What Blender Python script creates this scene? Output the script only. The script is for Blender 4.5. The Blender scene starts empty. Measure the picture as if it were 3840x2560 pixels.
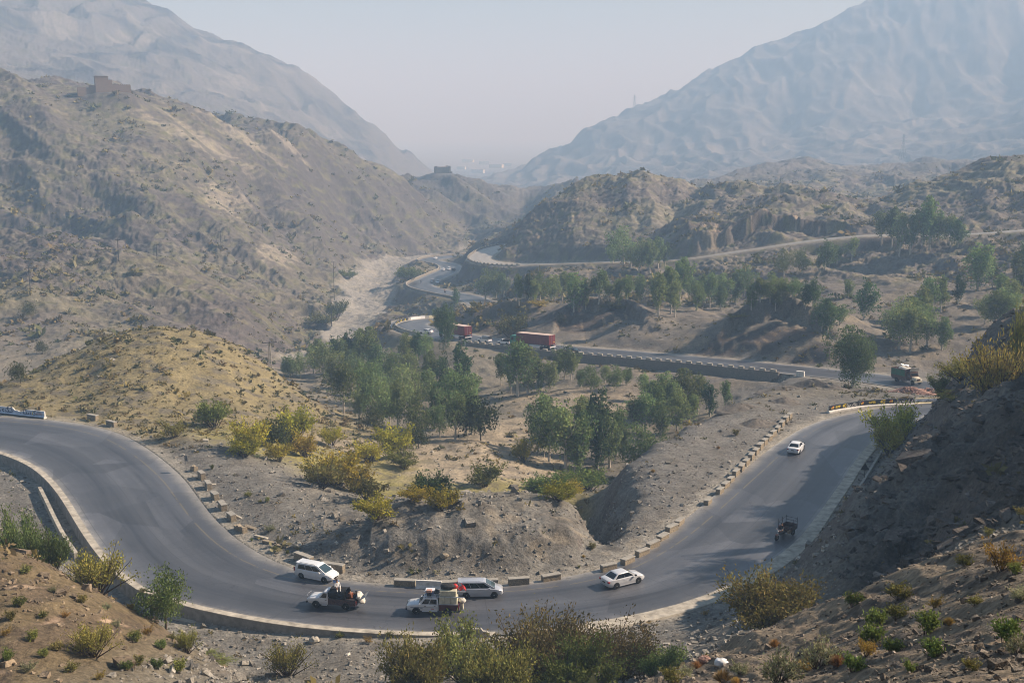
import bpy, bmesh, math, random, time
import numpy as np
from mathutils import Vector, Matrix
T0 = time.time()
random.seed(7)
RNG = np.random.default_rng(11)
SC = bpy.context.scene
COL = SC.collection
PI = math.pi

# ------------------------------------------------------------------ camera
F, CU, CV, CAMZ = 2600.0, 1176.0, 784.0, 45.0      # focal length and centre of a 2352 x 1568 survey of the view
PITCH = math.radians(10.54)
CP, SP = math.cos(PITCH), math.sin(PITCH)
cam_d = bpy.data.cameras.new('camera')
cam = bpy.data.objects.new('camera', cam_d)
COL.objects.link(cam)
cam.location = (0, 0, CAMZ)
cam.rotation_euler = (math.radians(90) - PITCH, 0, 0)
cam_d.sensor_width = 36.0
cam_d.lens = 36.0 * F / 2352.0
cam_d.clip_start, cam_d.clip_end = 0.5, 40000
SC.camera = cam


def ray(u, v):
    a, b = (u - CU) / F, (CV - v) / F
    return a, CP + b * SP, -SP + b * CP


def hq(u, v):
    x, y, z = ray(u, v)
    return x / y, z / y


def at_z(u, v, z):
    x, y, zz = ray(u, v)
    t = (z - CAMZ) / zz
    return Vector((x * t, y * t, z))


def at_d(u, v, d):
    x, y, zz = ray(u, v)
    return Vector((x / y * d, d, CAMZ + zz / y * d))


# ------------------------------------------------------------------ noise
_perm = np.random.default_rng(5).permutation(256)
_perm = np.concatenate([_perm, _perm, _perm])
_ang = np.random.default_rng(6).random(256) * 2 * PI
_gx, _gy = np.cos(_ang).astype(np.float32), np.sin(_ang).astype(np.float32)


def pn(x, y, s=0):
    x = np.asarray(x, np.float64) + s * 17.31
    y = np.asarray(y, np.float64) + s * 9.73
    xf, yf = np.floor(x), np.floor(y)
    xi, yi = xf.astype(np.int64) & 255, yf.astype(np.int64) & 255
    fx, fy = (x - xf).astype(np.float32), (y - yf).astype(np.float32)
    ux, uy = fx * fx * fx * (fx * (fx * 6 - 15) + 10), fy * fy * fy * (fy * (fy * 6 - 15) + 10)

    def g(ix, iy, dx, dy):
        k = _perm[_perm[ix] + iy] & 255
        return _gx[k] * dx + _gy[k] * dy
    n00 = g(xi, yi, fx, fy)
    n10 = g((xi + 1) & 255, yi, fx - 1, fy)
    n01 = g(xi, (yi + 1) & 255, fx, fy - 1)
    n11 = g((xi + 1) & 255, (yi + 1) & 255, fx - 1, fy - 1)
    a = n00 + ux * (n10 - n00)
    b = n01 + ux * (n11 - n01)
    return (a + uy * (b - a)) * 1.5


def sstep(a, b, x):
    t = np.clip((x - a) / (b - a), 0, 1)
    return t * t * (3 - 2 * t)


# ------------------------------------------------------------------ roads (surveyed edges -> world)
MAIN = [(-200, 950, -200, 1010), (0, 955, -60, 1025), (130, 965, 0, 1040), (230, 980, 60, 1062), (300, 1005, 100, 1092),
        (360, 1045, 128, 1118), (410, 1085, 155, 1160), (440, 1122, 185, 1210), (480, 1178, 215, 1255), (535, 1232, 262, 1310),
        (600, 1273, 335, 1362), (690, 1312, 460, 1398), (790, 1332, 610, 1428), (900, 1342, 770, 1447), (1030, 1346, 950, 1457),
        (1150, 1342, 1130, 1458), (1280, 1328, 1310, 1445), (1390, 1305, 1470, 1418), (1470, 1268, 1600, 1388), (1540, 1220, 1700, 1343),
        (1610, 1162, 1790, 1290), (1680, 1104, 1860, 1232), (1750, 1045, 1915, 1150), (1815, 995, 1965, 1082), (1890, 960, 2010, 1012),
        (1990, 940, 2090, 972), (2110, 924, 2190, 940)]
RC = []                                                   # (x, y, z, half width)
for k, (ui, vi, uo, vo) in enumerate(MAIN):
    z = 0.0 if k < 24 else -0.4 * (k - 23)
    a, b = at_z(ui, vi, z), at_z(uo, vo, z)
    m = (a + b) / 2
    RC.append([m.x, m.y, z, (a - b).length / 2])
_E = [np.array([at_z(*m_[s_:s_ + 2], r_[2])[:2] for m_, r_ in zip(MAIN, RC)]) for s_ in (0, 2)]


def _cut(E, p, n):
    """signed distance from p along n to the polyline E (nearest crossing)"""
    best = None
    for a, b in zip(E[:-1], E[1:]):
        d = b - a
        den = n[0] * d[1] - n[1] * d[0]
        if abs(den) < 1e-9:
            continue
        w = a - p
        t = (w[0] * d[1] - w[1] * d[0]) / den
        s = (w[0] * n[1] - w[1] * n[0]) / den
        if -.02 <= s <= 1.02 and (best is None or abs(t) < abs(best)):
            best = t
    return best


for _ in range(4):                                        # square the stations to the road
    C_ = np.array([r_[:2] for r_ in RC])
    for k in range(1, len(RC) - 1):
        t = C_[k + 1] - C_[k - 1]
        n = np.array([t[1], -t[0]]) / np.linalg.norm(t)
        ti, to = _cut(_E[0], C_[k], n), _cut(_E[1], C_[k], n)
        if ti is not None and to is not None and abs(ti) < 16 and abs(to) < 16:
            c = C_[k] + n * (ti + to) / 2
            RC[k][0], RC[k][1], RC[k][3] = c[0], c[1], abs(to - ti) / 2
_l = RC[-1]
RC += [(_l[0] + 14, _l[1] + 6, -2.2, 6), (_l[0] + 24, _l[1] + 17, -3.6, 6), (_l[0] + 25, _l[1] + 30, -5.2, 6), (_l[0] + 18, _l[1] + 40, -6.6, 6)]
MID = [(2150, 893, -7.6), (2082, 880, -8), (2000, 868, -8.6), (1900, 857, -9.4), (1800, 847, -10.2), (1700, 837, -11), (1600, 827.5, -11.7), (1500, 819, -12.5),
       (1400, 810.5, -13.2), (1317, 804, -13.8), (1235, 796, -14.5), (1160, 788, -15.2), (1100, 781, -15.9), (1030, 770, -17),
       (975, 760, -18.2), (945, 751.5, -19.2), (938, 744, -20), (955, 738, -20.6), (995, 734, -21.2), (1050, 733, -22), (1095, 727, -23),
       (1120, 715, -24.5), (1115, 700, -26.5), (1075, 683, -29), (1020, 672, -30.8), (975, 661, -32), (966, 652, -32.7), (985, 642, -33.2),
       (1012, 630, -33.6), (1035, 619, -34.2), (1030, 609, -34.8), (1000, 602, -35.2), (985, 598, -35.5), (1000, 593, -35.8), (1045, 588, -36.2), (1090, 585, -36.5)]
for k, (u, v, z) in enumerate(MID):
    p = at_z(u, v, z)
    RC.append((p.x, p.y, z, 5.6 if k < 13 else 6.6))


def smooth_path(P, step):
    P = np.array(P, float)
    out = []
    n = len(P)
    for i in range(n - 1):
        p0, p1, p2, p3 = P[max(i - 1, 0)], P[i], P[i + 1], P[min(i + 2, n - 1)]
        L = np.linalg.norm(p2[:2] - p1[:2])
        m = max(1, int(round(L / step)))
        for j in range(m):
            t = j / m
            out.append(0.5 * ((2 * p1) + (-p0 + p2) * t + (2 * p0 - 5 * p1 + 4 * p2 - p3) * t * t + (-p0 + 3 * p1 - 3 * p2 + p3) * t ** 3))
    out.append(P[-1])
    return np.array(out)


ROAD = smooth_path(RC, 3.0)
OLDC = [(1178, 562, -17.6), (1135, 571, -18.6), (1108, 585, -19.6), (1103, 596, -20.4), (1125, 603, -20.8), (1170, 607, -20.8), (1225, 606.5, -20),
        (1290, 605, -18), (1390, 602, -14), (1480, 600.5, -11.2), (1560, 596, -8.6), (1640, 586, -6), (1700, 577, -4.2), (1780, 565, -1.6),
        (1850, 555, 0.4), (1920, 547, 2), (1990, 541, 3.3), (2070, 541, 3.8), (2150, 541.5, 4.2), (2240, 537, 5.4), (2352, 529, 7.3), (2500, 515, 10)]
OLDP = []
for k, (u, v, z) in enumerate(OLDC):
    p = at_z(u, v, z)
    OLDP.append((p.x, p.y, z, 6.0 if k < 6 else (4.2 if k < 8 else 3.2)))
OLD = smooth_path(OLDP, 5.0)


def tangents(P):
    d = np.zeros((len(P), 2))
    d[1:-1] = P[2:, :2] - P[:-2, :2]
    d[0], d[-1] = P[1, :2] - P[0, :2], P[-1, :2] - P[-2, :2]
    return d / np.linalg.norm(d, axis=1)[:, None]


def near_path(P, x, y):
    """distance, signed side (+ = right of travel), z, half width, index along path for arrays x, y"""
    best = np.full(x.shape, 1e18)
    side = np.zeros(x.shape)
    zz = np.zeros(x.shape)
    hw = np.zeros(x.shape)
    idx = np.zeros(x.shape)
    for i in range(len(P) - 1):
        a, b = P[i], P[i + 1]
        dx, dy = b[0] - a[0], b[1] - a[1]
        L2 = dx * dx + dy * dy + 1e-9
        t = np.clip(((x - a[0]) * dx + (y - a[1]) * dy) / L2, 0, 1)
        ex, ey = x - (a[0] + t * dx), y - (a[1] + t * dy)
        d2 = ex * ex + ey * ey
        m = d2 < best
        best = np.where(m, d2, best)
        side = np.where(m, np.sign(dy * ex - dx * ey), side)
        zz = np.where(m, a[2] + t * (b[2] - a[2]), zz)
        hw = np.where(m, a[3] + t * (b[3] - a[3]), hw)
        idx = np.where(m, i + t, idx)
    return np.sqrt(best), side, zz, hw, idx


def idx_of(P, u, v, z):
    p = at_z(u, v, z)
    return float(near_path(P, np.array([p.x]), np.array([p.y]))[4][0])


# ------------------------------------------------------------------ terrain control points
PT = []                                                  # (h, lnY, q)


def V(*pts):                                              # (u, v, depth)
    """a polyline of surveyed points, densified"""
    for i, (u, v, d) in enumerate(pts):
        PT.append((*hq(u, v), d))
        if i + 1 < len(pts):
            u2, v2, d2 = pts[i + 1]
            n = int(max(abs(u2 - u) / 45, abs(v2 - v) / 45, abs(math.log(d2 / d)) / .06))
            if n <= 6:
                for j in range(1, n):
                    t = j / n
                    PT.append((*hq(u + (u2 - u) * t, v + (v2 - v) * t), math.exp(math.log(d) + t * math.log(d2 / d))))


def S(*pts):                                              # scattered (u, v, depth)
    for u, v, d in pts:
        PT.append((*hq(u, v), d))


def Z(*pts):                                              # scattered (u, v, z)
    for u, v, z in pts:
        h, q = hq(u, v)
        PT.append((h, q, (z - CAMZ) / q))


def W(*pts):                                              # (u, z, depth)
    for u, z, d in pts:
        PT.append(((u - CU) / F / .983, (z - CAMZ) / d, d))


for u in range(-1600, 5200, 400):
    W((u, 43.2, 2), (u, 41.6, 6))
# right foreground slope
V((1300, 1660, 50), (1400, 1600, 48), (1480, 1560, 47), (1560, 1530, 46), (1640, 1500, 45), (1700, 1470, 45), (1760, 1440, 45), (1830, 1418, 45), (1900, 1392, 45),
  (1980, 1355, 44), (2060, 1318, 43), (2150, 1285, 41), (2250, 1255, 40), (2352, 1230, 39), (2500, 1200, 38), (2800, 1150, 38))
S((1700, 1568, 34), (1850, 1500, 36), (2000, 1450, 34), (2000, 1568, 24), (2150, 1400, 32), (2352, 1350, 27), (2352, 1568, 14), (2200, 1500, 22), (2600, 1400, 24),
  (2700, 1600, 12), (1700, 1700, 22), (1200, 1690, 15), (1200, 1680, 30), (1200, 1660, 50), (1150, 1625, 68), (1150, 1575, 80), (1300, 1575, 78), (800, 1700, 20), (800, 1700, 40), (800, 1640, 64), (1000, 1640, 64))
S((1780, 1462, 72), (1660, 1480, 76), (1900, 1440, 70), (2000, 1400, 68), (2100, 1350, 62))
# left foreground slope
V((-250, 1190, 84), (-100, 1230, 80), (0, 1264, 76), (80, 1292, 76), (150, 1326, 76), (230, 1366, 76), (300, 1402, 77), (360, 1432, 78), (420, 1470, 76), (470, 1510, 72), (520, 1568, 66), (560, 1640, 60))
S((-200, 1800, 15), (0, 1800, 15), (400, 1800, 15), (0, 1720, 30), (400, 1730, 30), (0, 1640, 45), (0, 1568, 54), (0, 1450, 61), (0, 1350, 69), (200, 1568, 55), (200, 1450, 65), (350, 1568, 58), (350, 1490, 68), (-250, 1500, 60), (400, 1650, 50))
Z((0, 1075, -1.3), (60, 1105, -1.3), (125, 1160, -1.4), (180, 1250, -1.4), (240, 1330, -1.4), (330, 1385, -1.3), (0, 1180, -1.2), (50, 1230, -.8), (-100, 1120, -1), (100, 1280, -.6), (-100, 1190, 0), (-250, 1100, 0))
S((0, 1300, 100), (150, 1350, 100), (300, 1420, 96), (420, 1480, 92), (500, 1530, 88))
Z((480, 1424, -1.3), (560, 1445, -1.3), (640, 1460, -1.3), (720, 1472, -1.3), (870, 1484, -1.3), (1000, 1486, -1.2), (1130, 1484, -1.2), (1240, 1472, -1.0))
S((560, 1568, 86), (700, 1568, 85), (850, 1568, 84), (1000, 1568, 83), (700, 1520, 91), (900, 1530, 90))
S((1330, 1490, 91), (1450, 1480, 90), (1500, 1510, 87), (1600, 1480, 86), (1560, 1560, 76), (1720, 1425, 86), (1810, 1400, 86))
Z((1500, 1435, .0), (1640, 1400, .3))
# dark hill beside the right limb
Z((2050, 1000, .3), (2010, 1060, .2), (1955, 1125, .3), (1908, 1192, .6), (1868, 1247, .8), (1832, 1293, .9), (1765, 1345, .8))
S((2100, 1280, 87), (2200, 1235, 68), (2352, 1150, 74), (2352, 1230, 60), (2220, 885, 192), (2352, 800, 190), (2500, 720, 200), (2800, 560, 210), (2120, 915, 188))
_pi = idx_of(ROAD, 1700, 1343, 0), idx_of(ROAD, 2090, 972, -.6)
for q_ in np.linspace(_pi[0], _pi[1], 13):
    k_ = int(q_)
    t_ = tangents(ROAD)[k_]
    ex, ey = ROAD[k_, 0] + t_[1] * (ROAD[k_, 3] + 4.1), ROAD[k_, 1] - t_[0] * (ROAD[k_, 3] + 4.1)
    for o_, z_ in ((5, 6.6), (10, 14.0), (16, 18.4), (24, 22.8), (36, 29), (52, 35), (80, 41), (120, 42)):
        e_ = min(1, max(.68, (q_ - _pi[0]) / 9)) if o_ < 30 else 1
        x_, y_ = ex + o_ * .985, ey + o_ * .17
        PT.append((x_ / y_, (z_ * (.55 + .45 * e_) - CAMZ) / y_, y_))
# inside of the bend, gravel
Z((480, 1040, .2), (560, 1100, .4), (650, 1190, .6), (760, 1255, .8), (850, 1290, .8), (960, 1300, .9), (1100, 1295, .9), (1250, 1285, .8), (1340, 1260, .4),
  (600, 1120, .6), (750, 1200, 1.3), (800, 1235, 1.6), (900, 1215, 2.7), (1000, 1205, 2.9), (1150, 1195, 2.8), (1270, 1190, 2.4))
V((850, 1268, 112.6), (900, 1250, 113), (980, 1243, 113.3), (1060, 1238, 113.6), (1150, 1236, 114.2), (1250, 1228, 115.4), (1320, 1215, 118))
V(*[(u, v, at_z(u, v, z).y) for u, v, z in ((430, 1000, .6), (520, 1045, .2), (600, 1090, .3), (720, 1150, .6), (830, 1183, 1.2), (920, 1178, 2.3), (1050, 1162, 2.5), (1150, 1150, 2.4), (1260, 1148, 2.1), (1320, 1165, 1.5))])
Z((1375, 1180, -4.8), (1395, 1208, -3.6), (1392, 1236, -1.9), (1335, 1150, -7))
# right spur: flat gravel top, steep bank down to the valley
V(*[(u, v, at_z(u, v, z).y) for u, v, z in ((1432, 1218, -.1), (1442, 1182, 0), (1405, 1146, 0), (1385, 1118, -.3), (1440, 1070, -.6), (1500, 1020, -.6), (1580, 975, -.6), (1700, 922, -1), (1780, 898, -2), (1850, 880, -5))])
Z((1500, 1150, -.1), (1480, 1200, 0), (1600, 1080, 0), (1750, 980, -.3), (1650, 1000, -.3), (1850, 932, -.7), (1950, 905, -2.2), (2050, 908, -2.2), (2000, 892, -6.0), (1900, 890, -4.5))
S((1500, 1090, 186), (1560, 1045, 200), (1640, 990, 214), (1430, 1140, 172), (1720, 925, 228), (1500, 1000, 226), (1600, 975, 232), (1680, 935, 238), (1420, 1050, 205))
# mound on the left
V((-200, 960, 195), (0, 882, 200), (60, 858, 205), (130, 825, 210), (200, 792, 215), (290, 765, 220), (370, 754, 222), (440, 758, 225), (500, 770, 228), (560, 795, 232), (620, 848, 238), (680, 890, 232), (740, 935, 225), (790, 965, 215), (835, 992, 205))
S((0, 920, 186), (150, 940, 181), (350, 960, 178), (350, 860, 196), (500, 900, 197), (200, 880, 195), (600, 930, 205), (450, 960, 184))
S((0, 905, 225), (200, 840, 245), (370, 810, 258), (500, 830, 262), (620, 880, 268), (740, 940, 255))
Z((550, 1000, -1.5), (650, 1010, -4), (720, 1030, -5.5), (600, 1050, -1.5), (700, 1090, -2.5), (780, 1110, -4), (870, 1130, -6))
# valley floor
Z((850, 1050, -8), (950, 1080, -7.5), (950, 1050, -8), (1100, 1030, -9), (1000, 1130, -5.5), (1150, 1100, -8), (1250, 1110, -11), (1180, 1020, -14), (1340, 1090, -15), (1280, 1140, -9), (1100, 1130, -5.5),
  (900, 1000, -13), (1000, 990, -15), (1150, 980, -14), (1250, 930, -14.5), (1330, 903, -14), (1450, 898, -14.5), (1520, 906, -15), (1100, 960, -17.5))
V((990, 842, 298), (1060, 806, 308), (1130, 810, 306), (1190, 832, 298))
S((1000, 900, 275), (1100, 880, 276), (1100, 930, 258), (900, 900, 285), (850, 930, 265), (750, 880, 300), (700, 850, 330), (640, 830, 360), (1250, 870, 280), (1350, 860, 278), (900, 850, 320), (1600, 872, 262), (1700, 888, 252), (1500, 856, 275), (1780, 893, 245))
# riverbed
S((860, 620, 690), (900, 600, 730), (850, 650, 620), (830, 700, 540), (810, 740, 475), (770, 780, 420), (700, 812, 385), (960, 590, 760), (1020, 575, 800), (900, 640, 640), (880, 680, 565), (870, 730, 470), (860, 770, 410), (720, 790, 420))
# embankments of the far road
S((930, 722, 505), (950, 700, 540), (1000, 718, 480), (900, 712, 500))
V((1062, 704, 400), (1100, 672, 420), (1150, 642, 440), (1200, 626, 455), (1260, 616, 470))
S((1120, 655, 525), (1180, 645, 540), (1080, 640, 600), (1060, 610, 650), (1050, 575, 760), (1110, 550, 700), (1160, 700, 385), (1250, 690, 385), (1062, 718, 372), (1100, 740, 350), (1200, 760, 330))
# right hillside above the middle road
V((1275, 730, 345), (1340, 712, 343), (1420, 716, 335), (1460, 745, 320), (1500, 772, 308))
S((1300, 712, 375), (1400, 705, 370), (1350, 775, 322))
V((1620, 800, 288), (1660, 770, 292), (1720, 748, 293), (1780, 740, 290), (1830, 750, 285), (1880, 775, 276), (1905, 805, 266))
S((1720, 740, 325), (1830, 735, 315), (1500, 720, 352), (1600, 690, 372), (1700, 690, 362), (1850, 700, 336), (2000, 680, 346), (2000, 760, 302), (2150, 700, 322), (2150, 800, 275), (2300, 650, 352), (2352, 620, 372),
  (2150, 858, 254), (2300, 800, 265), (1570, 622, 455), (1700, 622, 436), (1850, 622, 421), (1600, 650, 420), (1300, 640, 450), (1400, 640, 445), (1480, 660, 410), (2000, 600, 420), (2150, 600, 410), (2352, 560, 412), (2600, 560, 400), (2500, 800, 260))
# left hills
V((620, 792, 400), (720, 748, 450), (780, 690, 530), (762, 640, 600), (800, 605, 680), (900, 588, 760), (1000, 565, 860), (1080, 545, 930))
V((-200, 545, 470), (0, 540, 470), (100, 545, 470), (200, 565, 465), (300, 578, 462), (400, 588, 460), (480, 612, 455), (560, 645, 450), (650, 690, 445), (720, 732, 440))
S((0, 568, 520), (300, 612, 515), (480, 645, 505), (600, 690, 498), (150, 590, 518), (0, 700, 370), (200, 680, 390), (400, 700, 390), (550, 730, 400), (300, 780, 340), (0, 850, 300), (100, 860, 296), (450, 805, 340), (-200, 850, 300), (550, 800, 350))
S((0, 400, 600), (300, 400, 620), (300, 500, 545), (600, 450, 700), (600, 550, 600), (800, 500, 800), (1000, 510, 900), (150, 300, 650), (450, 350, 680), (-200, 350, 600))
V((-200, 172, 680), (0, 190, 690), (130, 205, 700), (200, 213, 705), (300, 213, 715), (400, 245, 735), (470, 270, 750), (540, 290, 770), (620, 285, 790), (680, 310, 810), (750, 345, 840), (850, 385, 880), (930, 410, 930), (1000, 430, 970), (1080, 446, 1000), (1150, 472, 1020), (1200, 492, 1040))
S((0, 260, 900), (200, 270, 920), (400, 300, 950), (600, 345, 1000), (800, 400, 1080), (950, 432, 1060), (-300, 250, 900))
# left mountain
V((-500, -260, 1820), (-150, -140, 1890), (0, -100, 1932), (150, -62, 1946), (330, 0, 1960), (400, 36, 1974), (460, 72, 1988), (540, 100, 2016), (610, 125, 2030), (680, 160, 2044), (715, 185, 2058), (770, 225, 2072), (820, 265, 2086), (870, 296, 2100), (905, 335, 2114), (950, 364, 2128), (985, 394, 2142))
S((0, 100, 1438), (300, 170, 1510), (550, 220, 1687), (750, 310, 1848), (880, 370, 1932), (950, 430, 1960), (300, 160, 2520), (700, 300, 2520), (950, 420, 2450))
# hill with the small fort
V((945, 420, 1150), (985, 398, 1150), (1012, 396, 1150), (1045, 395, 1150), (1090, 415, 1140), (1140, 434, 1130))
S((1040, 432, 1260), (1100, 440, 1300), (1150, 440, 1180), (1000, 425, 1300))
# right ridges
V((1158, 562, 605), (1180, 520, 615), (1210, 497, 620), (1260, 465, 630), (1300, 440, 640), (1350, 415, 645), (1410, 398, 650), (1470, 392, 650), (1520, 402, 645), (1560, 425, 640), (1590, 448, 635), (1650, 425, 625), (1740, 424, 620), (1800, 440, 610), (1900, 444, 600),
  (2000, 458, 590), (2050, 450, 585), (2100, 432, 580), (2200, 395, 575), (2300, 366, 570), (2352, 362, 565), (2500, 340, 560), (2800, 310, 550))
S((1200, 578, 580), (1300, 540, 572), (1400, 500, 592), (1450, 560, 530), (1550, 500, 590))
V((1540, 580, 492), (1700, 562, 486), (1850, 540, 481), (1960, 530, 478))
V((1580, 527, 502), (1700, 507, 506), (1850, 502, 503), (1960, 512, 496))
S((1750, 460, 560), (2000, 492, 540), (2200, 450, 530), (2352, 450, 510), (2200, 522, 480), (2600, 450, 500))
S((1200, 520, 720), (1400, 455, 740), (1600, 470, 720), (1800, 470, 700), (2000, 475, 690), (2200, 450, 680), (2352, 430, 680), (2700, 400, 680))
V((1480, 440, 1088), (1600, 428, 1125), (1680, 405, 1162), (1740, 384, 1188), (1800, 361, 1200), (1850, 362, 1200), (1900, 385, 1194), (1960, 398, 1188), (2050, 385, 1200), (2120, 367, 1212), (2180, 380, 1212), (2270, 372, 1200), (2352, 380, 1188), (2700, 350, 1188))
S((1700, 425, 1350), (1850, 400, 1350), (2100, 410, 1362), (2352, 420, 1350), (1180, 445, 1080), (1270, 432, 1040), (1350, 424, 1010), (1400, 445, 1150))
# right mountain
V((1197, 425, 2233), (1203, 398, 2328), (1228, 370, 2398), (1290, 338, 2485), (1340, 300, 2538), (1400, 272, 2590), (1460, 250, 2625), (1530, 224, 2678), (1600, 190, 2730), (1660, 150, 2765), (1740, 115, 2800), (1830, 85, 2835), (1900, 50, 2870), (1960, 20, 2888), (2020, -5, 2905), (2200, -80, 2940), (2352, -130, 2975), (2700, -220, 2975))
S((1500, 340, 2362), (1800, 300, 2415), (2100, 250, 2485), (2352, 200, 2538), (1350, 380, 2275), (1400, 330, 3325), (1700, 220, 3500), (2100, 100, 3588), (1250, 420, 2975))
for d, z in ((1700, -55), (2100, -60), (2700, -62), (3900, -62), (5000, -62), (7500, -62), (11000, -62)):
    for u in (range(-1600, 5200, 350) if d > 3800 else (1020, 1080, 1140, 1180)):
        W((u, z, d))
for i in range(0, len(ROAD), 3):
    t = tangents(ROAD)[i]
    for s in (-1, 1):
        x, y = ROAD[i, 0] + s * t[1] * ROAD[i, 3], ROAD[i, 1] - s * t[0] * ROAD[i, 3]
        PT.append((x / y, (ROAD[i, 2] - CAMZ) / y, y))
for i in range(0, len(OLD), 3):
    PT.append((OLD[i, 0] / OLD[i, 1], (OLD[i, 2] - CAMZ) / OLD[i, 1], OLD[i, 1]))

P = np.array(PT)
KX, KY = 26.0, 10.0
cx, cy, cq = P[:, 0] * KX, np.log(P[:, 2]) * KY, P[:, 1]
keep = []
for i in range(len(cx)):                                   # drop near duplicates
    if all((cx[i] - cx[j]) ** 2 + (cy[i] - cy[j]) ** 2 > .012 for j in keep):
        keep.append(i)
cx, cy, cq = cx[keep], cy[keep], cq[keep]
N = len(cx)
A = np.sqrt((cx[:, None] - cx[None]) ** 2 + (cy[:, None] - cy[None]) ** 2)
Mx = np.zeros((N + 3, N + 3))
Mx[:N, :N] = A - 0.004 * np.eye(N)
Mx[:N, N], Mx[:N, N + 1], Mx[:N, N + 2] = 1, cx, cy
Mx[N, :N], Mx[N + 1, :N], Mx[N + 2, :N] = 1, cx, cy
sol = np.linalg.solve(Mx, np.concatenate([cq, np.zeros(3)]))


def rows(spec):
    out = []
    for a, b, s in spec:
        n = int(math.ceil(math.log(b / a) / s))
        out += list(np.exp(np.linspace(math.log(a), math.log(b), n, endpoint=False)))
    return np.array(out + [spec[-1][1]])


Q = 1.0
GY = rows([(2, 18, .035 * Q), (18, 60, .0065 * Q), (60, 130, .0031 * Q), (130, 320, .0026 * Q), (320, 1000, .0020 * Q), (1000, 3400, .0034 * Q), (3400, 12000, .03)])
GH = np.concatenate([np.arange(-1.6, -.54, .02), np.arange(-.54, .56, .001 * Q), np.arange(.56, 1.8, .015)])
LY = np.log(GY)
ch = np.concatenate([np.arange(-2.2, -.56, .06), np.arange(-.56, .58, .0045), np.arange(.58, 2.7, .05)])
cl = np.arange(math.log(2), math.log(12000) + .03, .0125)
gx, gy = np.meshgrid(ch * KX, cl * KY)
gq = np.zeros(gx.shape)
for r in range(0, gx.shape[0], 8):
    d = np.sqrt((gx[r:r + 8, :, None] - cx) ** 2 + (gy[r:r + 8, :, None] - cy) ** 2)
    gq[r:r + 8] = d @ sol[:N] + sol[N] + sol[N + 1] * gx[r:r + 8] + sol[N + 2] * gy[r:r + 8]
print('rbf', N, time.time() - T0)


def bil(src, xs, ys, X, Y):
    i = np.clip(np.searchsorted(xs, X) - 1, 0, len(xs) - 2)
    j = np.clip(np.searchsorted(ys, Y) - 1, 0, len(ys) - 2)
    tx = ((X - xs[i]) / (xs[i + 1] - xs[i]))[None, :]
    ty = ((Y - ys[j]) / (ys[j + 1] - ys[j]))[:, None]
    J, I = j[:, None], i[None, :]
    return (src[J, I] * (1 - tx) + src[J, I + 1] * tx) * (1 - ty) + (src[J + 1, I] * (1 - tx) + src[J + 1, I + 1] * tx) * ty


q = bil(gq, ch, cl, GH, LY)
XX = GH[None, :] * GY[:, None]
YY = np.repeat(GY[:, None], len(GH), 1)
ZZ = CAMZ + q * YY
ZB = ZZ.copy()                                             # before detail
print('grid', XX.shape, time.time() - T0)

# distances to the roads (only where they can matter)
sub = np.zeros(XX.shape, bool)
for Pth, reach in ((ROAD, 34), (OLD, 24)):
    for i in range(0, len(Pth), 4):
        h0, y0 = Pth[i, 0] / Pth[i, 1], Pth[i, 1]
        r = reach + 8
        j0, j1 = np.searchsorted(GY, [y0 - r, y0 + r])
        i0, i1 = np.searchsorted(GH, [h0 - r / y0 * 1.2, h0 + r / y0 * 1.2])
        sub[j0:j1, i0:i1] = True
sx, sy = XX[sub], YY[sub]
RD = np.full(XX.shape, 99.0)
RS, RZ, RI, RW = np.zeros(XX.shape), np.zeros(XX.shape), np.zeros(XX.shape), np.zeros(XX.shape)
d, s, z, hw, ix = near_path(ROAD, sx, sy)
RD[sub], RS[sub], RZ[sub], RI[sub], RW[sub] = d - hw, s, z, ix, hw
OD = np.full(XX.shape, 99.0)
OZ = np.zeros(XX.shape)
d, s2, z2, hw2, ix2 = near_path(OLD, sx, sy)
OD[sub], OZ[sub] = d - hw2, z2
print('roads', sub.sum(), time.time() - T0)

# fractal relief, wavelength by wavelength, sized by distance
quiet = sstep(0.5, 16, RD) * sstep(0.5, 9, OD)
xn, yn = XX / 1.0, YY / 1.0
wx, wy = xn + 14 * pn(xn / 60, yn / 60, 21), yn + 14 * pn(xn / 60, yn / 60, 22)
hill = sstep(300, 420, YY)                                # far rocky slopes
rv = [(at_d(u, v, dd)) for u, v, dd in ((700, 815, 380), (770, 780, 420), (810, 740, 475), (835, 700, 540), (855, 650, 620), (870, 620, 690), (930, 595, 745), (1020, 575, 800), (1110, 560, 860))]
RVP = smooth_path([(p.x, p.y, p.z, w) for p, w in zip(rv, (7, 8, 9, 12, 14, 14, 12, 9, 7))], 20)
rsub = (YY > 340) & (YY < 960) & (XX < 40) & (XX > -140)
RV = np.full(XX.shape, 0.0)
d, s3, z3, hw3, ix3 = near_path(RVP, XX[rsub], YY[rsub])
RV[rsub] = 1 - sstep(.8, 1.35, (d + 5 * pn(XX[rsub] / 18, YY[rsub] / 18, 4)) / hw3)
det = np.zeros(XX.shape)
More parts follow.
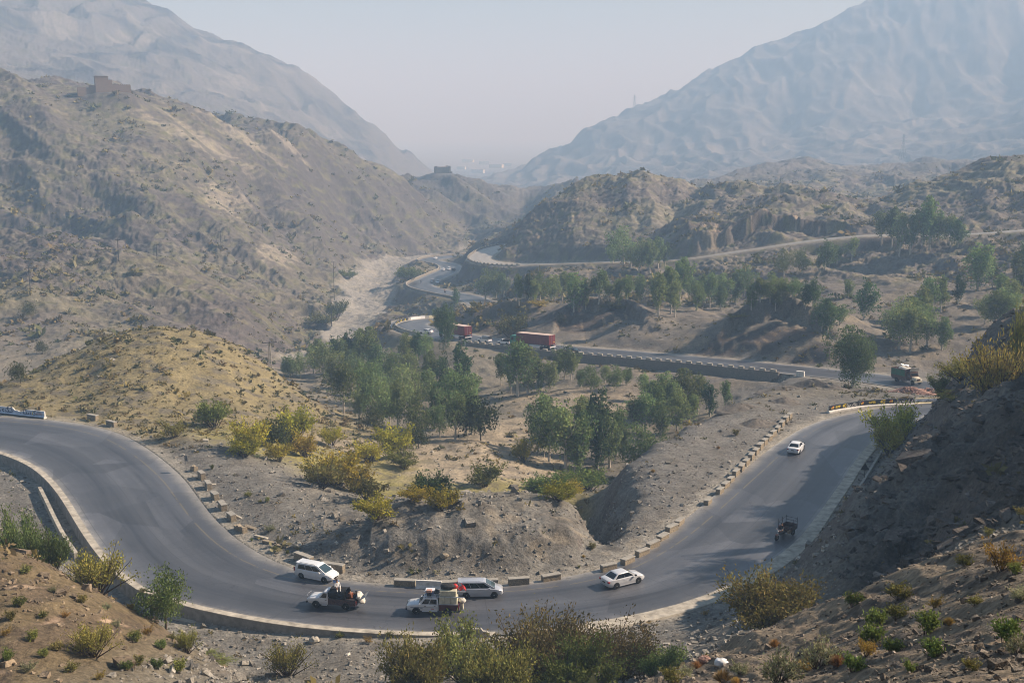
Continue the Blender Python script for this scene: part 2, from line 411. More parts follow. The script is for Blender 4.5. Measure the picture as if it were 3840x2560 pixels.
for lam, amp in ((140, .036), (70, .040), (36, .042), (18, .048), (9, .060), (4.5, .068), (2.2, .072), (1.1, .075), (.55, .075), (.28, .07)):
    on = (1 - sstep(.10, .22, lam / YY)) * sstep(.0012, .003, lam / YY)
    use = on > .01
    n = np.zeros(XX.shape, np.float32)
    xs_, ys_ = wx[use] / lam, (wy[use] + (1.3 * ZB[use] if lam < 20 else 0)) / lam
    a = pn(xs_, ys_, int(lam * 10) % 37)
    rdg = 1 - 2 * np.abs(a)                                # ridged
    b = pn(xs_ * 1.7 + 5, ys_ * 1.7, 3)
    n[use] = (rdg - .45) * hill[use] + (b * .6 + .4 * (rdg - .45)) * (1 - hill[use])
    det += n * on * amp * lam * (1 + (.45 if lam < 5 else (-.45 - .15 * (XX > 10)) if lam <= 36 else -.15) * hill)
rough = 1.0 + .95 * hill - .85 * RV
# soft sand and gravel flats are smoother, the right slopes are slabby rock
flat_n = np.exp(-(((XX + 20) / 60) ** 2 + ((YY - 190) / 70) ** 2))
rough *= 1 - .55 * flat_n
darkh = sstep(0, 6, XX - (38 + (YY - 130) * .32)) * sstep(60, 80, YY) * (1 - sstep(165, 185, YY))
fgr = (1 - sstep(48, 58, YY))
slab = pn((XX * .8 + YY * .6) / 2.2, (XX * -.6 + YY * .8) / .8 + ZB * 1.2, 9)
slab2 = pn((XX * .8 + YY * .6) / 5.5, (XX * -.6 + YY * .8) / 2.1 + ZB * .7, 10)
# long gullies down the fall line of the hills
lh = hill * (1 - sstep(-60, 40, XX - 20)) * (1 - sstep(1000, 1300, YY))
al, ac = XX * .80 - YY * .60, XX * .60 + YY * .80
gl = -np.abs(pn(ac / 62 + .5 * pn(al / 90, ac / 90, 24), al / 330, 25)) * 15 - np.abs(pn(ac / 26 + .4 * pn(al / 40, ac / 40, 26), al / 120, 27)) * 6.5
rh = hill * sstep(-20, 60, XX - 20) * (1 - sstep(1000, 1300, YY))
gr2 = -np.abs(pn(XX / 44 + .5 * pn(XX / 70, YY / 70, 28), YY / 190, 29)) * 9 - np.abs(pn(XX / 17 + .4 * pn(XX / 30, YY / 30, 30), YY / 75, 31)) * 4
mh = sstep(1350, 1700, YY)
gm = -np.abs(pn(XX / 110 + .6 * pn(XX / 160, YY / 160, 32), YY / 420, 33)) * 13 - np.abs(pn(XX / 42 + .5 * pn(XX / 70, YY / 70, 34), YY / 170, 35)) * 9
fortq = 1 - np.exp(-((XX + 243) ** 2 + (YY - 702) ** 2) / 40 ** 2) - np.exp(-((XX + 72) ** 2 + (YY - 1150) ** 2) / 22 ** 2)
quiet = quiet * fortq
det += (gl + 3.4) * lh * .55 * (1 - RV) + (gr2 + 2.2) * rh * .42 + (gm + 4.5) * mh * .6
bankz = np.exp(-(((XX + 2) / 17) ** 2 + ((YY - 117) / 8.5) ** 2)) + .8 * np.exp(-(((XX - 12) / 8) ** 2 + ((YY - 127) / 12) ** 2))
rough *= 1 + 1.5 * darkh
rough *= 1 + 2.6 * bankz
det = det * rough + (np.abs(slab) * .75 + np.abs(slab2) * 1.5 - .5) * darkh + (np.abs(slab) * .16 + np.abs(slab2) * .2 - .1) * fgr * sstep(8, 16, YY)
ZZ = ZZ + det * quiet
ZZ -= RV * (1.2 + .8 * np.abs(pn(XX / 14, YY / 40, 8)))

def gauge(pts, dmax, *, z=1.0):
    Pq = smooth_path([(*at_z(u, v, zz)[:2], zz, k) for u, v, zz, k in pts], 1.0)
    m = np.zeros(XX.shape, bool)
    j0, j1 = np.searchsorted(GY, [Pq[:, 1].min() - dmax, Pq[:, 1].max() + dmax])
    hmin, hmax = (Pq[:, 0] - dmax).min() / Pq[:, 1].min(), (Pq[:, 0] + dmax).max() / Pq[:, 1].min()
    i0, i1 = np.searchsorted(GH, [min(hmin, (Pq[:, 0] - dmax).min() / Pq[:, 1].max()), hmax])
    m[j0:j1, i0:i1] = True
    d_, s_, z_, k_, i_ = near_path(Pq, XX[m], YY[m])
    return m, d_, s_, k_


m, d_, s_, k_ = gauge([(800, 1285, .8, 0), (840, 1275, 1.5, 1.2), (880, 1256, 2.2, 2.0), (930, 1250, 2.5, 2.3), (985, 1262, 2.3, 2.2), (1040, 1246, 2.6, 2.4), (1110, 1250, 2.5, 2.2), (1170, 1238, 2.6, 2.3), (1230, 1240, 2.5, 2.2), (1290, 1232, 2, 1.8), (1345, 1222, 1.4, .6)], 26)
sd = -s_ * d_ + 1.5 * pn(XX[m] / 3.2, YY[m] / 3.2, 81) + .6 * pn(XX[m] / 1.1, YY[m] / 1.1, 82)
ZZ[m] += k_ * (sstep(-.7, .7, sd) * np.exp(-np.maximum(sd, 0) / 13) - .35 * np.exp(-((sd + 1.6) / 1.4) ** 2)) * (1 - sstep(14, 24, d_)) * quiet[m]
m, d_, s_, k_ = gauge([(1300, 1120, -7, 5), (1340, 1150, -5, 5.5), (1368, 1178, -4, 5.5), (1388, 1204, -3, 5), (1396, 1232, -2, 3.6), (1380, 1258, -.8, 2), (1350, 1276, 0, .6)], 12)
ZZ[m] -= k_ * np.exp(-((d_ + .8 * pn(XX[m] / 2.5, YY[m] / 2.5, 83)) / 3.0) ** 2) * quiet[m]

# cut outcrops above the middle road
for pts_ in ([(1255, 748, -10, 0), (1290, 726, -9.5, 3.5), (1340, 714, -9, 5), (1390, 716, -9, 5), (1435, 722, -9.5, 5), (1475, 752, -10.5, 3), (1500, 775, -11.5, 0)],
             [(1600, 806, -10, 0), (1650, 776, -8, 4), (1700, 756, -6.5, 6), (1750, 748, -6, 6.5), (1800, 748, -6, 6.5), (1850, 762, -6.5, 5), (1895, 790, -8, 3), (1920, 812, -9, 0)],
             [(1060, 735, -15, 0), (1090, 728, -14, 3.5), (1140, 722, -13.5, 4), (1190, 722, -13.5, 3.5), (1230, 735, -13, 0)],
             [(1560, 548, 0, 0), (1620, 535, 2, 5), (1700, 522, 4, 7), (1780, 515, 5, 7), (1860, 512, 6, 7), (1930, 515, 6, 5), (1985, 525, 6, 0)]):
    m, d_, s_, k_ = gauge(pts_, 32)
    sd = -s_ * d_ + 2.2 * pn(XX[m] / 5, YY[m] / 5, 85) + .8 * pn(XX[m] / 1.6, YY[m] / 1.6, 86)
    ZZ[m] += k_ * (sstep(-1.4, 1.4, sd) * np.exp(-np.maximum(sd, 0) / 16)) * (1 - sstep(18, 30, d_)) * quiet[m]

# road benches and the drops beside the retaining walls
IW0, IW1 = idx_of(ROAD, -60, 990, 0), idx_of(ROAD, 1040, 1400, 0)
IM0, IM1 = idx_of(ROAD, 1860, 853, -9.7), idx_of(ROAD, 1090, 781, -15.8)
IM2, IM3 = idx_of(ROAD, 1820, 849, -10), idx_of(ROAD, 1345, 806, -13.6)
outer = RS > 0
onw = outer & (RI >= IW0 - 1) & (RI <= IW1)
fade = np.clip((IW1 - RI) / 8, 0, 1)
drop = np.where(onw, -1.35 * fade, -.06)
midw = (~outer) & (RI >= IM0) & (RI <= IM1)
midf = sstep(IM2 - 6, IM2, RI) * (1 - sstep(IM3 - 2, IM3 + 8, RI))
NEARSIDE = midw
drop = np.where(midw, -.7 - 1.5 * midf, drop)
tgt = RZ + np.where(RD > .15, drop, -.22)
wid = np.where(RI < IM0 - 12, 4.5, 6.5)
w = 1 - sstep(.9, 1.0 + wid, RD + .5 * pn(XX / 3, YY / 3, 14) * (RD > 1))
ZZ = ZZ * (1 - w) + tgt * w
w2 = 1 - sstep(.4, 7, OD)
w2 = np.where(RD < 2, 0, w2)
ZZ = ZZ * (1 - w2) + (OZ - .10) * w2
ZZ = np.where(RD < .15, np.minimum(ZZ, RZ - .2), ZZ)
pk = sstep(3400, 3900, YY)
ZZ = ZZ * (1 - pk) + -62 * pk
ZZ = np.clip(ZZ, -75, 500 + 40 * np.tanh(np.maximum(ZZ - 500, 0) / 80))
for u_, v_, d_, r_ in ((232, 211, 702, 9), (262, 211, 702, 9), (285, 212, 702, 8), (1013, 397, 1150, 13)):
    h_, q_ = hq(u_, v_)
    w_ = np.exp(-((XX - h_ * d_) ** 2 + (YY - d_) ** 2) / r_ ** 2)
    ZZ = ZZ * (1 - w_) + (CAMZ + q_ * d_) * w_
print('relief', time.time() - T0)


def ground(x, y):
    h, l = x / y, math.log(y)
    i = min(max(int(np.searchsorted(GH, h)) - 1, 0), len(GH) - 2)
    j = min(max(int(np.searchsorted(LY, l)) - 1, 0), len(LY) - 2)
    tx, ty = (h - GH[i]) / (GH[i + 1] - GH[i]), (l - LY[j]) / (LY[j + 1] - LY[j])
    tx, ty = min(max(tx, 0), 1), min(max(ty, 0), 1)
    return float((ZZ[j, i] * (1 - tx) + ZZ[j, i + 1] * tx) * (1 - ty) + (ZZ[j + 1, i] * (1 - tx) + ZZ[j + 1, i + 1] * tx) * ty)


def pick(u, v, dmin=6.0, dmax=3000.0):
    """where the line of sight through a surveyed direction first meets the ground beyond dmin"""
    h, qq = hq(u, v)
    i = min(max(int(np.searchsorted(GH, h)) - 1, 0), len(GH) - 2)
    tx = (h - GH[i]) / (GH[i + 1] - GH[i])
    col = ZZ[:, i] * (1 - tx) + ZZ[:, i + 1] * tx
    j0, j1 = np.searchsorted(GY, [dmin, dmax])
    over = col[j0:j1] - (CAMZ + qq * GY[j0:j1])
    k = np.nonzero(over >= 0)[0]
    if len(k) == 0:
        k = [int(np.argmax(over))]
    y = GY[j0 + k[0]]
    return Vector((h * y, y, float(col[j0 + k[0]])))


def set_on(x, y, dz=0.0):
    return Vector((x, y, ground(x, y) + dz))
# ------------------------------------------------------------------ materials
def new_mat(name):
    m = bpy.data.materials.new(name)
    m.use_nodes = True
    nt = m.node_tree
    nt.nodes.clear()
    out = nt.nodes.new('ShaderNodeOutputMaterial')
    b = nt.nodes.new('ShaderNodeBsdfPrincipled')
    nt.links.new(b.outputs[0], out.inputs[0])
    return m, nt, b


def nd(nt, t, **kw):
    n = nt.nodes.new(t)
    for k, v in kw.items():
        if k in n.inputs.keys() if isinstance(k, str) else False:
            n.inputs[k].default_value = v
        else:
            setattr(n, k, v)
    return n


def simple(name, col, rough=.7, spec=.3, metal=0.0, var=.25, scale=6.0, bump=0.0, coat=0.0):
    """one colour with procedural wear"""
    m, nt, b = new_mat(name)
    L = nt.links.new
    tc = nd(nt, 'ShaderNodeTexCoord')
    nz = nd(nt, 'ShaderNodeTexNoise')
    nz.inputs['Scale'].default_value = scale
    nz.inputs['Detail'].default_value = 6
    nz.inputs['Roughness'].default_value = .65
    L(tc.outputs['Object'], nz.inputs['Vector'])
    mp = nd(nt, 'ShaderNodeMapRange')
    mp.inputs['From Min'].default_value, mp.inputs['From Max'].default_value = .3, .7
    mp.inputs['To Min'].default_value, mp.inputs['To Max'].default_value = 1 - var, 1 + var * .6
    L(nz.outputs[0], mp.inputs[0])
    mx = nd(nt, 'ShaderNodeMix', data_type='RGBA', blend_type='MULTIPLY')
    mx.inputs[0].default_value = 1
    mx.inputs[6].default_value = (*col, 1)
    L(mp.outputs[0], mx.inputs[7])
    L(mx.outputs[2], b.inputs['Base Color'])
    b.inputs['Roughness'].default_value = rough
    b.inputs['Specular IOR Level'].default_value = spec
    b.inputs['Metallic'].default_value = metal
    if coat:
        b.inputs['Coat Weight'].default_value = coat
        b.inputs['Coat Roughness'].default_value = .08
    if bump:
        bp = nd(nt, 'ShaderNodeBump')
        bp.inputs['Strength'].default_value = bump
        bp.inputs['Distance'].default_value = .05
        L(nz.outputs[0], bp.inputs['Height'])
        L(bp.outputs[0], b.inputs['Normal'])
    return m


def terrain_mat():
    m, nt, b = new_mat('earth')
    L = nt.links.new
    at = nd(nt, 'ShaderNodeAttribute', attribute_name='soil')
    ge = nd(nt, 'ShaderNodeNewGeometry')
    f = []
    for sc, de in ((2.6, 5), (.33, 6)):
        nz = nd(nt, 'ShaderNodeTexNoise')
        nz.inputs['Scale'].default_value = sc
        nz.inputs['Detail'].default_value = de
        nz.inputs['Roughness'].default_value = .72
        L(ge.outputs['Position'], nz.inputs['Vector'])
        f.append(nz)
    vo = nd(nt, 'ShaderNodeTexVoronoi')
    vo.inputs['Scale'].default_value = 3.4
    L(ge.outputs['Position'], vo.inputs['Vector'])
    m1 = nd(nt, 'ShaderNodeMapRange')
    m1.inputs['From Min'].default_value, m1.inputs['From Max'].default_value = .32, .68
    m1.inputs['To Min'].default_value, m1.inputs['To Max'].default_value = .55, 1.42
    L(f[0].outputs[0], m1.inputs[0])
    m2 = nd(nt, 'ShaderNodeMapRange')
    m2.inputs['From Min'].default_value, m2.inputs['From Max'].default_value = .3, .7
    m2.inputs['To Min'].default_value, m2.inputs['To Max'].default_value = .72, 1.25
    L(f[1].outputs[0], m2.inputs[0])
    mm = nd(nt, 'ShaderNodeMath', operation='MULTIPLY')
    L(m1.outputs[0], mm.inputs[0])
    L(m2.outputs[0], mm.inputs[1])
    mx = nd(nt, 'ShaderNodeMix', data_type='RGBA', blend_type='MULTIPLY')
    mx.inputs[0].default_value = 1
    L(at.outputs[0], mx.inputs[6])
    L(mm.outputs[0], mx.inputs[7])
    # scattered pale stones
    ls = nd(nt, 'ShaderNodeMath', operation='LESS_THAN')
    ls.inputs[1].default_value = .13
    L(vo.outputs['Distance'], ls.inputs[0])
    gt = nd(nt, 'ShaderNodeMath', operation='GREATER_THAN')
    gt.inputs[1].default_value = .62
    sp = nd(nt, 'ShaderNodeSeparateColor')
    L(vo.outputs['Color'], sp.inputs[0])
    L(sp.outputs[0], gt.inputs[0])
    ml = nd(nt, 'ShaderNodeMath', operation='MULTIPLY')
    L(ls.outputs[0], ml.inputs[0])
    L(gt.outputs[0], ml.inputs[1])
    ml2 = nd(nt, 'ShaderNodeMath', operation='MULTIPLY')
    ml2.inputs[1].default_value = .55
    L(ml.outputs[0], ml2.inputs[0])
    st = nd(nt, 'ShaderNodeMix', data_type='RGBA')
    st.inputs[7].default_value = (.34, .31, .26, 1)
    L(ml2.outputs[0], st.inputs[0])
    L(mx.outputs[2], st.inputs[6])
    L(st.outputs[2], b.inputs['Base Color'])
    b.inputs['Roughness'].default_value = .95
    b.inputs['Specular IOR Level'].default_value = .12
    bp = nd(nt, 'ShaderNodeBump')
    bp.inputs['Strength'].default_value = .9
    bp.inputs['Distance'].default_value = .28
    L(f[0].outputs[0], bp.inputs['Height'])
    L(bp.outputs[0], b.inputs['Normal'])
    return m


M_EARTH = terrain_mat()


def road_mat(name, base, track, edge, cracks=True):
    m, nt, b = new_mat(name)
    L = nt.links.new
    uv = nd(nt, 'ShaderNodeUVMap', uv_map='uv')
    sx = nd(nt, 'ShaderNodeSeparateXYZ')
    L(uv.outputs[0], sx.inputs[0])
    ge = nd(nt, 'ShaderNodeNewGeometry')
    # streaks along the lane
    st = nd(nt, 'ShaderNodeMapping')
    st.inputs['Scale'].default_value = (26, .06, 1)
    L(uv.outputs[0], st.inputs[0])
    n1 = nd(nt, 'ShaderNodeTexNoise')
    n1.inputs['Scale'].default_value = 1
    n1.inputs['Detail'].default_value = 5
    L(st.outputs[0], n1.inputs['Vector'])
    n2 = nd(nt, 'ShaderNodeTexNoise')
    n2.inputs['Scale'].default_value = .35
    n2.inputs['Detail'].default_value = 7
    n2.inputs['Roughness'].default_value = .7
    L(ge.outputs['Position'], n2.inputs['Vector'])

    def math(op, a, bb):
        k = nd(nt, 'ShaderNodeMath', operation=op)
        for i, v in enumerate((a, bb)):
            if hasattr(v, 'is_output'):
                L(v, k.inputs[i])
            elif v is not None:
                k.inputs[i].default_value = v
        return k.outputs[0]
    rp = nd(nt, 'ShaderNodeValToRGB')
    e = rp.color_ramp.elements
    e[0].position, e[0].color = 0.0, (.35, .35, .35, 1)
    e[1].position, e[1].color = 1.0, (.2, .2, .2, 1)
    for pos, val in ((.06, .1), (.16, .25), (.27, .95), (.36, .55), (.45, .5), (.5, .15), (.56, .5), (.66, .95), (.76, .65), (.86, .3), (.93, 0)):
        k = rp.color_ramp.elements.new(pos)
        k.color = (val, val, val, 1)
    wob = math('ADD', sx.outputs[0], math('MULTIPLY', math('SUBTRACT', n2.outputs[0], .5), .09))
    L(wob, rp.inputs[0])
    tr = math('MULTIPLY', rp.outputs[0], math('ADD', math('MULTIPLY', n1.outputs[0], 1.3), .1))
    mx = nd(nt, 'ShaderNodeMix', data_type='RGBA', clamp_factor=True)
    mx.inputs[6].default_value, mx.inputs[7].default_value = (*base, 1), (*track, 1)
    L(tr, mx.inputs[0])
    # pale dusty edges
    d = math('ABSOLUTE', math('SUBTRACT', sx.outputs[0], .5), None)
    d = math('ADD', d, math('MULTIPLY', math('SUBTRACT', n2.outputs[0], .5), .16))
    em = nd(nt, 'ShaderNodeMapRange', interpolation_type='SMOOTHSTEP')
    em.inputs['From Min'].default_value, em.inputs['From Max'].default_value = .38, .53
    em.inputs['To Max'].default_value = .95
    L(d, em.inputs[0])
    m2 = nd(nt, 'ShaderNodeMix', data_type='RGBA', clamp_factor=True)
    L(em.outputs[0], m2.inputs[0])
    L(mx.outputs[2], m2.inputs[6])
    m2.inputs[7].default_value = (*edge, 1)
    last = m2.outputs[2]
    if cracks:
        # repaired patches
        pz = nd(nt, 'ShaderNodeTexVoronoi')
        pz.inputs['Scale'].default_value = 1
        pm = nd(nt, 'ShaderNodeMapping')
        pm.inputs['Scale'].default_value = (2.2, .11, 1)
        L(uv.outputs[0], pm.inputs[0])
        L(pm.outputs[0], pz.inputs['Vector'])
        ps = nd(nt, 'ShaderNodeSeparateColor')
        L(pz.outputs['Color'], ps.inputs[0])
        pr = nd(nt, 'ShaderNodeMapRange')
        pr.inputs['To Min'].default_value, pr.inputs['To Max'].default_value = .70, 1.18
        L(ps.outputs[0], pr.inputs[0])
        mp_ = nd(nt, 'ShaderNodeMix', data_type='RGBA', blend_type='MULTIPLY')
        mp_.inputs[0].default_value = 1
        L(last, mp_.inputs[6])
        L(pr.outputs[0], mp_.inputs[7])
        last = mp_.outputs[2]
        # fine irregular cracks
        ck = nd(nt, 'ShaderNodeTexVoronoi', feature='DISTANCE_TO_EDGE')
        ck.inputs['Scale'].default_value = .16
        cw = nd(nt, 'ShaderNodeMix', data_type='RGBA', blend_type='ADD')
        cw.inputs[0].default_value = 1
        L(ge.outputs['Position'], cw.inputs[6])
        wv = nd(nt, 'ShaderNodeTexNoise')
        wv.inputs['Scale'].default_value = .5
        wv.inputs['Detail'].default_value = 4
        L(ge.outputs['Position'], wv.inputs['Vector'])
        ws = nd(nt, 'ShaderNodeMix', data_type='RGBA', blend_type='MULTIPLY')
        ws.inputs[0].default_value = 1
        L(wv.outputs['Color'], ws.inputs[6])
        ws.inputs[7].default_value = (3, 3, 3, 1)
        L(ws.outputs[2], cw.inputs[7])
        L(cw.outputs[2], ck.inputs['Vector'])
        cl_ = math('MULTIPLY', math('LESS_THAN', ck.outputs['Distance'], .006), math('MULTIPLY', math('GREATER_THAN', n2.outputs[0], .5), .45))
        mc = nd(nt, 'ShaderNodeMix', data_type='RGBA', clamp_factor=True)
        L(cl_, mc.inputs[0])
        L(last, mc.inputs[6])
        mc.inputs[7].default_value = (.03, .03, .032, 1)
        last = mc.outputs[2]
        # slab joints: across every 6.2 m and along the centre
        fr = math('ABSOLUTE', math('SUBTRACT', math('FRACT', math('MULTIPLY', sx.outputs[1], 1 / 18.6), None), .5), None)
        j1 = math('LESS_THAN', fr, .0022)
        j2 = math('LESS_THAN', math('ABSOLUTE', math('SUBTRACT', math('ADD', sx.outputs[0], math('MULTIPLY', math('SUBTRACT', n2.outputs[0], .5), .008)), .535), None), .0028)
        j3 = math('LESS_THAN', math('ABSOLUTE', math('SUBTRACT', sx.outputs[0], .915), None), .003)
        jj = math('MULTIPLY', math('MAXIMUM', math('MAXIMUM', j1, j2), j3), .5)
        m3 = nd(nt, 'ShaderNodeMix', data_type='RGBA', clamp_factor=True)
        L(jj, m3.inputs[0])
        L(last, m3.inputs[6])
        m3.inputs[7].default_value = (.035, .035, .037, 1)
        # worn yellow line
        yl = math('LESS_THAN', math('ABSOLUTE', math('SUBTRACT', sx.outputs[0], .17), None), .006)
        yl = math('MULTIPLY', yl, math('GREATER_THAN', n2.outputs[0], .47))
        yl = math('MULTIPLY', yl, .3)
        m4 = nd(nt, 'ShaderNodeMix', data_type='RGBA', clamp_factor=True)
        L(yl, m4.inputs[0])
        L(m3.outputs[2], m4.inputs[6])
        m4.inputs[7].default_value = (.30, .22, .07, 1)
        last = m4.outputs[2]
    n3 = nd(nt, 'ShaderNodeTexNoise')
    n3.inputs['Scale'].default_value = 5
    n3.inputs['Detail'].default_value = 6
    L(ge.outputs['Position'], n3.inputs['Vector'])
    mr = nd(nt, 'ShaderNodeMapRange')
    mr.inputs['From Min'].default_value, mr.inputs['From Max'].default_value = .3, .7
    mr.inputs['To Min'].default_value, mr.inputs['To Max'].default_value = .82, 1.15
    L(math('MULTIPLY', math('ADD', n3.outputs[0], n2.outputs[0]), .5), mr.inputs[0])
    fin = nd(nt, 'ShaderNodeMix', data_type='RGBA', blend_type='MULTIPLY')
    fin.inputs[0].default_value = 1
    L(last, fin.inputs[6])
    L(mr.outputs[0], fin.inputs[7])
    L(fin.outputs[2], b.inputs['Base Color'])
    b.inputs['Roughness'].default_value = .46
    b.inputs['Specular IOR Level'].default_value = .4
    return m


# ------------------------------------------------------------------ object helpers
def tag(o, label=None, cat=None, group=None, kind=None):
    if label:
        o['label'] = label
    if cat:
        o['category'] = cat
    if group:
        o['group'] = group
    if kind:
        o['kind'] = kind
    return o


def link(name, me, mat=None, parent=None):
    o = bpy.data.objects.new(name, me)
    COL.objects.link(o)
    if mat is not None:
        for m in (mat if isinstance(mat, (list, tuple)) else [mat]):
            me.materials.append(m)
    if parent is not None:
        o.parent = parent
    return o


def empty(name, loc=(0, 0, 0), rz=0.0, label=None, cat=None, group=None):
    o = bpy.data.objects.new(name, None)
    COL.objects.link(o)
    o.location = loc
    o.rotation_euler = (0, 0, rz)
    return tag(o, label, cat, group)


def np_mesh(name, verts, quads, smooth=True):
    me = bpy.data.meshes.new(name)
    nv, nq = len(verts), len(quads)
    me.vertices.add(nv)
    me.vertices.foreach_set('co', np.ascontiguousarray(verts, np.float32).ravel())
    me.loops.add(nq * 4)
    me.loops.foreach_set('vertex_index', np.ascontiguousarray(quads, np.int32).ravel())
    me.polygons.add(nq)
    me.polygons.foreach_set('loop_start', np.arange(0, nq * 4, 4, dtype=np.int32))
    me.polygons.foreach_set('use_smooth', np.full(nq, smooth))
    me.update(calc_edges=True)
    return me


class MB:
    """collects boxes, prisms, tubes, lathes into one mesh"""

    def __init__(s):
        s.v, s.f, s.mi = [], [], []

    def add(s, vs, fs, mi=0):
        o = len(s.v)
        s.v += [tuple(p) for p in vs]
        s.f += [tuple(i + o for i in f) for f in fs]
        s.mi += [mi] * len(fs)
        return s

    def box(s, x0, x1, y0, y1, z0, z1, mi=0, taper=0.0, mat=None):
        cx_, cy_ = (x0 + x1) / 2, (y0 + y1) / 2
        k = 1 - taper
        vs = [(x0, y0, z0), (x1, y0, z0), (x1, y1, z0), (x0, y1, z0)] + [(cx_ + (x - cx_) * k, cy_ + (y - cy_) * k, z1) for x, y in ((x0, y0), (x1, y0), (x1, y1), (x0, y1))]
        if mat is not None:
            vs = [mat @ Vector(p) for p in vs]
        return s.add(vs, [(3, 2, 1, 0), (4, 5, 6, 7), (0, 1, 5, 4), (1, 2, 6, 5), (2, 3, 7, 6), (3, 0, 4, 7)], mi)

    def prism(s, prof, y0, y1, mi=0, axis='y', k=1.0):
        """profile in x,z extruded along y"""
        n = len(prof)
        cx_ = sum(p[0] for p in prof) / n
        vs = [(x, y0, z) for x, z in prof] + [(x, y1, z) for x, z in prof]
        if axis == 'x':
            vs = [(y, x, z) for x, y, z in vs]
        fs = [tuple(range(n)), tuple(range(2 * n - 1, n - 1, -1))] + [(i, i + n, (i + 1) % n + n, (i + 1) % n) for i in range(n)]
        return s.add(vs, fs, mi)

    def tube(s, pts, rad, n=6, mi=0, cap=True):
        pts = [Vector(p) for p in pts]
        rr = rad if isinstance(rad, (list, tuple)) else [rad] * len(pts)
        vs, fs = [], []
        for i, p in enumerate(pts):
            d = (pts[min(i + 1, len(pts) - 1)] - pts[max(i - 1, 0)])
            d = d.normalized() if d.length > 1e-9 else Vector((0, 0, 1))
            a = d.cross(Vector((0, 0, 1)) if abs(d.z) < .9 else Vector((1, 0, 0))).normalized()
            b = d.cross(a)
            for k in range(n):
                t = 2 * PI * k / n
                vs.append(p + (a * math.cos(t) + b * math.sin(t)) * rr[i])
        for i in range(len(pts) - 1):
            for k in range(n):
                fs.append((i * n + k, i * n + (k + 1) % n, (i + 1) * n + (k + 1) % n, (i + 1) * n + k))
        if cap:
            fs += [tuple(range(n - 1, -1, -1)), tuple((len(pts) - 1) * n + k for k in range(n))]
        return s.add(vs, fs, mi)

    def lathe(s, prof, c=(0, 0, 0), axis='y', n=16, mi=0):
        """profile (radius, along) turned round an axis"""
        vs, fs = [], []
        for r, t in prof:
            for k in range(n):
                a = 2 * PI * k / n
                p = (r * math.cos(a), t, r * math.sin(a)) if axis == 'y' else ((r * math.cos(a), r * math.sin(a), t) if axis == 'z' else (t, r * math.cos(a), r * math.sin(a)))
                vs.append((p[0] + c[0], p[1] + c[1], p[2] + c[2]))
        for i in range(len(prof) - 1):
            for k in range(n):
                fs.append((i * n + k, i * n + (k + 1) % n, (i + 1) * n + (k + 1) % n, (i + 1) * n + k))
        fs += [tuple(range(n - 1, -1, -1)), tuple((len(prof) - 1) * n + k for k in range(n))]
        return s.add(vs, fs, mi)

    def blob(s, c, r, mi=0, n=10, m=7, lump=0.0, seed=0):
        rn = random.Random(seed)
        rx, ry, rz = r if isinstance(r, (tuple, list)) else (r, r, r)
        vs, fs = [], []
        for i in range(m + 1):
            th = PI * i / m
            for k in range(n):
                ph = 2 * PI * k / n
                q_ = 1 + lump * (rn.random() - .5)
                vs.append((c[0] + rx * q_ * math.sin(th) * math.cos(ph), c[1] + ry * q_ * math.sin(th) * math.sin(ph), c[2] + rz * q_ * math.cos(th)))
        for i in range(m):
            for k in range(n):
                fs.append((i * n + k, (i + 1) * n + k, (i + 1) * n + (k + 1) % n, i * n + (k + 1) % n))
        return s.add(vs, fs, mi)

    def mesh(s, name, smooth=False, bevel=0.0):
        me = bpy.data.meshes.new(name)
        me.from_pydata(s.v, [], s.f)
        me.polygons.foreach_set('material_index', s.mi)
        bm = bmesh.new()
        bm.from_mesh(me)
        bmesh.ops.remove_doubles(bm, verts=bm.verts, dist=1e-5)
        bmesh.ops.recalc_face_normals(bm, faces=bm.faces)
        if bevel:
            es = [e for e in bm.edges if len(e.link_faces) == 2 and e.calc_face_angle(0) > .6]
            bmesh.ops.bevel(bm, geom=es, offset=bevel, segments=2, affect='EDGES', profile=.5, clamp_overlap=True)
        bm.to_mesh(me)
        bm.free()
        if smooth:
            me.polygons.foreach_set('use_smooth', [True] * len(me.polygons))
            me.set_sharp_from_angle(angle=math.radians(40))
        return me

    def build(s, name, mat, parent=None, smooth=False, bevel=0.0):
        return link(name, s.mesh(name, smooth, bevel), mat, parent)


def copy_tree(o, parent=None):
    c = o.copy()
    COL.objects.link(c)
    c.parent = parent
    for chd in list(o.children):
        copy_tree(chd, c)
    return c


# ------------------------------------------------------------------ terrain colours (soil and rock kinds, in the world)
def rgb(*c):
    return np.array(c, np.float32)


GR = np.zeros((*XX.shape, 3), np.float32)
tx_, ty_ = XX, YY
dzx = np.gradient(ZZ, axis=1) / np.maximum(np.gradient(XX, axis=1), 1e-6)
slope = np.sqrt(dzx ** 2 + (np.gradient(ZZ, axis=0) / np.gradient(YY, axis=0) - dzx * GH[None, :]) ** 2)
zbx = np.gradient(ZB, axis=1) / np.maximum(np.gradient(XX, axis=1), 1e-6)
slope_b = np.sqrt(zbx ** 2 + (np.gradient(ZB, axis=0) / np.gradient(YY, axis=0) - zbx * GH[None, :]) ** 2)
YC = YY + 1.5 * ZB
n40, n12, n4, n15 = pn(XX / 45, YC / 45, 31), pn(XX / 13, YC / 13, 32), pn(XX / 4, YC / 4, 33), pn(XX / 1.4, YC / 1.4, 34)
n160 = pn(XX / 170, YC / 170, 35)


def paint(c, k):
    k = np.clip(k, 0, 1)[..., None].astype(np.float32)
    GR[:] = GR * (1 - k) + c * k


def zone(u, v, z, rx, ry=None, by='z'):
    p = at_z(u, v, z) if by == 'z' else at_d(u, v, z)
    return np.exp(-(((XX - p.x) / rx) ** 2 + ((YY - p.y) / (ry or rx)) ** 2))


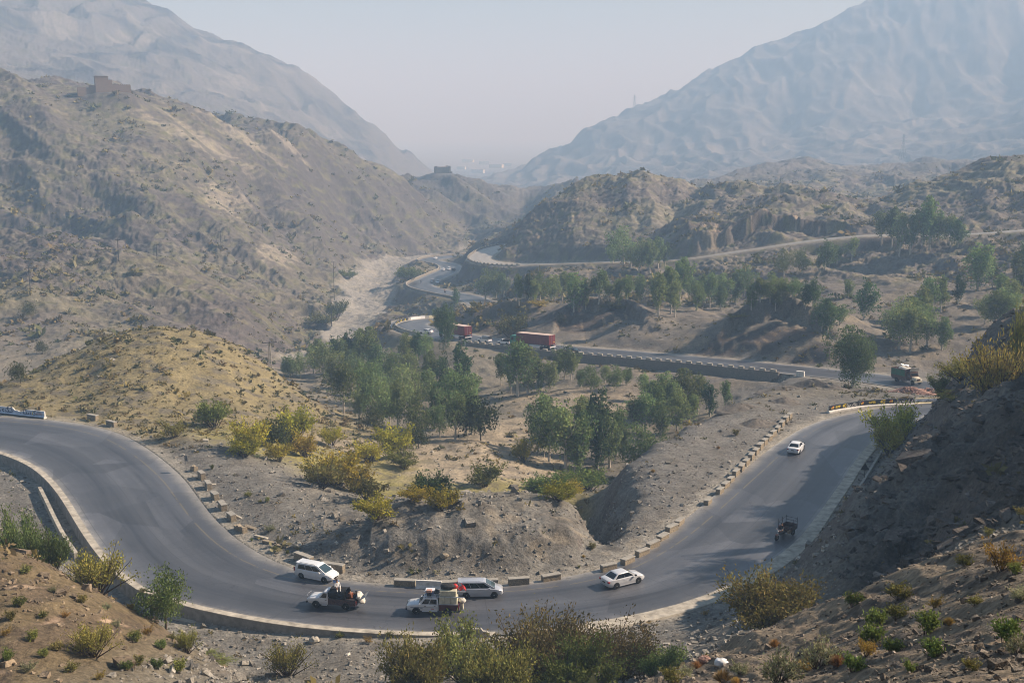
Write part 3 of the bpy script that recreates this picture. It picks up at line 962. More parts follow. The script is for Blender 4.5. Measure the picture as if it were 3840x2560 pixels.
GR[:] = rgb(.160, .140, .113)
paint(rgb(.185, .168, .105), sstep(-.1, .5, n40 + .5 * n12) * .8)
paint(rgb(.125, .105, .10), sstep(.0, .45, n160 * .5 - n40 * .7 + .5 * n12) * .85)
hl = sstep(330, 420, YY)
paint(rgb(.07, .062, .062), hl * sstep(.18, .42, pn(XX / 7, YC / 11, 36) * .7 + .5 * n4 - .35 * n40) * .8)
sp2 = pn(XX / 2.6, YC / 2.6, 38) + .5 * pn(XX / 6, YC / 6, 39)
paint(rgb(.075, .068, .062), hl * sstep(.12, .5, sp2) * .6 * (1 - sstep(1000, 1300, YY)))
paint(rgb(.26, .235, .185), hl * sstep(.2, .55, -sp2) * .5 * (1 - sstep(1000, 1300, YY)))
paint(rgb(.27, .24, .18), hl * sstep(.35, .6, pn(XX / 5, YC / 8, 37) + .4 * n40) * .55)
far = sstep(900, 1100, YY)
paint(rgb(.12, .112, .11), far)
paint(rgb(.05, .05, .058), far * sstep(-.05, .4, pn(XX / 120, YC / 220, 44) + .6 * pn(XX / 38, YC / 60, 45) + .3 * n12))
paint(rgb(.20, .185, .165), far * sstep(.25, .5, pn(XX / 70, YC / 160, 46) + .5 * n40) * .6)
near = 1 - sstep(300, 360, YY)
paint(rgb(.165, .15, .118), near)
paint(rgb(.21, .185, .135), near * sstep(215, 240, YY) * .5)
# mound
mo = np.maximum(zone(300, 880, 195, 62, 38, 'd'), zone(520, 860, 215, 30, 34, 'd')) * (XX < -18)
paint(rgb(.215, .18, .095), sstep(.25, .6, mo + .15 * n12) * (1 - sstep(-32, -16, XX + 6 * n12)))
paint(rgb(.14, .12, .07), sstep(.25, .6, mo) * sstep(.1, .5, n4 + .4 * n15) * .7)
# sandy hillocks on the valley floor
for a in ((950, 1060, -8, 22, 24), (1120, 1030, -10, 18, 22), (1330, 905, -14, 22, 14), (1480, 905, -15, 16, 12), (1000, 1110, -6, 14, 12), (1150, 980, -14, 14, 14)):
    paint(rgb(.30, .25, .175), sstep(.3, .62, zone(*a) + .12 * n12))
# grassy strip among the yellow shrubs
for a in ((760, 1060, -4, 16, 22), (900, 1140, -6, 14, 10), (1050, 1130, -5, 14, 10), (620, 1010, -2, 14, 12), (1250, 1130, -8, 12, 10)):
    paint(rgb(.26, .23, .085), sstep(.3, .7, zone(*a) + .3 * n4) * .8)
# left slope under the camera: ochre
lf = (1 - sstep(86, 92, YY)) * (XX < -10) * (1 - sstep(-26, -18, XX))
paint(rgb(.15, .115, .066), lf)
paint(rgb(.12, .09, .06), lf * sstep(0, .5, n4 + .5 * n15) * .8)
paint(rgb(.36, .26, .175), lf * sstep(.62, .9, pn(XX / 5, YC / 5, 41) + .5 * n15))
# right slope under the camera: slaty brown
fr_ = (1 - sstep(50, 62, YY)) * (XX > -6)
paint(rgb(.225, .18, .125), fr_)
paint(rgb(.10, .085, .07), fr_ * sstep(-.05, .45, n15 + .6 * pn(XX / .5, YC / .5, 42)))
paint(rgb(.33, .25, .165), fr_ * sstep(.3, .7, pn(XX / .8, YC / .8, 43)))
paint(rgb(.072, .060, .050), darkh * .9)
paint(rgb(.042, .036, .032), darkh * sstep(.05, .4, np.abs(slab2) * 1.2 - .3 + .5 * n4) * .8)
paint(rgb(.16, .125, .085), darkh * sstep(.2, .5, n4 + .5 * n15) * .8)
# gravel by the road
gv = (1 - sstep(6, 26, RD + 8 * n12)) * (YY < 260)
paint(rgb(.165, .157, .138), gv * (1 - lf) * (1 - fr_) * (1 - sstep(.2, .5, mo)))
sp_ = sstep(.2, .6, zone(1600, 1060, 0, 16, 40)) * (1 - darkh)
paint(rgb(.165, .157, .14), sp_ * .8)
paint(rgb(.13, .118, .10), sstep(.05, .5, n4 + .6 * n15) * near * (1 - lf) * (YY > 60) * .55)
# dark slaty cuttings
rk = sstep(.62, .95, slope_b + .25 * n12) * hill + sstep(.8, 1.2, slope_b + .2 * n4) * (1 - hill)
paint(rgb(.125, .108, .095), rk * .75 * (1 - far * .6))
rk2 = sstep(.75, 1.25, slope) * sstep(330, 420, YY) * (1 - far)
paint(rgb(.10, .09, .085), rk2 * .7)
midh = sstep(5, 25, XX) * sstep(238, 262, YY) * (1 - sstep(480, 540, YY))
paint(rgb(.135, .12, .105), midh * (.62 + .3 * n12))
paint(rgb(.215, .18, .125), midh * sstep(.15, .5, n12 + .4 * n4) * .7)
GR *= (1 - .20 * hl * (XX < 60) * (1 - sstep(1000, 1300, YY)) * (1 - RV))[..., None].astype(np.float32)
# rocky cuttings and cliffs
for a in ((1720, 785, 286, 11, 5), (1800, 790, 280, 9, 5), (1640, 800, 286, 8, 5), (1380, 745, 330, 12, 6), (1300, 750, 336, 7, 6), (1100, 745, 352, 16, 7), (1880, 800, 268, 8, 5)):
    paint(rgb(.085, .07, .06), sstep(.25, .6, zone(*a, 'd') + .25 * n4) * .9)
    paint(rgb(.26, .19, .12), sstep(.3, .6, zone(*a, 'd')) * sstep(.25, .5, pn(XX / 1.6, YC / 6, 47)) * .8)
for a in ((1600, 545, 497, 20, 9), (1700, 535, 496, 22, 9), (1800, 525, 494, 22, 9), (1920, 520, 489, 20, 9), (1250, 560, 585, 26, 16), (1450, 545, 540, 14, 10), (1250, 500, 610, 26, 12)):
    paint(rgb(.105, .088, .075), sstep(.3, .65, zone(*a, 'd') + .25 * n12) * .85)
    paint(rgb(.30, .235, .165), sstep(.35, .65, zone(*a, 'd')) * sstep(.15, .45, pn(XX / 1.9, YC / 9, 48) + .3 * n12) * .8)
paint(rgb(.10, .09, .075), bankz * sstep(-.1, .4, n4 + .5 * n15) * .55)
paint(rgb(.25, .215, .16), bankz * sstep(.2, .5, pn(XX / 2.6, YC / 2.6, 49)) * .6)
for a in ((60, 300, 655, 30, 14), (20, 450, 560, 26, 14), (120, 470, 555, 22, 10), (430, 470, 600, 20, 12), (470, 500, 590, 16, 12), (250, 470, 575, 24, 8), (330, 620, 440, 16, 5), (520, 690, 410, 12, 5), (560, 700, 415, 10, 5), (700, 470, 760, 26, 18), (830, 500, 830, 26, 16), (60, 640, 400, 20, 5), (620, 400, 740, 30, 10)):
    paint(rgb(.075, .066, .064), sstep(.3, .7, zone(*a, 'd') * (1 + .6 * n12 + .5 * n4)) * .75)
# river gravel
paint(rgb(.25, .235, .205), RV)
paint(rgb(.27, .25, .20), RV * sstep(.1, .5, n12 + .5 * n4) * .7)
# low scrub freckles on the far slopes
fk = sstep(.30, .42, pn(XX / 5.5, YC / 5.5, 51)) * sstep(-.2, .3, n40 + .3) * sstep(300, 420, YY) * (1 - far)
paint(rgb(.11, .11, .055), fk * .75 * (1 - RV))
fk = sstep(.36, .5, pn(XX / 9, YC / 9, 52)) * sstep(320, 420, YY) * (1 - far)
paint(rgb(.19, .18, .085), fk * .4 * (1 - RV))
fk = sstep(.25, .4, pn(XX / 16, YC / 16, 53)) * far
paint(rgb(.10, .10, .075), fk * .55)
# pale limestone streak across the left hill
for a in ((620, 290, 792, 32, 14), (560, 312, 760, 34, 10), (480, 330, 720, 40, 10), (400, 338, 690, 30, 8), (520, 450, 640, 16, 30), (640, 560, 590, 12, 40)):
    paint(rgb(.44, .385, .29), sstep(.45, .85, zone(*a, 'd') * (1 + .9 * n4 + .5 * n12)) * .38)
# dusty shoulders
paint(rgb(.31, .285, .235), (1 - sstep(.3, 3.2, RD + 1.2 * n15)) * .75)
paint(rgb(.36, .325, .26), (1 - sstep(.6, 2.6, OD + .8 * n15)) * .85)
pl = sstep(3300, 3800, YY)
paint(rgb(.22, .205, .17), pl)
print('paint', time.time() - T0)

NR, NC = XX.shape
VID = np.arange(NR * NC, dtype=np.int32).reshape(NR, NC)
Q4 = np.stack([VID[:-1, :-1], VID[:-1, 1:], VID[1:, 1:], VID[1:, :-1]], -1)
ALLV = np.stack([XX, YY, ZZ], -1).reshape(-1, 3).astype(np.float32)
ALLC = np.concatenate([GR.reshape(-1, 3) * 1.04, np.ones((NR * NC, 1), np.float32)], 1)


def terrain(name, mask):
    qd = Q4[mask]
    ids, inv = np.unique(qd, return_inverse=True)
    me = np_mesh(name, ALLV[ids], inv.reshape(-1, 4))
    at = me.color_attributes.new('soil', 'FLOAT_COLOR', 'POINT')
    at.data.foreach_set('color', ALLC[ids].ravel())
    o = link(name, me, M_EARTH)
    return tag(o, kind='structure')


jq = np.repeat(GY[:-1, None], NC - 1, 1)
isriv = RV[:-1, :-1] > .5
terrain('ground', (jq < 335) & ~isriv)
terrain('riverbed', isriv)
terrain('hills', (jq >= 335) & (jq < 1105) & ~isriv)
terrain('mountains', (jq >= 1105) & (jq < 3500) & ~isriv)
terrain('plain', (jq >= 3500) & ~isriv)
print('terrain', time.time() - T0)
del Q4, ALLC, slope, slope_b, dzx, zbx, GR


def strip(name, Pth, mat, i0=0, i1=None, dz=0.0, nacross=8):
    Pth = Pth[i0:i1]
    t = tangents(Pth)
    L_ = np.concatenate([[0], np.cumsum(np.linalg.norm(np.diff(Pth[:, :2], axis=0), axis=1))])
    vs, uv = [], []
    for i in range(len(Pth)):
        for k in range(nacross + 1):
            a = k / nacross
            o = (a * 2 - 1) * Pth[i, 3]
            vs.append((Pth[i, 0] + t[i, 1] * o, Pth[i, 1] - t[i, 0] * o, Pth[i, 2] + dz + .04 * (1 - (a * 2 - 1) ** 2)))
            uv.append((a, L_[i]))
    m = nacross + 1
    qd = [(i * m + k, i * m + k + 1, (i + 1) * m + k + 1, (i + 1) * m + k) for i in range(len(Pth) - 1) for k in range(nacross)]
    me = np_mesh(name, np.array(vs), np.array(qd))
    ul = me.uv_layers.new(name='uv')
    ua = np.array(uv, np.float32)[np.array(qd).ravel()]
    ul.data.foreach_set('uv', ua.ravel())
    return tag(link(name, me, mat), kind='structure')


M_ROAD = road_mat('worn_concrete_road', (.108, .112, .122), (.034, .037, .045), (.34, .315, .27))
M_DIRT = road_mat('dirt_road', (.33, .305, .26), (.25, .235, .205), (.30, .27, .22), cracks=False)
strip('road', ROAD, M_ROAD)
strip('dirt_track', OLD, M_DIRT, dz=.02)

# ------------------------------------------------------------------ light and air
SUN_EL, SUN_AZ = math.radians(34), math.radians(13)       # azimuth measured from +x towards +y
w = bpy.data.worlds.new('World')
SC.world = w
w.use_nodes = True
nt = w.node_tree
bg = nt.nodes['Background']
sky = nt.nodes.new('ShaderNodeTexSky')
sky.sky_type = 'NISHITA'
sky.sun_disc = False
sky.sun_elevation = SUN_EL
sky.sun_rotation = math.radians(90) - SUN_AZ
sky.air_density, sky.dust_density, sky.ozone_density = 1.4, 0.6, 3.0
sky.altitude = 500
nt.links.new(sky.outputs[0], bg.inputs[0])
bg.inputs[1].default_value = SKY_STRENGTH = 0.05
sd = bpy.data.lights.new('sun', 'SUN')
sd.energy, sd.angle, sd.color = 5.0, math.radians(.5), (1, .93, .82)
so = bpy.data.objects.new('sun', sd)
COL.objects.link(so)
sv = Vector((math.cos(SUN_EL) * math.cos(SUN_AZ), math.cos(SUN_EL) * math.sin(SUN_AZ), math.sin(SUN_EL)))
so.rotation_euler = sv.to_track_quat('Z', 'Y').to_euler()
so.location = (0, 0, 900)

HAZE_DENSITY = 0.00053
hm = bpy.data.materials.new('hazy_air')
hm.use_nodes = True
hn = hm.node_tree
hn.nodes.clear()
ho = hn.nodes.new('ShaderNodeOutputMaterial')
pv = hn.nodes.new('ShaderNodeVolumePrincipled')
pv.inputs['Color'].default_value = (.38, .58, .84, 1)
pv.inputs['Absorption Color'].default_value = (.467, .214, .0, 1)
pv.inputs['Density'].default_value = HAZE_DENSITY
pv.inputs['Anisotropy'].default_value = 0.0
hn.links.new(pv.outputs[0], ho.inputs['Volume'])
ztop = float(ZZ[:, :].max()) + 6
hb = MB().box(-20000, 22000, -40, 12500, float(ZZ.min()) - 2, ztop).build('haze', hm)
tag(hb, kind='stuff')
print('haze top', ztop)

SC.render.engine = 'CYCLES'
cy_ = SC.cycles
cy_.use_denoising = True
cy_.filter_width = 1.0
cy_.max_bounces = 6
cy_.diffuse_bounces = 3
cy_.glossy_bounces = 2
cy_.transmission_bounces = 2
cy_.volume_bounces = 2
cy_.transparent_max_bounces = 4
cy_.use_adaptive_sampling = True
cy_.adaptive_threshold = .01
vs_ = SC.view_settings
vs_.view_transform, vs_.look, vs_.exposure, vs_.gamma = 'Standard', 'None', 0.95, 1.0
# ------------------------------------------------------------------ roadside masonry
M_CONC = simple('weathered_concrete', (.34, .32, .275), .9, .2, var=.3, scale=2.2, bump=.2)
M_CONC_D = simple('grey_cast_concrete', (.27, .26, .235), .9, .2, var=.35, scale=1.3, bump=.2)
M_PALE = simple('pale_dusty_concrete', (.44, .40, .325), .9, .2, var=.5, scale=.9)
M_WHITE = simple('whitewashed_concrete', (.66, .64, .59), .85, .25, var=.3, scale=2.0)
M_BLACK = simple('black_sign_paint', (.012, .013, .016), .5, .4, var=.3, scale=3)
M_BLUEW = simple('bluish_wall_paint', (.46, .53, .63), .8, .3, var=.25, scale=2.5)
M_YELL = simple('yellow_sign_paint', (.80, .58, .03), .5, .4, var=.1)
M_REDP = simple('red_sign_paint', (.45, .05, .02), .5, .4, var=.1)
M_WLET = simple('white_lettering', (.75, .75, .73), .6, .3, var=.1)
M_BLET = simple('dark_blue_lettering', (.02, .05, .12), .6, .3, var=.2)
M_CREAM = simple('cream_wall_paint', (.68, .60, .38), .8, .25, var=.25, scale=2)
M_STEEL = simple('dull_galvanised_steel', (.20, .20, .20), .5, .5, metal=.6, var=.2)
M_DARK = simple('dark_steel', (.03, .03, .033), .5, .4, var=.3)


def masonry(name, a, b, mortar, sc=3.0):
    m, nt, bs = new_mat(name)
    L = nt.links.new
    tc = nd(nt, 'ShaderNodeTexCoord')
    vo = nd(nt, 'ShaderNodeTexVoronoi', feature='DISTANCE_TO_EDGE')
    vc = nd(nt, 'ShaderNodeTexVoronoi')
    mp = nd(nt, 'ShaderNodeMapping')
    mp.inputs['Scale'].default_value = (sc * .7, sc * .7, sc * 1.25)
    L(tc.outputs['Object'], mp.inputs[0])
    L(mp.outputs[0], vo.inputs['Vector'])
    L(mp.outputs[0], vc.inputs['Vector'])
    sp = nd(nt, 'ShaderNodeSeparateColor')
    L(vc.outputs['Color'], sp.inputs[0])
    mx = nd(nt, 'ShaderNodeMix', data_type='RGBA')
    L(sp.outputs[0], mx.inputs[0])
    mx.inputs[6].default_value, mx.inputs[7].default_value = (*a, 1), (*b, 1)
    lt = nd(nt, 'ShaderNodeMath', operation='LESS_THAN')
    lt.inputs[1].default_value = .06
    L(vo.outputs['Distance'], lt.inputs[0])
    m2 = nd(nt, 'ShaderNodeMix', data_type='RGBA')
    L(lt.outputs[0], m2.inputs[0])
    L(mx.outputs[2], m2.inputs[6])
    m2.inputs[7].default_value = (*mortar, 1)
    L(m2.outputs[2], bs.inputs['Base Color'])
    bs.inputs['Roughness'].default_value = .9
    bs.inputs['Specular IOR Level'].default_value = .2
    bp = nd(nt, 'ShaderNodeBump')
    bp.inputs['Strength'].default_value = .6
    bp.inputs['Distance'].default_value = .04
    L(vo.outputs['Distance'], bp.inputs['Height'])
    L(bp.outputs[0], bs.inputs['Normal'])
    return m


M_STONE = masonry('rubble_masonry', (.22, .18, .125), (.40, .33, .23), (.13, .115, .095), 3.2)
M_STONE2 = masonry('grey_rubble_masonry', (.16, .145, .125), (.30, .27, .22), (.11, .10, .09), 1.9)


def sweep(name, pts, prof, mat, parent=None, closed=True):
    """profile (outward offset, height) swept along world points; outward = right of travel"""
    pts = [Vector(p) for p in pts]
    mb, n, m = MB(), len(pts), 0
    vs = []
    for i, p in enumerate(pts):
        d = pts[min(i + 1, n - 1)] - pts[max(i - 1, 0)]
        d.z = 0
        d.normalize()
        r = Vector((d.y, -d.x, 0))
        pr = prof(i / (n - 1)) if callable(prof) else prof
        for o, z in pr:
            vs.append(p + r * o + Vector((0, 0, z)))
        m = len(pr)
    fs = [(i * m + k, i * m + (k + 1) % m, (i + 1) * m + (k + 1) % m, (i + 1) * m + k) for i in range(n - 1) for k in range(m if closed else m - 1)]
    if closed:
        fs += [tuple(range(m - 1, -1, -1)), tuple((n - 1) * m + k for k in range(m))]
    mb.add(vs, fs)
    return mb.build(name, mat, parent)


def edge_pts(P, i0, i1, side, off, step=1.0, dz=0.0):
    """points along a road edge (side +1 = right of travel) with an offset beyond the edge"""
    i0, i1 = (i0, i1)
    n = max(2, int(abs(i1 - i0) / step * 1.0) + 1)
    t = tangents(P)
    out = []
    for q_ in np.linspace(i0, i1, n):
        j = min(int(q_), len(P) - 2)
        f = q_ - j
        p = P[j] * (1 - f) + P[j + 1] * f
        tt = t[j] * (1 - f) + t[j + 1] * f
        o = side * (p[3] + off)
        out.append(Vector((p[0] + tt[1] * o, p[1] - tt[0] * o, p[2] + dz)))
    return out


# low retaining wall under the outer edge of the near bend
rw = empty('retaining_wall', edge_pts(ROAD, IW0, IW0 + 1, 1, 0)[0], label='long low concrete retaining wall under the outer edge of the near road bend', cat='wall')
IB = idx_of(ROAD, 1130, 1430, 0)


def child_sweep(name, pts, prof, mat, root, closed=True):
    base = root.matrix_basis.translation if hasattr(root, 'matrix_basis') else root.location
    return sweep(name, [Vector(p) - Vector(root.location) for p in pts], prof, mat, root, closed)


child_sweep('wall_face', edge_pts(ROAD, IW0 - 2, IB, 1, 0), [(-.02, .05), (.26, .05), (.42, -1.6), (-.02, -1.6)], M_CONC_D, rw)
child_sweep('coping', edge_pts(ROAD, IW0 - 2, IB, 1, 0), [(-.5, .02), (-.5, .075), (.29, .08), (.29, .0)], M_PALE, rw)
child_sweep('footing', edge_pts(ROAD, idx_of(ROAD, 335, 1362, 0), IB - 1, 1, 0), [(.35, -1.15), (.85, -1.18), (.9, -1.7), (.35, -1.7)], M_PALE, rw)
# sloped concrete apron on the outer edge of the right part of the bend
ap = sweep('kerb', edge_pts(ROAD, IB + 1, idx_of(ROAD, 2010, 1012, 0), 1, 0),
           lambda t: [(-.75, .03), (-.4, .075), (1.15 - .5 * sstep(.25, .6, t), .12), (1.35 - .5 * sstep(.25, .6, t), -.5), (-.75, -.3)], M_PALE)
tag(ap, kind='structure')
# walls of the stony side ditches
dl = [at_z(u, v, -1.25) for u, v in ((92, 1130), (106, 1158), (122, 1192), (140, 1228), (158, 1258), (176, 1284))]
tag(sweep('ditch_wall', dl, [(-.22, -.5), (-.22, .75), (.22, .75), (.22, -.5)], M_PALE), 'thin pale concrete wall of the ditch below the left road curve', 'wall')
dr = [at_z(u, v, .2) for u, v in ((1972, 1128), (1980, 1114), (1995, 1090), (2010, 1065), (2024, 1042))]
tag(sweep('ditch_wall', dr, [(-.15, -.5), (-.15, .45), (.15, .45), (.15, -.5)], M_CONC), 'thin concrete ditch wall in shade beside the dark hill and the triangular sign', 'wall')

# stone guard blocks
def block_mesh(seed, L_=1.75, broken=False):
    rn = random.Random(seed)
    b = MB()
    n = 5
    h = .74
    vs, fs = [], []
    for k in range(n + 1):
        x = -L_ / 2 + L_ * k / n
        j = lambda: rn.uniform(-.025, .025)
        vs += [(x + j(), -.31 + j(), -.35), (x + j(), .31 + j(), -.35), (x + j(), .29 + j(), h - (rn.random() * .35 if broken else 0)), (x + j(), -.29 + j(), h - (rn.random() * .35 if broken else 0))]
    for k in range(n):
        o = k * 4
        fs += [(o + a, o + (a + 1) % 4, o + 4 + (a + 1) % 4, o + 4 + a) for a in range(4)]
    fs += [(3, 2, 1, 0), (n * 4, n * 4 + 1, n * 4 + 2, n * 4 + 3)]
    b.add(vs, fs)
    c = MB()
    c.box(-L_ / 2 - .03, L_ / 2 + .03, -.34, .34, h - .005, h + .12)
    return b.mesh('stone_base'), c.mesh('cap', bevel=.02)


ORD = 'first second third fourth fifth sixth seventh eighth ninth tenth eleventh twelfth thirteenth fourteenth fifteenth sixteenth seventeenth eighteenth nineteenth twentieth'.split()
ORD += ['twenty-' + w_ for w_ in ORD[:9]] + ['thirtieth'] + ['thirty-' + w_ for w_ in ORD[:9]] + ['fortieth']
BM = [block_mesh(i) for i in range(3)]
BMB = block_mesh(9, broken=True)
BLK = []


def block(u, v, label, L_=None, grp='stone guard blocks along the inner edge of the bend', broken=False, turn=0.0, z=None):
    p = at_z(u, v, 0.0)
    d, s, zz, hw, ix = near_path(ROAD, np.array([p.x]), np.array([p.y]))
    i = int(ix[0])
    t = tangents(ROAD)[i]
    zr = float(zz[0])
    p = at_z(u, v, zr)
    me = BMB if broken else BM[len(BLK) % 3]
    o = empty('guard_block', (p.x, p.y, ground(p.x, p.y) + .02), math.atan2(t[1], t[0]) + turn, label, 'guard block', grp)
    rb = random.Random(len(BLK) + 50)
    o.rotation_euler = (rb.uniform(-.05, .05), rb.uniform(-.05, .05), o.rotation_euler.z + rb.uniform(-.09, .09))
    o.scale = ((L_ or 1.75) / 1.75 * rb.uniform(.92, 1.06), rb.uniform(.92, 1.08), rb.uniform(.85, 1.08))
    link('stone_base', me[0], None, o)
    if not broken:
        link('cap', me[1], None, o)
    BLK.append(o)
    return o


for a_ in BM + [BMB]:
    a_[0].materials.append(M_STONE)
    a_[1].materials.append(M_CONC)
LEFT = [(463, 1098), (478, 1120), (494, 1144), (511, 1168), (532, 1192)]
for i, (u, v) in enumerate(LEFT):
    block(u, v, 'pale-topped stone guard block, %s down from the signpost on the left curve' % ORD[i], 1.7)
block(446, 1080, 'small broken stub of a guard block at the foot of the signpost', .9, broken=True, turn=.3)
block(553, 1218, 'crumbled stone guard block among loose slabs, below the row of whole ones', 2.0, broken=True, turn=.2)
block(697, 1288, 'long stone guard block behind the roof of the white estate car', 2.5)
block(765, 1309, 'long stone guard block ahead of the bonnet of the white estate car', 2.5)
block(213, 964, 'stone guard block nearer the painted Urdu wall, of the two on the far left', 1.9)
block(256, 977, 'stone guard block with rubbly end, farther from the painted Urdu wall', 1.9)
block(930, 1344, 'dark-faced stone guard block touching the left end of the whitish concrete barrier', 2.2)
block(1038, 1348, 'stone guard block between the whitish concrete barrier and the silver estate car', 2.0)
block(1122, 1344, 'stone guard block half hidden behind the silver estate car', 1.9)
block(1191, 1341, 'stone guard block standing just ahead of the silver estate car', 2.0)
block(1266, 1331, 'stone guard block halfway between the silver estate car and the silver saloon', 2.0)
block(1398, 1309, 'stone guard block directly behind the boot of the silver saloon', 1.75)
RT = [(1442, 1292), (1475, 1274), (1500, 1256), (1522, 1237), (1543, 1219), (1561, 1203)]
for i, (u, v) in enumerate(RT):
    block(u, v, 'sunlit stone guard block, %s up the road from the silver saloon' % ORD[i], 1.8)
RT2 = [(1626, 1156), (1653, 1132), (1666, 1118), (1678, 1105), (1690, 1091), (1703, 1078), (1714, 1066), (1726, 1053), (1736, 1041), (1746, 1030), (1756, 1020), (1766, 1010), (1776, 1000), (1786, 989), (1796, 978), (1805, 968), (1813, 960)]
for i, (u, v) in enumerate(RT2):
    block(u, v, 'small stone guard block, %s in the upper row that climbs past the white saloon' % ORD[i], 1.55, grp='upper row of stone guard blocks')


# cast barriers: path, height profile, face paint
def jersey(h=1.1, w0=.32, w1=.12):
    return [(w0, -.3), (w0, .2), (w1, .42), (w1 * .8, h), (-w1 * .8, h), (-w1, .42), (-w0, .2), (-w0, -.3)]


def on_path(pts, s):
    L_ = [0]
    for a, b in zip(pts, pts[1:]):
        L_.append(L_[-1] + (b - a).length)
    s = min(max(s, 0), L_[-1] - 1e-6)
    for i in range(len(pts) - 1):
        if s <= L_[i + 1]:
            t = (s - L_[i]) / (L_[i + 1] - L_[i])
            return pts[i].lerp(pts[i + 1], t), (pts[i + 1] - pts[i]).normalized()
    return pts[-1], (pts[-1] - pts[-2]).normalized()


def length(pts):
    return sum((b - a).length for a, b in zip(pts, pts[1:]))


def text_mesh(body, size, name='lettering', shear=0.0, depth=.004, bold=.0):
    cu = bpy.data.curves.new(name, 'FONT')
    cu.body = body
    cu.size = size
    cu.align_x, cu.align_y = 'CENTER', 'CENTER'
    cu.extrude = depth
    cu.shear = shear
    cu.offset = bold
    o = bpy.data.objects.new(name, cu)
    COL.objects.link(o)
    dg = bpy.context.evaluated_depsgraph_get()
    me = bpy.data.meshes.new_from_object(o.evaluated_get(dg))
    me.name = name
    bpy.data.objects.remove(o)
    bpy.data.curves.remove(cu)
    return me


def face_text(root, pts, s, z, body, size, mat, off, tilt=0.0, name='lettering', flip=1, bold=0.0, shear=0.0, rot=0.0):
    """writing on the right-hand face of a swept barrier"""
    me = text_mesh(body, size, name, shear=shear, bold=bold)
    p, d = on_path(pts, s)
    r = Vector((d.y, -d.x, 0)).normalized() * flip
    up = (Vector((0, 0, 1)) * math.cos(tilt) - r * math.sin(tilt)).normalized()
    x = up.cross(r).normalized()
    M = Matrix((x, up, x.cross(up))).transposed().to_4x4() @ Matrix.Rotation(rot, 4, 'Z')
    o = link(name, me, mat, root)
    M.translation = p + r * off + Vector((0, 0, z)) - Vector(root.location)
    o.matrix_local = M
    return o


# Urdu, pre-shaped glyphs in visual order (left to right)
AR_CAREFUL = '\uFEFC\uFEFF'
AR_BEND = '\uFBFD\uFEE2'
UR_DANGER = '\u0020'.join(['\uFB8D\uFEEE\uFEE2', '\uFB8E\uFE8E\uFEE7\uFEAE\uFEC4\uFEA7'])
UR_SLOW = '\u0020'.join(['\uFBFF\uFEF4\uFEE0\uFE8E\uFEE0\uFB7C', '\uFEEA\uFE98\uFEB4\uFEEB\u0622', '\uFBFC\uFB8C\uFE8E\uFB94'])
UR_CAPITAL = '\uFEDE\uFB89\uFEF4\uFB58\uFEF4\uFB90'
UR_DEGREE = '\uFBFC\uFEAE\uFB95\u0688'
UR_SMALL = '\uFEEA\uFEE0\uFEA7\uFE8D\u062F'

# black advertising barrier on the far curve
bp_ = [at_z(u, v, z) for u, v, z in ((1902, 944, -.35), (1927, 939, -.42), (1953, 935, -.5), (1981, 931.5, -.6), (2020, 929, -.7), (2062, 927, -.85), (2099, 925.2, -1.0))]
bp_ = [Vector(p[:3]) for p in smooth_path([(p.x, p.y, p.z, 1) for p in bp_], 1.2)]
for p in bp_:
    p.z = ground(p.x, p.y) + .02
LB = length(bp_)
br = empty('roadside_barrier', bp_[0], label='long black roadside barrier with yellow SUPER 4G advertising on the far curve', cat='barrier')
rel = lambda pts, root: [p - Vector(root.location) for p in pts]
sweep('barrier_body', rel(bp_, br), jersey(1.15), M_WHITE, br)
sweep('black_panel', rel(bp_, br), [(.135, .43), (.155, .43), (.118, 1.155), (-.1, 1.165), (-.1, 1.155), (.10, 1.15)], M_BLACK, br)
TL = math.atan2(.037, .72)


def btxt(f, body, size, mat, z=.8, **k):
    return face_text(br, bp_, LB * f, z, body, size, mat, .152 - (z - .43) * .051 + .006, TL, **k)


def emblem(f):
    # tilted yellow badge with a red crown stroke and slanted word
    mb = MB()
    mb.prism([(-.55, -.28), (.45, -.2), (.55, .2), (.1, .33), (-.5, .18)], -.003, .003)
    p, d = on_path(bp_, LB * f)
    r = Vector((d.y, -d.x, 0)).normalized()
    x = Vector((0, 0, 1)).cross(r).normalized()
    rot = Matrix((x, -r, Vector((0, 0, 1)))).transposed().to_4x4()
    for nm, mt, sc, zz, off in (('emblem_badge', M_YELL, (.68, 1, .8), .74, .143), ('emblem_stroke', M_REDP, (.4, 1, .3), .96, .147)):
        o = link(nm, mb.mesh(nm), mt, br)
        M = rot.copy()
        M.translation = p + r * off + Vector((0, 0, zz)) - Vector(br.location)
        o.matrix_local = M @ Matrix.Rotation(-.2, 4, 'Y') @ Matrix.Diagonal((*sc, 1))
    btxt(f, 'Jazz', .27, M_REDP, z=.74, rot=.18, bold=.008, shear=.2).location += r * .012


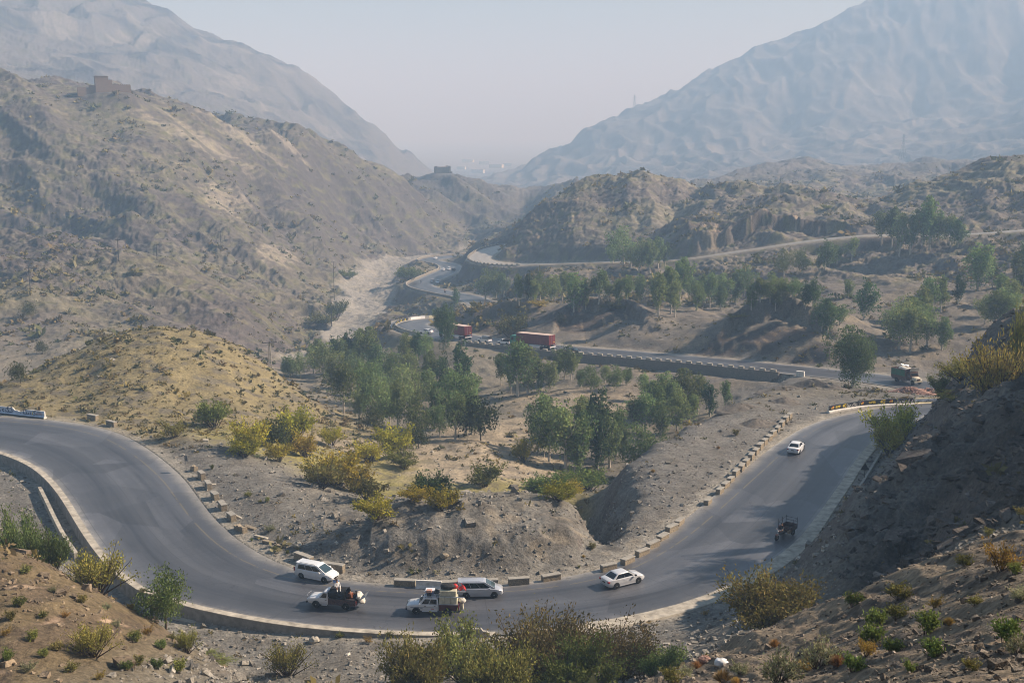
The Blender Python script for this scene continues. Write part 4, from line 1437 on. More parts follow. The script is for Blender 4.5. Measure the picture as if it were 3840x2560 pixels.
emblem(.055)
btxt(.13, 'SUPER', .5, M_YELL, bold=.016)
btxt(.215, '4G', .84, M_YELL, bold=.02, shear=.15)
btxt(.335, UR_DANGER, .72, M_WLET, bold=.004)
emblem(.44)
btxt(.545, 'SUPER', .5, M_YELL, bold=.016)
btxt(.655, '4G', .84, M_YELL, bold=.02, shear=.15)
emblem(.745)
btxt(.90, UR_SLOW, .66, M_WLET, bold=.004)
for f in (.265, .405, .815):
    p, d = on_path(bp_, LB * f)
    b_ = MB().box(-.03, .03, -.004, .004, .45, 1.14)
    o = b_.build('white_divider', M_WLET, br)
    r = Vector((d.y, -d.x, 0)).normalized()
    o.location = p + r * .150 - Vector(br.location)
    o.rotation_euler = (TL, 0, math.atan2(d.y, d.x))
cp_ = [bp_[-1] + (bp_[-1] - bp_[-2]).normalized() * .1] + [at_z(u, v, z) for u, v, z in ((2120, 924.4, -1.1), (2138, 924, -1.2), (2160, 923, -1.3), (2185, 921, -1.5))]
for p in cp_:
    p.z = ground(p.x, p.y) + .02
cr = empty('roadside_barrier', cp_[0], label='cream and white painted roadside barrier continuing the black advertising one', cat='barrier')
sweep('barrier_body', rel(cp_, cr), jersey(1.12), M_CREAM, cr)
sweep('white_panel', rel(cp_, cr), [(.14, .5), (.15, .5), (.125, .98), (.115, .98)], M_BLUEW, cr)
for k in range(5):
    face_text(cr, cp_, 1.0 + k * 1.5, .74, [UR_SMALL, AR_BEND + AR_CAREFUL, UR_DANGER][k % 3], .5, M_BLET, .155, TL)

# painted wall at the left edge
gp = [at_z(u, v, 0) for u, v in ((-110, 938), (-60, 942), (0, 948.5), (40, 953), (75, 956.8), (104, 960))]
for p in gp:
    p.z = ground(p.x, p.y)
gp = [Vector(p[:3]) for p in smooth_path([(p.x, p.y, p.z, 1) for p in gp], .5)]
LG = length(gp)
gr_ = empty('painted_wall', gp[0], label='bluish white roadside wall painted with black Urdu words, its top broken', cat='wall')
lx = [on_path(gp, LG * i / (len(gp) - 1))[0] for i in range(len(gp))]


def gh(t):
    u_ = -110 + 214 * t
    if 33 < u_ < 62:
        return .80 + .10 * math.sin(u_ * 3)
    return 1.25 if u_ < 33 else 1.18


sweep('barrier_body', rel(lx, gr_), lambda t: jersey(gh(t)), M_WHITE, gr_)
sweep('painted_face', rel(lx, gr_), lambda t: [(.33, .22), (.34, .2), (.135, .43), (.11, gh(t) - .04), (.10, gh(t) - .04), (.12, .43)], M_BLUEW, gr_)
sweep('black_base', rel(lx, gr_), [(.33, -.1), (.345, -.1), (.345, .19), (.33, .19)], M_BLACK, gr_)


def gtxt(u, z, body, size, mat, **k):
    return face_text(gr_, gp, LG * (u + 110) / 214, z, body, size, mat, .152 - (z - .43) * .03 + .01, .03, **k)


gtxt(67, .72, UR_CAPITAL, 1.15, M_BLET, bold=.01)
gtxt(17, .80, UR_DEGREE, 1.25, M_BLET, bold=.01)
gtxt(92, .95, UR_SMALL, .30, M_BLET)
gtxt(92, .72, UR_DANGER, .26, M_REDP)
gtxt(92, .50, UR_SMALL + ' ' + UR_SMALL, .28, M_BLET)
gtxt(20, 1.08, UR_SMALL, .24, M_BLET)
gtxt(20, .50, UR_DANGER, .24, M_BLET)
gtxt(-20, .75, UR_SMALL, 1.0, M_BLET, bold=.01)
gtxt(78, .72, '(', .9, M_YELL)

# whitish concrete barrier in the row of blocks
p = at_z(985, 1349.5, 0)
wb = tag(MB().prism([(-.34, -.2), (.34, -.2), (.34, .22), (.16, .5), (.13, 1.0), (-.13, 1.0), (-.16, .5), (-.34, .22)], -1.3, 1.3, axis='x').build('concrete_barrier', M_WHITE), 'whitish cast concrete barrier between two stone guard blocks', 'barrier')
ii = int(idx_of(ROAD, 985, 1349, 0))
t_ = tangents(ROAD)[ii]
wb.location = (p.x, p.y, ground(p.x, p.y) + .02)
wb.rotation_euler = (0, 0, math.atan2(t_[1], t_[0]) + PI / 2 * 0)
wb.data.transform(Matrix.Rotation(PI / 2, 4, 'Z') @ Matrix.Rotation(-PI / 2, 4, 'Z'))

# broken upright slab on the outer edge
p = at_z(1098, 1462, -.1)
bs = MB().prism([(-1.4, -1.6), (1.55, -1.6), (1.5, -.2), (1.05, .1), (.85, .42), (.45, .5), (.3, .72), (-1.4, .75)], -.17, .17)
o = tag(bs.build('broken_parapet', M_CONC, bevel=.02), 'broken stub of concrete parapet with a ragged end above the big bushes', 'wall')
o.location = (p.x, p.y, .02)
o.rotation_euler = (0, 0, .02)
# collapsed apron chunk beside it
p = at_z(1165, 1462, 0)
o = tag(MB().blob((0, 0, 0), (1.2, .6, .45), n=7, m=4, lump=.5, seed=4).build('concrete_chunk', M_PALE), 'tilted chunk of fallen pale concrete beside the broken parapet', 'rubble')
o.location = (p.x, p.y, -.35)


def crenellated(name, P, i0, i1, side, off, label, matw, matm, depth, gap=3.0, mlen=1.5, wh=.35, mh=.55, width=.45, deep=None):
    pts = edge_pts(P, i0, i1, side, off, step=.34)
    root = empty(name, pts[0], label=label, cat='wall')
    # outward is towards the lower side
    sgn = 1 if side > 0 else -1
    dn = deep or (lambda t: depth)
    sweep('wall_body', rel(pts, root), lambda t: [(0, -.3), (0, wh), (sgn * width, wh), (sgn * (width + dn(t) * .08), -dn(t))], matw, root)
    L_ = length(pts)
    n = int(L_ / gap)
    for k in range(n):
        p, d = on_path(pts, (k + .5) * gap)
        b_ = MB().box(-mlen / 2, mlen / 2, -width / 2 - .02, width / 2 + .02, wh - .02, wh + mh)
        o = b_.build('merlon', matm, root, bevel=.02)
        r = Vector((d.y, -d.x, 0)).normalized() * sgn
        o.location = p + r * width / 2 - Vector(root.location)
        o.rotation_euler = (0, 0, math.atan2(d.y, d.x))
    return root


ia, ib = idx_of(ROAD, 1822, 849.5, -10), idx_of(ROAD, 1088, 780, -15.9)
crenellated('parapet_wall', ROAD, ia, ib, -1, .25, 'long stone parapet with gapped merlons along the middle road above the trees', M_STONE2, M_PALE, 1.2,
            deep=lambda t: .9 + 1.9 * sstep(0, .04, t) * (1 - sstep(.62, .75, t)))
crenellated('parapet_wall', OLD, 1, idx_of(OLD, 1205, 607, -20.4), 1, .2, 'pale crenellated parapet round the upper loop of the old road', M_STONE2, M_PALE, 2.2, gap=2.7, mlen=1.3)
for u, v, z, lb in ((1838, 868, -10, 'pale concrete block at the right end of the middle road parapet'), (1074, 791, -16.2, 'pale upright concrete block at the left end of the middle road parapet')):
    p = at_z(u, v, z)
    o = tag(MB().box(-.9, .9, -.35, .35, -.6, 1.25).build('concrete_block', M_WHITE, bevel=.04), lb, 'barrier')
    o.location = (p.x, p.y, ground(p.x, p.y))
    o.rotation_euler = (0, 0, -.5)
# barrier on the far bend
fp = [at_z(*a) for a in ((962, 773, -17.9), (940, 768, -18.3), (918, 759, -18.9), (908, 751, -19.5), (912, 744, -20.1), (932, 738, -20.7), (966, 733, -21.1), (1000, 730.5, -21.3))]
fp = [Vector(p[:3]) for p in smooth_path([(p.x, p.y, p.z, 1) for p in fp], 1.5)]
for p in fp:
    p.z = max(ground(p.x, p.y), p.z - .2)
fb = empty('roadside_barrier', fp[0], label='curved pale barrier with yellow and black panels round the far bend', cat='barrier')
nf = len(fp)
sweep('barrier_body', rel(fp, fb), jersey(1.2, .4, .2), M_CONC, fb)
a_, b_ = int(nf * .52), int(nf * .78)
sweep('black_panel', rel(fp[a_:b_ + 1], fb), [(.22, .5), (.25, .5), (.2, 1.22), (-.15, 1.23), (-.15, 1.2), (.17, 1.19)], M_BLACK, fb)
c_ = int(nf * .92)
sweep('white_panel', rel(fp[b_ + 1:c_ + 1], fb), [(.22, .1), (.27, .1), (.22, 1.24), (-.15, 1.25), (-.15, 1.2), (.17, 1.19)], M_WLET, fb)
sweep('yellow_panel', rel(fp[c_ + 1:], fb), [(.22, .1), (.27, .1), (.22, 1.24), (-.15, 1.25), (-.15, 1.2), (.17, 1.19)], M_CREAM, fb)
Lf = length(fp)
for k, f in enumerate((.55, .62, .69, .75)):
    face_text(fb, fp, Lf * f, .85, '4G' if k % 2 else 'SUPER', .8 if k % 2 else .55, M_YELL, .262, .05, bold=.02)
# low guard wall of the far S bend
sp = edge_pts(ROAD, idx_of(ROAD, 1090, 688, -28.2), len(ROAD) - 2, -1, .5, step=.5)
gw = empty('guard_wall', sp[0], label='thin pale guard wall winding round the far S bend above the riverbed', cat='wall')
sweep('wall_body', rel(sp, gw), [(0, -.6), (0, .75), (-.3, .75), (-.3, -.6)], M_STONE2, gw)
sweep('coping', rel(sp, gw), [(.05, .74), (.05, .9), (-.35, .9), (-.35, .74)], M_PALE, gw)

# sign at the left curve (seen from behind) and triangle on the shaded side
p = at_z(428, 1083, 0)
s_ = empty('road_sign', (p.x, p.y, ground(p.x, p.y)), -.75, 'square grey road sign seen from the back on a post at the left curve', 'road sign')
MB().tube([(0, 0, -.2), (0, 0, 2.3)], .04, 8).build('post', M_STEEL, s_)
MB().box(-.38, .38, .045, .07, 1.55, 2.3).build('sign_plate', M_STEEL, s_, bevel=.01)
p = at_z(1985, 1102, .3)
s_ = empty('road_sign', (p.x, p.y, ground(p.x, p.y)), -.15, 'dark triangular warning sign on a post in the shade of the hill', 'road sign')
MB().tube([(0, 0, -.3), (0, 0, 2.5)], .045, 8).build('post', M_DARK, s_)
MB().prism([(-.55, 1.7), (.55, 1.7), (0, 2.65)], -.075, -.05).build('sign_plate', M_DARK, s_)
# ------------------------------------------------------------------ vegetation
def leaf_mat(name, col, trans=.3, var=.5, tintvar=.36):
    m = bpy.data.materials.new(name)
    m.use_nodes = True
    nt = m.node_tree
    nt.nodes.clear()
    L = nt.links.new
    out = nt.nodes.new('ShaderNodeOutputMaterial')
    at = nd(nt, 'ShaderNodeAttribute', attribute_name='tint')
    oi = nd(nt, 'ShaderNodeObjectInfo')
    mr = nd(nt, 'ShaderNodeMapRange')
    mr.inputs['To Min'].default_value, mr.inputs['To Max'].default_value = 1 - tintvar, 1 + tintvar
    L(oi.outputs['Random'], mr.inputs[0])
    mx = nd(nt, 'ShaderNodeMix', data_type='RGBA', blend_type='MULTIPLY')
    mx.inputs[0].default_value = 1
    mx.inputs[6].default_value = (*col, 1)
    L(at.outputs[0], mx.inputs[7])
    m2 = nd(nt, 'ShaderNodeMix', data_type='RGBA', blend_type='MULTIPLY')
    m2.inputs[0].default_value = 1
    L(mx.outputs[2], m2.inputs[6])
    L(mr.outputs[0], m2.inputs[7])
    hs = nd(nt, 'ShaderNodeHueSaturation')
    mh = nd(nt, 'ShaderNodeMapRange')
    mh.inputs['To Min'].default_value, mh.inputs['To Max'].default_value = .475, .525
    ml = nd(nt, 'ShaderNodeMath', operation='FRACT')
    mq = nd(nt, 'ShaderNodeMath', operation='MULTIPLY')
    mq.inputs[1].default_value = 7.3
    L(oi.outputs['Random'], mq.inputs[0])
    L(mq.outputs[0], ml.inputs[0])
    L(ml.outputs[0], mh.inputs[0])
    L(mh.outputs[0], hs.inputs['Hue'])
    L(m2.outputs[2], hs.inputs['Color'])
    df = nd(nt, 'ShaderNodeBsdfDiffuse')
    tr = nd(nt, 'ShaderNodeBsdfTranslucent')
    L(hs.outputs[0], df.inputs[0])
    L(hs.outputs[0], tr.inputs[0])
    ms = nd(nt, 'ShaderNodeMixShader')
    ms.inputs[0].default_value = trans
    L(df.outputs[0], ms.inputs[1])
    L(tr.outputs[0], ms.inputs[2])
    L(ms.outputs[0], out.inputs[0])
    return m


M_GUM = leaf_mat('eucalyptus_leaf', (.165, .215, .085), .4)
M_GUMD = leaf_mat('dark_leaf', (.085, .13, .055))
M_ACAC = leaf_mat('acacia_leaf', (.06, .07, .028))
M_YEL = leaf_mat('yellow_green_leaf', (.33, .29, .045), .35)
M_OLV = leaf_mat('olive_leaf', (.19, .185, .06))
M_GRN = leaf_mat('fresh_leaf', (.155, .195, .05))
M_SAGE = leaf_mat('sage_leaf', (.27, .29, .17))
M_STRAW = leaf_mat('straw', (.42, .27, .10))
M_ORNG = leaf_mat('reddish_leaf', (.27, .20, .05))
M_BARK = simple('pale_bark', (.50, .45, .38), .85, .2, var=.35, scale=3)
M_TWIG = simple('dark_twig', (.075, .055, .04), .9, .2, var=.3, scale=5)


def leaves(name, cen, ax, size, aspect, tint, mat, parent, rng):
    """many leaf faces: centres, long axes, lengths"""
    n = len(cen)
    ax = ax / (np.linalg.norm(ax, axis=1)[:, None] + 1e-9)
    sd = np.cross(ax, rng.normal(size=(n, 3)))
    sd /= np.linalg.norm(sd, axis=1)[:, None] + 1e-9
    l = (size * rng.uniform(.7, 1.3, n))[:, None] * .5
    w_ = l * aspect
    v = np.stack([cen - ax * l, cen + sd * w_, cen + ax * l, cen - sd * w_], 1).reshape(-1, 3)
    me = np_mesh(name, v, np.arange(n * 4).reshape(-1, 4), smooth=False)
    at = me.color_attributes.new('tint', 'FLOAT_COLOR', 'POINT')
    tt = np.repeat(np.asarray(tint, np.float32).reshape(n, -1), 4, 0)
    if tt.shape[1] == 1:
        tt = np.repeat(tt, 3, 1)
    at.data.foreach_set('color', np.concatenate([tt, np.ones((n * 4, 1), np.float32)], 1).astype(np.float32).ravel())
    return link(name, me, mat, parent)


def tree_proto(seed, h=10.0, spread=2.6, nlimb=4, low=.24, lean=.06, n=3400, leaf=.40, mat=None, bark=None, dense=1.0):
    rn, rg = random.Random(seed), np.random.default_rng(seed)
    root = empty('eucalyptus_tree')
    tb = MB()
    top = Vector((rn.uniform(-lean, lean) * h, rn.uniform(-lean, lean) * h, h * .8))
    tp = [Vector((0, 0, -.6))]
    for k in range(1, 7):
        f = k / 6
        tp.append(Vector((top.x * f * f + rn.uniform(-.1, .1), top.y * f * f + rn.uniform(-.1, .1), top.z * f)))
    tb.tube(tp, [.022 * h * (1 - .85 * k / 6) for k in range(7)], 6)
    tips = [(tp[-1], 1.0), (tp[-2], .9), (tp[-3] + Vector((0, 0, .05 * h)), .8)]
    for k in range(nlimb):
        f = rn.uniform(low, .75)
        j = min(5, int(f * 6))
        st = tp[j].lerp(tp[j + 1], f * 6 - j)
        a = 2 * PI * k / nlimb + rn.uniform(-.6, .6)
        r = spread * rn.uniform(.5, 1.0) * (1.15 - .5 * f)
        en = st + Vector((math.cos(a) * r, math.sin(a) * r, h * rn.uniform(.14, .27)))
        md = st.lerp(en, .5) + Vector((math.cos(a) * r * .12, math.sin(a) * r * .12, -.03 * h))
        tb.tube([st, md, en], [.010 * h, .007 * h, .003 * h], 5)
        tips += [(en, .85), (md + Vector((0, 0, .06 * h)), .6)]
        for q_ in range(2):
            e2 = en + Vector((rn.uniform(-1, 1) * spread * .5, rn.uniform(-1, 1) * spread * .5, rn.uniform(-.02, .14) * h))
            tb.tube([md, md.lerp(e2, .6), e2], [.005 * h, .004 * h, .002 * h], 4)
            tips.append((e2, .6))
    tb.build('trunk', bark or M_BARK, root, smooth=True)
    for k in range(9):                                     # foliage up the main stem, widest at mid height
        f = low + (1.02 - low) * (k + .5) / 9
        j = min(5, int(f * 6))
        c = tp[j].lerp(tp[min(j + 1, 6)], min(f * 6 - j, 1))
        wd = spread * .55 * math.sin(PI * min(max((f - low * .6) / (1.12 - low * .6), .05), 1)) ** .8
        a = rn.uniform(0, 2 * PI)
        tips.append((c + Vector((math.cos(a) * wd * .8, math.sin(a) * wd * .8, h * .16 * f)), .8))
        tips.append((c - Vector((math.cos(a) * wd * .7, math.sin(a) * wd * .7, -h * .10 * f)), .7))
    cs, sz = [], []
    for p, s in tips:
        for q_ in range(2):
            cs.append(p + Vector((rn.gauss(0, .28), rn.gauss(0, .28), rn.gauss(0, .3))) * spread * .5)
            sz.append(s * spread * rn.uniform(.28, .5) * dense)
    cs, sz = np.array(cs), np.array(sz)
    shade = rg.uniform(.7, 1.3, len(cs))
    k = rg.choice(len(cs), n, p=sz ** 2 / (sz ** 2).sum())
    d = rg.normal(size=(n, 3))
    d /= np.linalg.norm(d, axis=1)[:, None]
    rad = rg.uniform(.25, 1, n) ** .45
    cen = cs[k] + d * (sz[k] * rad)[:, None] * np.array([1, 1, 1.15])
    cen[:, 2] -= rg.exponential(.04 * h, n) * (d[:, 2] < 0)
    ax = rg.normal(size=(n, 3)) * .6 + np.array([0, 0, -.9])
    tint = shade[k] * rg.uniform(.7, 1.35, n)
    tc = np.stack([tint * rg.uniform(.9, 1.15, n), tint, tint * rg.uniform(.85, 1.1, n)], 1)
    leaves('crown', cen, ax, np.full(n, leaf), .55, tc, mat or M_GUM, root, rg)
    root['h'] = float(h)
    return root


def bush_proto(seed, name='shrub', r=1.5, h=1.8, n=1400, leaf=.13, mat=None, stems=22, upright=.5, twig=.012, aspect=.45, hollow=.35, gap=.35, part='foliage'):
    rn, rg = random.Random(seed), np.random.default_rng(seed)
    root = empty(name)
    tb = MB()
    P0, P1 = [], []
    for k in range(stems):
        a = rn.uniform(0, 2 * PI)
        el = rn.uniform(.15, 1.0) ** .7
        ln = rn.uniform(.6, 1.2)
        lob = 1 + .22 * math.sin(3 * a + seed) + .2 * math.sin(5 * a + seed * 2.3)
        tip = Vector((math.cos(a) * r * (1 - el * upright) * ln * lob, math.sin(a) * r * (1 - el * upright) * ln * lob, h * (.25 + .75 * el) * ln))
        b0 = Vector((rn.uniform(-.1, .1) * r, rn.uniform(-.1, .1) * r, -.1 * h))
        md = b0.lerp(tip, .5) + Vector((0, 0, .1 * h * (1 - el))) + Vector((rn.uniform(-.08, .08), rn.uniform(-.08, .08), 0)) * r
        tb.tube([b0, md, tip], [twig * r * 1.6, twig * r, twig * r * .3], 4)
        P0.append(md)
        P1.append(tip)
        for q_ in range(2):
            t2 = md.lerp(tip, rn.uniform(.2, .7)) + Vector((rn.uniform(-.3, .3) * r, rn.uniform(-.3, .3) * r, rn.uniform(.02, .25) * h))
            tb.tube([md, t2], [twig * r * .7, twig * r * .25], 3)
            P0.append(md)
            P1.append(t2)
    tb.build('stems', M_TWIG, root)
    P0, P1 = np.array(P0), np.array(P1)
    k = rg.integers(0, len(P0), n)
    t = rg.uniform(hollow, 1.08, n)
    cen = P0[k] * (1 - t)[:, None] + P1[k] * t[:, None] + rg.normal(size=(n, 3)) * np.array([r, r, h * .8]) * .075
    cen[:, 2] = np.maximum(cen[:, 2], .02)
    ax = (P1 - P0)[k] / (np.linalg.norm((P1 - P0)[k], axis=1)[:, None] + 1e-6) + rg.normal(size=(n, 3)) * .6
    sh = rg.uniform(.7, 1.3, len(P0))[k] * rg.uniform(.7, 1.3, n)
    tc = np.stack([sh * rg.uniform(.9, 1.15, n), sh, sh * rg.uniform(.8, 1.1, n)], 1)
    leaves(part, cen, ax, np.full(n, leaf), aspect, tc, mat, root, rg)
    root['h'], root['r'] = float(h), float(r)
    return root


def tuft_proto(seed, r=.35, h=.45, n=260, mat=None):
    rg = np.random.default_rng(seed)
    root = empty('grass_tuft')
    a = rg.uniform(0, 2 * PI, n)
    el = rg.uniform(.2, 1, n)
    d = np.stack([np.cos(a) * (1.1 - el) * r, np.sin(a) * (1.1 - el) * r, h * (.35 + .65 * el)], 1)
    leaves('blades', d * .5, d, np.linalg.norm(d, axis=1), .045, rg.uniform(.6, 1.4, n), mat, root, rg)
    root['h'], root['r'] = float(h), float(r)
    return root


GUMS = [tree_proto(1), tree_proto(2, spread=2.2, nlimb=5, low=.34), tree_proto(3, spread=3.0, nlimb=6, low=.3), tree_proto(4, spread=1.7, nlimb=4, low=.3, n=2600),
        tree_proto(5, spread=2.5, nlimb=5, low=.36, lean=.14, n=2400), tree_proto(6, spread=3.3, nlimb=7, low=.25, n=3200)]
DARKG = [tree_proto(11, spread=1.9, nlimb=6, low=.2, mat=M_GUMD, n=2600), tree_proto(12, spread=2.4, nlimb=7, low=.22, mat=M_GUMD, n=3000)]
BIG = tree_proto(21, h=12, spread=4.2, nlimb=10, low=.14, n=11500, leaf=.36, mat=M_GUMD, lean=.05, dense=.9)
BIG2 = tree_proto(22, h=12, spread=3.9, nlimb=9, low=.16, n=9000, leaf=.4, mat=M_GUMD, lean=.03, dense=.95)
ACAC = [tree_proto(31, h=4, spread=2.2, nlimb=6, low=.35, n=1500, leaf=.3, mat=M_ACAC, bark=M_TWIG, lean=.15), tree_proto(32, h=4, spread=2.6, nlimb=7, low=.4, n=1600, leaf=.3, mat=M_ACAC, bark=M_TWIG, lean=.2)]
PROTOS = GUMS + DARKG + [BIG, BIG2] + ACAC
TREES = {}


def put(proto, loc, scale, rz, label, cat, group=None, name=None, sz=None):
    o = copy_tree(proto)
    o.name = name or proto.name.split('.')[0]
    o.location = loc
    o.rotation_euler = (0, 0, rz)
    o.scale = (scale, scale, sz or scale)
    for k in ('h', 'r'):
        if k in o:
            del o[k]
    return tag(o, label, cat, group)


def tree(cluster, u, vt, vb=None, d=None, proto=None, w_=None, dmin=150, dmax=900, look=None):
    if d is None:
        p = pick(u, vb, dmin, dmax)
    else:
        h_, q_ = hq(u, vb or vt)
        p = set_on(h_ * d, d)
    topz = at_d(u, vt, p.y).z
    H = min(max(topz - p.z, 2.0), 17.0)
    TREES.setdefault(cluster, []).append((u, p, H, proto, w_, look))


# big single trees
def grove(cluster, lst, **k):
    for a in lst:
        tree(cluster, *a[:3], **{**k, **(a[3] if len(a) > 3 else {})})


G_ = dict
grove('in the clump inside the right-hand bend', [(1235, 905, 1042), (1262, 925, 1060), (1300, 930, 1082), (1335, 950, 1090), (1372, 945, 1085), (1400, 960, 1075), (1432, 985, 1060), (1250, 985, 1050), (1320, 1000, 1088)], dmin=170)
for a in ((1372, 900, 205), (1345, 915, 215), (1418, 940, 205), (1475, 985, 190), (1500, 880, 232), (1530, 858, 236), (1568, 850, 238), (1602, 862, 240), (1482, 900, 225), (1555, 895, 226), (1630, 880, 236), (1455, 915, 226), (1585, 905, 228), (1520, 925, 220), (1665, 875, 240), (1480, 860, 250)):
    tree('in the dense stand behind the gravel bank', a[0], a[1], 950, d=a[2])
grove('in the big valley grove right of the mound', [(790, 830, 950), (835, 835, 945), (765, 825, 905), (815, 815, 890), (878, 870, 975), (915, 880, 985), (958, 905, 1015), (1000, 890, 990), (1045, 850, 985), (1068, 900, 1000), (1088, 860, 965), (958, 850, 930), (900, 810, 905), (860, 795, 870),
                               (1020, 815, 900), (1058, 790, 905), (940, 805, 880), (985, 810, 905), (1045, 905, 1010), (1090, 930, 1000), (745, 800, 880), (780, 790, 865), (870, 830, 930), (930, 840, 940), (990, 850, 950), (825, 900, 965), (1010, 930, 1005), (895, 905, 975)], dmin=190)
grove('at the riverbed end of the valley grove', [(665, 825, 868), (690, 820, 870), (652, 838, 862), (720, 800, 858), (735, 790, 852), (765, 785, 850), (800, 775, 850), (830, 770, 850), (850, 765, 845)], dmin=240)
grove('among the pale trunks below the middle road', [(1188, 785, 912), (1172, 815, 905), (1212, 800, 905), (1238, 820, 905), (1150, 815, 885), (1298, 795, 872), (1312, 815, 872), (1284, 820, 865), (1358, 840, 902), (1413, 842, 898), (1390, 840, 880), (1440, 845, 885), (1262, 830, 900), (1335, 850, 890)], dmin=190)
grove('in the little group left of the big roadside tree', [(935, 775, 832), (958, 770, 828), (978, 775, 826)], dmin=250)
grove('on the spur above the two container lorries', [(1115, 630, 690), (1140, 628, 688), (1158, 633, 683), (1192, 640, 708), (1215, 635, 695), (1240, 636, 690), (1268, 640, 692), (1292, 635, 694), (1318, 640, 716), (1345, 650, 716), (1375, 630, 706), (1398, 650, 700), (1228, 650, 700)], dmin=330)
grove('beside the dirt track near the old road', [(1432, 535, 612), (1408, 560, 606), (1468, 560, 628), (1492, 560, 628), (1512, 555, 618), (1450, 575, 615), (1528, 565, 612)], dmin=380)
grove('on the middle hillside right of the spur', [(1562, 608, 695), (1540, 630, 722), (1512, 645, 728), (1502, 640, 690), (1582, 640, 690), (1630, 638, 708), (1690, 635, 702), (1745, 640, 718), (1768, 630, 706), (1795, 638, 698), (1725, 655, 715), (1550, 660, 730), (1655, 660, 712)], dmin=280)
grove('on the hillside between the spur and the dark outcrop', [(1440, 640, 690), (1470, 640, 695), (1600, 655, 715), (1612, 640, 700), (1660, 640, 705), (1710, 620, 680), (1820, 640, 700), (1850, 650, 715), (1870, 640, 705), (1780, 660, 725), (1420, 650, 705)], dmin=280)
grove('on the scree just under the dirt track', [(1800, 582, 635), (1842, 580, 632), (1895, 560, 618), (1922, 570, 612), (1955, 552, 602), (1905, 580, 615), (1880, 595, 622)], dmin=320)
grove('behind the lone big roadside tree', [(1900, 680, 772), (1888, 690, 760), (1928, 700, 748), (1985, 655, 735), (1948, 648, 685), (2140, 648, 722), (2160, 645, 718), (2120, 668, 742), (2065, 690, 802), (2090, 700, 812), (2130, 715, 802), (2163, 730, 805), (2050, 700, 782), (2080, 680, 772), (2105, 690, 790)], dmin=270)
grove('in the tall row along the dirt track', [(2025, 495, 562), (2048, 490, 572), (2065, 505, 588), (2090, 510, 588), (2135, 460, 572), (2155, 500, 565), (2182, 505, 565), (2200, 510, 568), (2120, 480, 565)], dmin=340)
grove('on the far right hillside', [(2245, 575, 668), (2282, 670, 756), (2308, 665, 750), (2262, 680, 745), (2345, 625, 690), (2330, 590, 655), (2350, 570, 640), (2300, 640, 700), (2320, 655, 730), (2280, 600, 660), (2200, 640, 700)], dmin=290)
NTREE = 0
rt = random.Random(3)
LOOKS = ['slender', 'pale-trunked', 'full-crowned', 'loose-crowned', 'rounded', 'narrow']
for cl, lst in TREES.items():
    lst.sort(key=lambda a: a[0])
    for i, (u, p, H, proto, w_, look) in enumerate(lst):
        pr = proto or (rt.choice(DARKG) if rt.random() < .16 else GUMS[rt.randrange(6)])
        s = H / (pr['h'] * .97) * (1.15 if p.y > 300 else 1.0)
        sxy = s * rt.uniform(.95, 1.3) * (1.15 if H < 6 else 1)
        lk = 'dark' if pr in DARKG else LOOKS[GUMS.index(pr) if pr in GUMS else 0]
        put(pr, p, sxy, rt.uniform(0, 6.28), '%s eucalyptus, %s from the left %s' % (lk.split('-')[0] if len(cl.split()) > 7 else lk, ORD[i], cl), 'tree', 'eucalyptus trees ' + cl, sz=s)
        NTREE += 1


def one(proto, u, vt, vb, wpx, label, cat='tree', dmin=8, dmax=1500, rz=0.0, name=None, d=None):
    p = pick(u, vb, dmin, dmax) if d is None else set_on(hq(u, vb)[0] * d, d)
    H = at_d(u, vt, p.y).z - p.z
    W_ = wpx / F * p.y
    s = H / proto['h']
    bb = proto.get('r', None)
    sx_ = (W_ / 2) / (bb * .78) if bb else W_ / 10.4 if proto is BIG else s
    o = put(proto, p, sx_, rz, label, cat, name=name, sz=s)
    return o


o = one(BIG, 1958, 752, 888, 122, 'big dark-green eucalyptus with forked white trunk alone beside the road, near the green lorry', dmin=190, rz=.6)
o = one(BIG2, 1024, 705, 806, 80, 'big dark rounded eucalyptus hiding the front of the farther container lorry', dmin=260, rz=2.1)
o.scale = (.72, .72, o.scale.z)
one(DARKG[1], 1047, 660, 704, 40, 'small dark tree standing below the guard wall of the S bend', dmin=370)
for i, (u, vt, vb, w_, lb) in enumerate([(280 / 3.0 + 5, 785, 815, 30, 'small bare-stemmed tree on the left skyline of the yellow mound'), (72, 698, 732, 26, 'little leaning tree with a dark shadow on the left hillside'), (1290, 720, 748, 22, 'tiny spindly acacia on the tan shelf above the nearer container lorry'),
                                         (862, 945, 992, 60, 'dark flat-topped acacia on the skirt of the mound'), (962, 985, 1030, 66, 'dark low acacia among the yellow bushes in the valley'), (1105, 925, 1012, 75, 'dark round acacia with a visible stem at the foot of the sandy hill'), (640, 965, 1035, 34, 'bare grey little tree between two yellow bushes'),
                                         (48, 838, 880, 22, 'small dark tree in the gully left of the mound')]):
    one(ACAC[i % 2], u, vt, vb, w_, lb, dmin=100)

